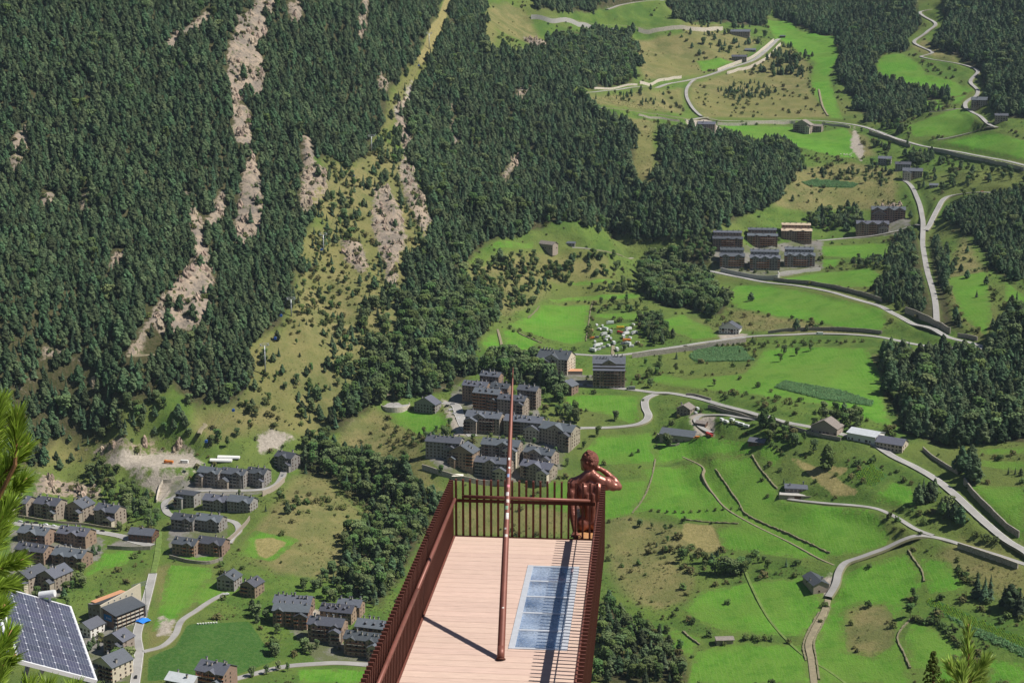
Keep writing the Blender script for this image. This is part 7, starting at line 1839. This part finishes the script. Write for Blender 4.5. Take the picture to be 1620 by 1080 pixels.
for (kind, c, x, y, a, lab) in (('car','white',427,776,95,'white car on the bend of the hillside complex road'),('car','silver',437,770,115,'silver car just above the white one on the complex road bend'),('car','grey',447,753,170,'grey car on the upper end of the complex road'),
    ('car','black',215,1072,10,'black car driving on the lower village street'),('car','grey',232,968,12,'grey car on the street beside the large hotel'),('car','black',230,960,12,'black car parked on the street above the large hotel'),
    ('bus','white',1296,530,85,'white minibus on the walled road above the green slope'),('car','white',1217,660,68,'white car on the valley road beside the poplars'),('car','white',1372,698,60,'white car parked by the pale roofed shed'),('car','silver',1380,700,60,'silver car parked by the pale roofed shed'),
    ('lorry','grey',998,617,85,'dark truck on the road below the dark hotel'),('car','black',925,610,80,'black car by the small hut on the hotel road'),('car','white',1523,168,40,'white car by the house in the far wood'),('car','white',1577,203,80,'white car on the far meadow lane'),
    ('tipper','orange',267,733,80,'orange dump truck in the gravel yard'),('van','white',1103,648,20,'white van beside the old farmhouse'),('van','silver',1100,655,20,'silver van in front of the old farmhouse'),('car','white',358,941,110,'white car on the lawn lane beside the grey house'),
    ('car','blue',1090,192,80,'blue car at the upper meadow parking'),('car','white',1084,191,80,'white car at the upper meadow parking'),('tipper','red',1122,690,30,'red trailer truck in the farmyard'),('van','orange',1102,694,80,'orange van in the farmyard'),('car','red',1554,304,90,'red car on the forest road above the junction'),('car','grey',895,36,80,'grey car on the highest road')):
    vehicle(kind, c, x, y, a, lab)
for k, (x, y) in enumerate(((1142,666),(1149,669),(1158,666),(1166,671),(1173,673),(1181,676))): vehicle('caravan', 'white', x, y, 20 + 6 * k, 'white caravan, %s from the hay shed in the farm field' % ordn[k], 'caravans in the farm field')
yard = [('caravan','white',944,516),('lorry','white',965,513),('lorry','white',957,523),('lorry','silver',955,531),('lorry','silver',966,527),('van','grey',944,535),('van','white',958,539),('van','white',950,546),('van','white',966,537),('tipper','yellow',981,520),('tipper','red',981,528),('lorry','white',990,530),('lorry','white',986,535),('tipper','orange',991,540),('lorry','white',993,546),('caravan','white',1008,544),('lorry','white',976,555),('caravan','white',988,551),('lorry','white',938,556),('van','silver',947,554),('van','tan',937,524),('van','orange',937,536),('van','white',1001,515),('lorry','white',994,523),('van','white',941,542),('van','silver',954,551)]
yard += [('caravan','white',948,522),('van','white',961,534),('lorry','white',971,545),('van','grey',985,545),('van','white',996,536),('lorry','silver',1003,529),('van','white',953,517),('caravan','white',999,549),('van','white',962,548),('lorry','white',944,549)]
seen = {}
for k, (kd, c, x, y) in enumerate(yard):
    side = ('by the meadow wall' if x < 950 else 'left of the yard lane' if x < 970 else 'right of the yard lane' if x < 990 else 'near the trees')
    end = ('upper' if y < 528 else 'middle' if y < 543 else 'lower')
    vehicle(kd, c, x, y, (10, 95, 40, 130)[k % 4], '%s old %s in the %s scrapyard %s' % (c, {'lorry': 'truck', 'tipper': 'dump truck'}.get(kd, kd), end, side), 'vehicles in the scrapyard')
# site container, tunnels
p = at(292, 732); e = empty('site_container', tuple(p), R(-12)); tag(e, 'white site container in the gravel yard', 'container')
m = MB(); m.box(-3.5, 3.5, -1.2, 1.2, 0, 2.8); m.build('shell', material('container_white', (.74, .74, .72), .5, var=.06), e); m = MB(); m.box(-3.3, -2.3, -1.26, -1.205, .1, 2.3); m.build('door', GREYW, e)
TUN = material('tunnel_plastic', (.78, .78, .76), .5, var=.08)
for k, (x, y, lab) in enumerate(((350,729,'front white plastic tunnel beside the gravel yard'), (362,724,'rear white plastic tunnel beside the gravel yard'))):
    p = at(x, y); e = empty('plastic_tunnel', tuple(p), R(-6)); tag(e, lab, 'tunnel', 'plastic tunnels by the gravel yard')
    m = MB(); arc = [(2.2 * math.cos(a), 2.2 * math.sin(a)) for a in np.linspace(0, math.pi, 9)]; m.prism(arc, 'x', -10, 10); m.build('cover', TUN, e)
    m = MB(); m.box(-10.06, -10.003, -.8, .8, 0, 1.6); m.build('door', GREYW, e)
p = at(1034, 520); e = empty('plastic_tunnel', tuple(p), R(60)); tag(e, 'grey plastic tunnel beside the small meadow near the scrapyard', 'tunnel')
m = MB(); m.prism([(2.6 * math.cos(a), 2.6 * math.sin(a)) for a in np.linspace(0, math.pi, 9)], 'x', -7, 7); m.build('cover', METAL_R, e); m = MB(); m.box(-7.06, -7.003, -1, 1, 0, 1.9); m.build('door', GREYW, e)
# round turning place with a pale retaining wall
p = at(625, 643); e = empty('turning_circle', (p[0], p[1] + 6, p[2] - 1.2)); tag(e, 'round paved turning place held by a curved pale stone wall', 'turning place')
m = MB(); m.prism([(14 * math.cos(a), 14 * math.sin(a)) for a in np.linspace(0, 2 * math.pi, 36, endpoint=False)], 'z', -9, 1.5); m.build('retaining_drum', PALEW, e)
m = MB(); m.prism([(13.4 * math.cos(a), 13.4 * math.sin(a)) for a in np.linspace(0, 2 * math.pi, 36, endpoint=False)], 'z', 1.504, 1.54); m.build('paving', ASPH, e)
m = MB(); ring = [(math.cos(a), math.sin(a)) for a in np.linspace(0, 2 * math.pi, 37)]
for (x0, y0), (x1, y1) in zip(ring, ring[1:]): m.face([(14.0*x0,14.0*y0,2.3),(14.0*x1,14.0*y1,2.3),(13.6*x1,13.6*y1,2.3),(13.6*x0,13.6*y0,2.3)]); m.face([(14.0*x0,14.0*y0,1.5),(14.0*x1,14.0*y1,1.5),(14.0*x1,14.0*y1,2.3),(14.0*x0,14.0*y0,2.3)]); m.face([(13.6*x1,13.6*y1,1.54),(13.6*x0,13.6*y0,1.54),(13.6*x0,13.6*y0,2.3),(13.6*x1,13.6*y1,2.3)])
m.build('parapet', PALEW, e, fix=False)
# grazing sheep
def sheep_mesh():
    L_ = MB(); 
    bm = bmesh.new(); bmesh.ops.create_icosphere(bm, subdivisions=2, radius=1, matrix=Matrix.Translation((0, 0, .75)) @ Matrix.Diagonal((.36, .62, .36, 1)))
    bmesh.ops.create_icosphere(bm, subdivisions=1, radius=1, matrix=Matrix.Translation((0, .78, .72)) @ Matrix.Diagonal((.15, .22, .17, 1)))
    for sx in (-1, 1):
        for sy in (-1, 1): bmesh.ops.create_cone(bm, segments=6, radius1=.05, radius2=.08, depth=.5, cap_ends=True, matrix=Matrix.Translation((sx * .2, sy * .38, .25)))
    me = bpy.data.meshes.new('sheep'); bm.to_mesh(me); bm.free(); me.materials.append(material('fleece', (.72, .68, .58), .95, var=.1)); return me
SHEEP = sheep_mesh()
for k in range(14):
    p = at(1329 + 22 * rng.random(), 243.5 + 4 * rng.random()); o = put('sheep', SHEEP, None, (p[0], p[1], p[2]), rng.random() * 6.28, 1.5); tag(o, 'white sheep in the small flock at the corner of the bright upper meadow', 'sheep', 'sheep flock on the upper meadow')
# hay-white beehive row by the dark field
for k in range(8):
    p = at(313 + 4.2 * k, 987.5 - .3 * k); m = MB(); m.box(-.5, .5, -.5, .5, 0, .9); m.box(-.6, .6, -.6, .6, .9, 1.05)
    tag(m.build('beehive', material('hive_white', (.70, .72, .66), .7, var=.08), None, tuple(p)), 'white beehive in the row along the top of the dark green field', 'beehive', 'beehives along the dark green field')
# umbrella canopies below the middle village
p = at(724, 756); e = empty('terrace_canopy', tuple(p)); tag(e, 'cream tent canopy in front of the red stepped block', 'canopy')
m = MB(); c_ = (0, 0, 4.0)
for a, b in (((-5, -3), (5, -3)), ((5, -3), (5, 3)), ((5, 3), (-5, 3)), ((-5, 3), (-5, -3))): m.face([(a[0], a[1], 2.6), (b[0], b[1], 2.6), c_])
m.build('canopy', material('cream_canvas', (.78, .74, .62), .8, var=.05), e)
for sx in (-1, 1):
    for sy in (-1, 1): q = MB(); q.tube((sx * 4.8, sy * 2.8, -3), (sx * 4.8, sy * 2.8, 2.6), .07, .07, 6); q.build('post', GALV, e)

# ================================================================ crops in rows
PROTO['crop'] = []
CROPM = leaf_mat('tobacco_leaves', (.115, .225, .090), .3, .25)
CROPL = leaf_mat('lettuce_leaves', (.17, .30, .03), .3, .25)
for mt in (CROPM, CROPL):
    mb = MB()
    for k in range(9): a = k * .7; cap(mb, (.42 * math.cos(a), .42 * math.sin(a), .35 + .07 * k), (math.cos(a), math.sin(a), .9), .36, rs, k=4)
    PROTO['crop'].append((None, mb.mesh('crop_plant', mt, fix=False), 1.0))
ccol = proto_collection('crop')
clabs = ['narrow dark crop strip on the hillside below the small hamlet', 'dark tobacco field under the walled road', 'long dark tobacco strip across the bright green slope', 'long two coloured crop strip beside the big lower meadow', 'bright lettuce plot beside the stubble field']
for poly, lab in zip(COVER['crop'], clabs):
    W_ = np.array([at(*q) for q in poly]); x0, x1, y0, y1 = W_[:, 0].min(), W_[:, 0].max(), W_[:, 1].min(), W_[:, 1].max()
    xs = np.arange(x0, x1, 1.25); ys = np.arange(y0, y1, 1.0)
    Xc, Yc = np.meshgrid(xs, ys); Xc = Xc.ravel() + rng.normal(0, .12, Xc.size); Yc = Yc.ravel() + rng.normal(0, .12, Yc.size)
    mm = (cover('crop', Xc, Yc) > .3); Zc_ = hz(Xc, Yc); qx, qy = project(Xc, Yc, Zc_); mm &= in_poly(qx, qy, poly)
    Xc, Yc, Zc_, qx, qy = Xc[mm], Yc[mm], Zc_[mm], qx[mm], qy[mm]
    if lab.startswith('bright'): idx = np.ones(len(Xc), int)
    elif lab.startswith('long two'): idx = (qy < 962 + (qx - 1473) * .43).astype(int)
    else: idx = np.zeros(len(Xc), int)
    scatter('crop_field', np.c_[Xc, Yc, Zc_], np.where(idx == 0, rng.uniform(.9, 1.5, len(Xc)), rng.uniform(.5, .9, len(Xc))), [1.0, 1.0], idx, ccol, lab, 'crop field')

# ================================================================ air
def haze():
    zt = 1130.0
    m = MB(); m.box(-4300, 4300, -60, 5450, -520, zt)
    mt = bpy.data.materials.new('haze'); mt.use_nodes = True
    N, L = nodes_of(mt); N.remove(N['Principled BSDF'])
    v = N.new('ShaderNodeVolumePrincipled'); v.inputs['Color'].default_value = (.62, .80, 1.0, 1); v.inputs['Density'].default_value = HAZE_DENSITY; v.inputs['Anisotropy'].default_value = .1
    L.new(v.outputs[0], N['Material Output'].inputs['Volume'])
    tag(m.build('haze', mt), 'thin blue summer haze filling the valley', 'haze', kind='stuff')
HAZE_DENSITY = 2.2e-5
haze()
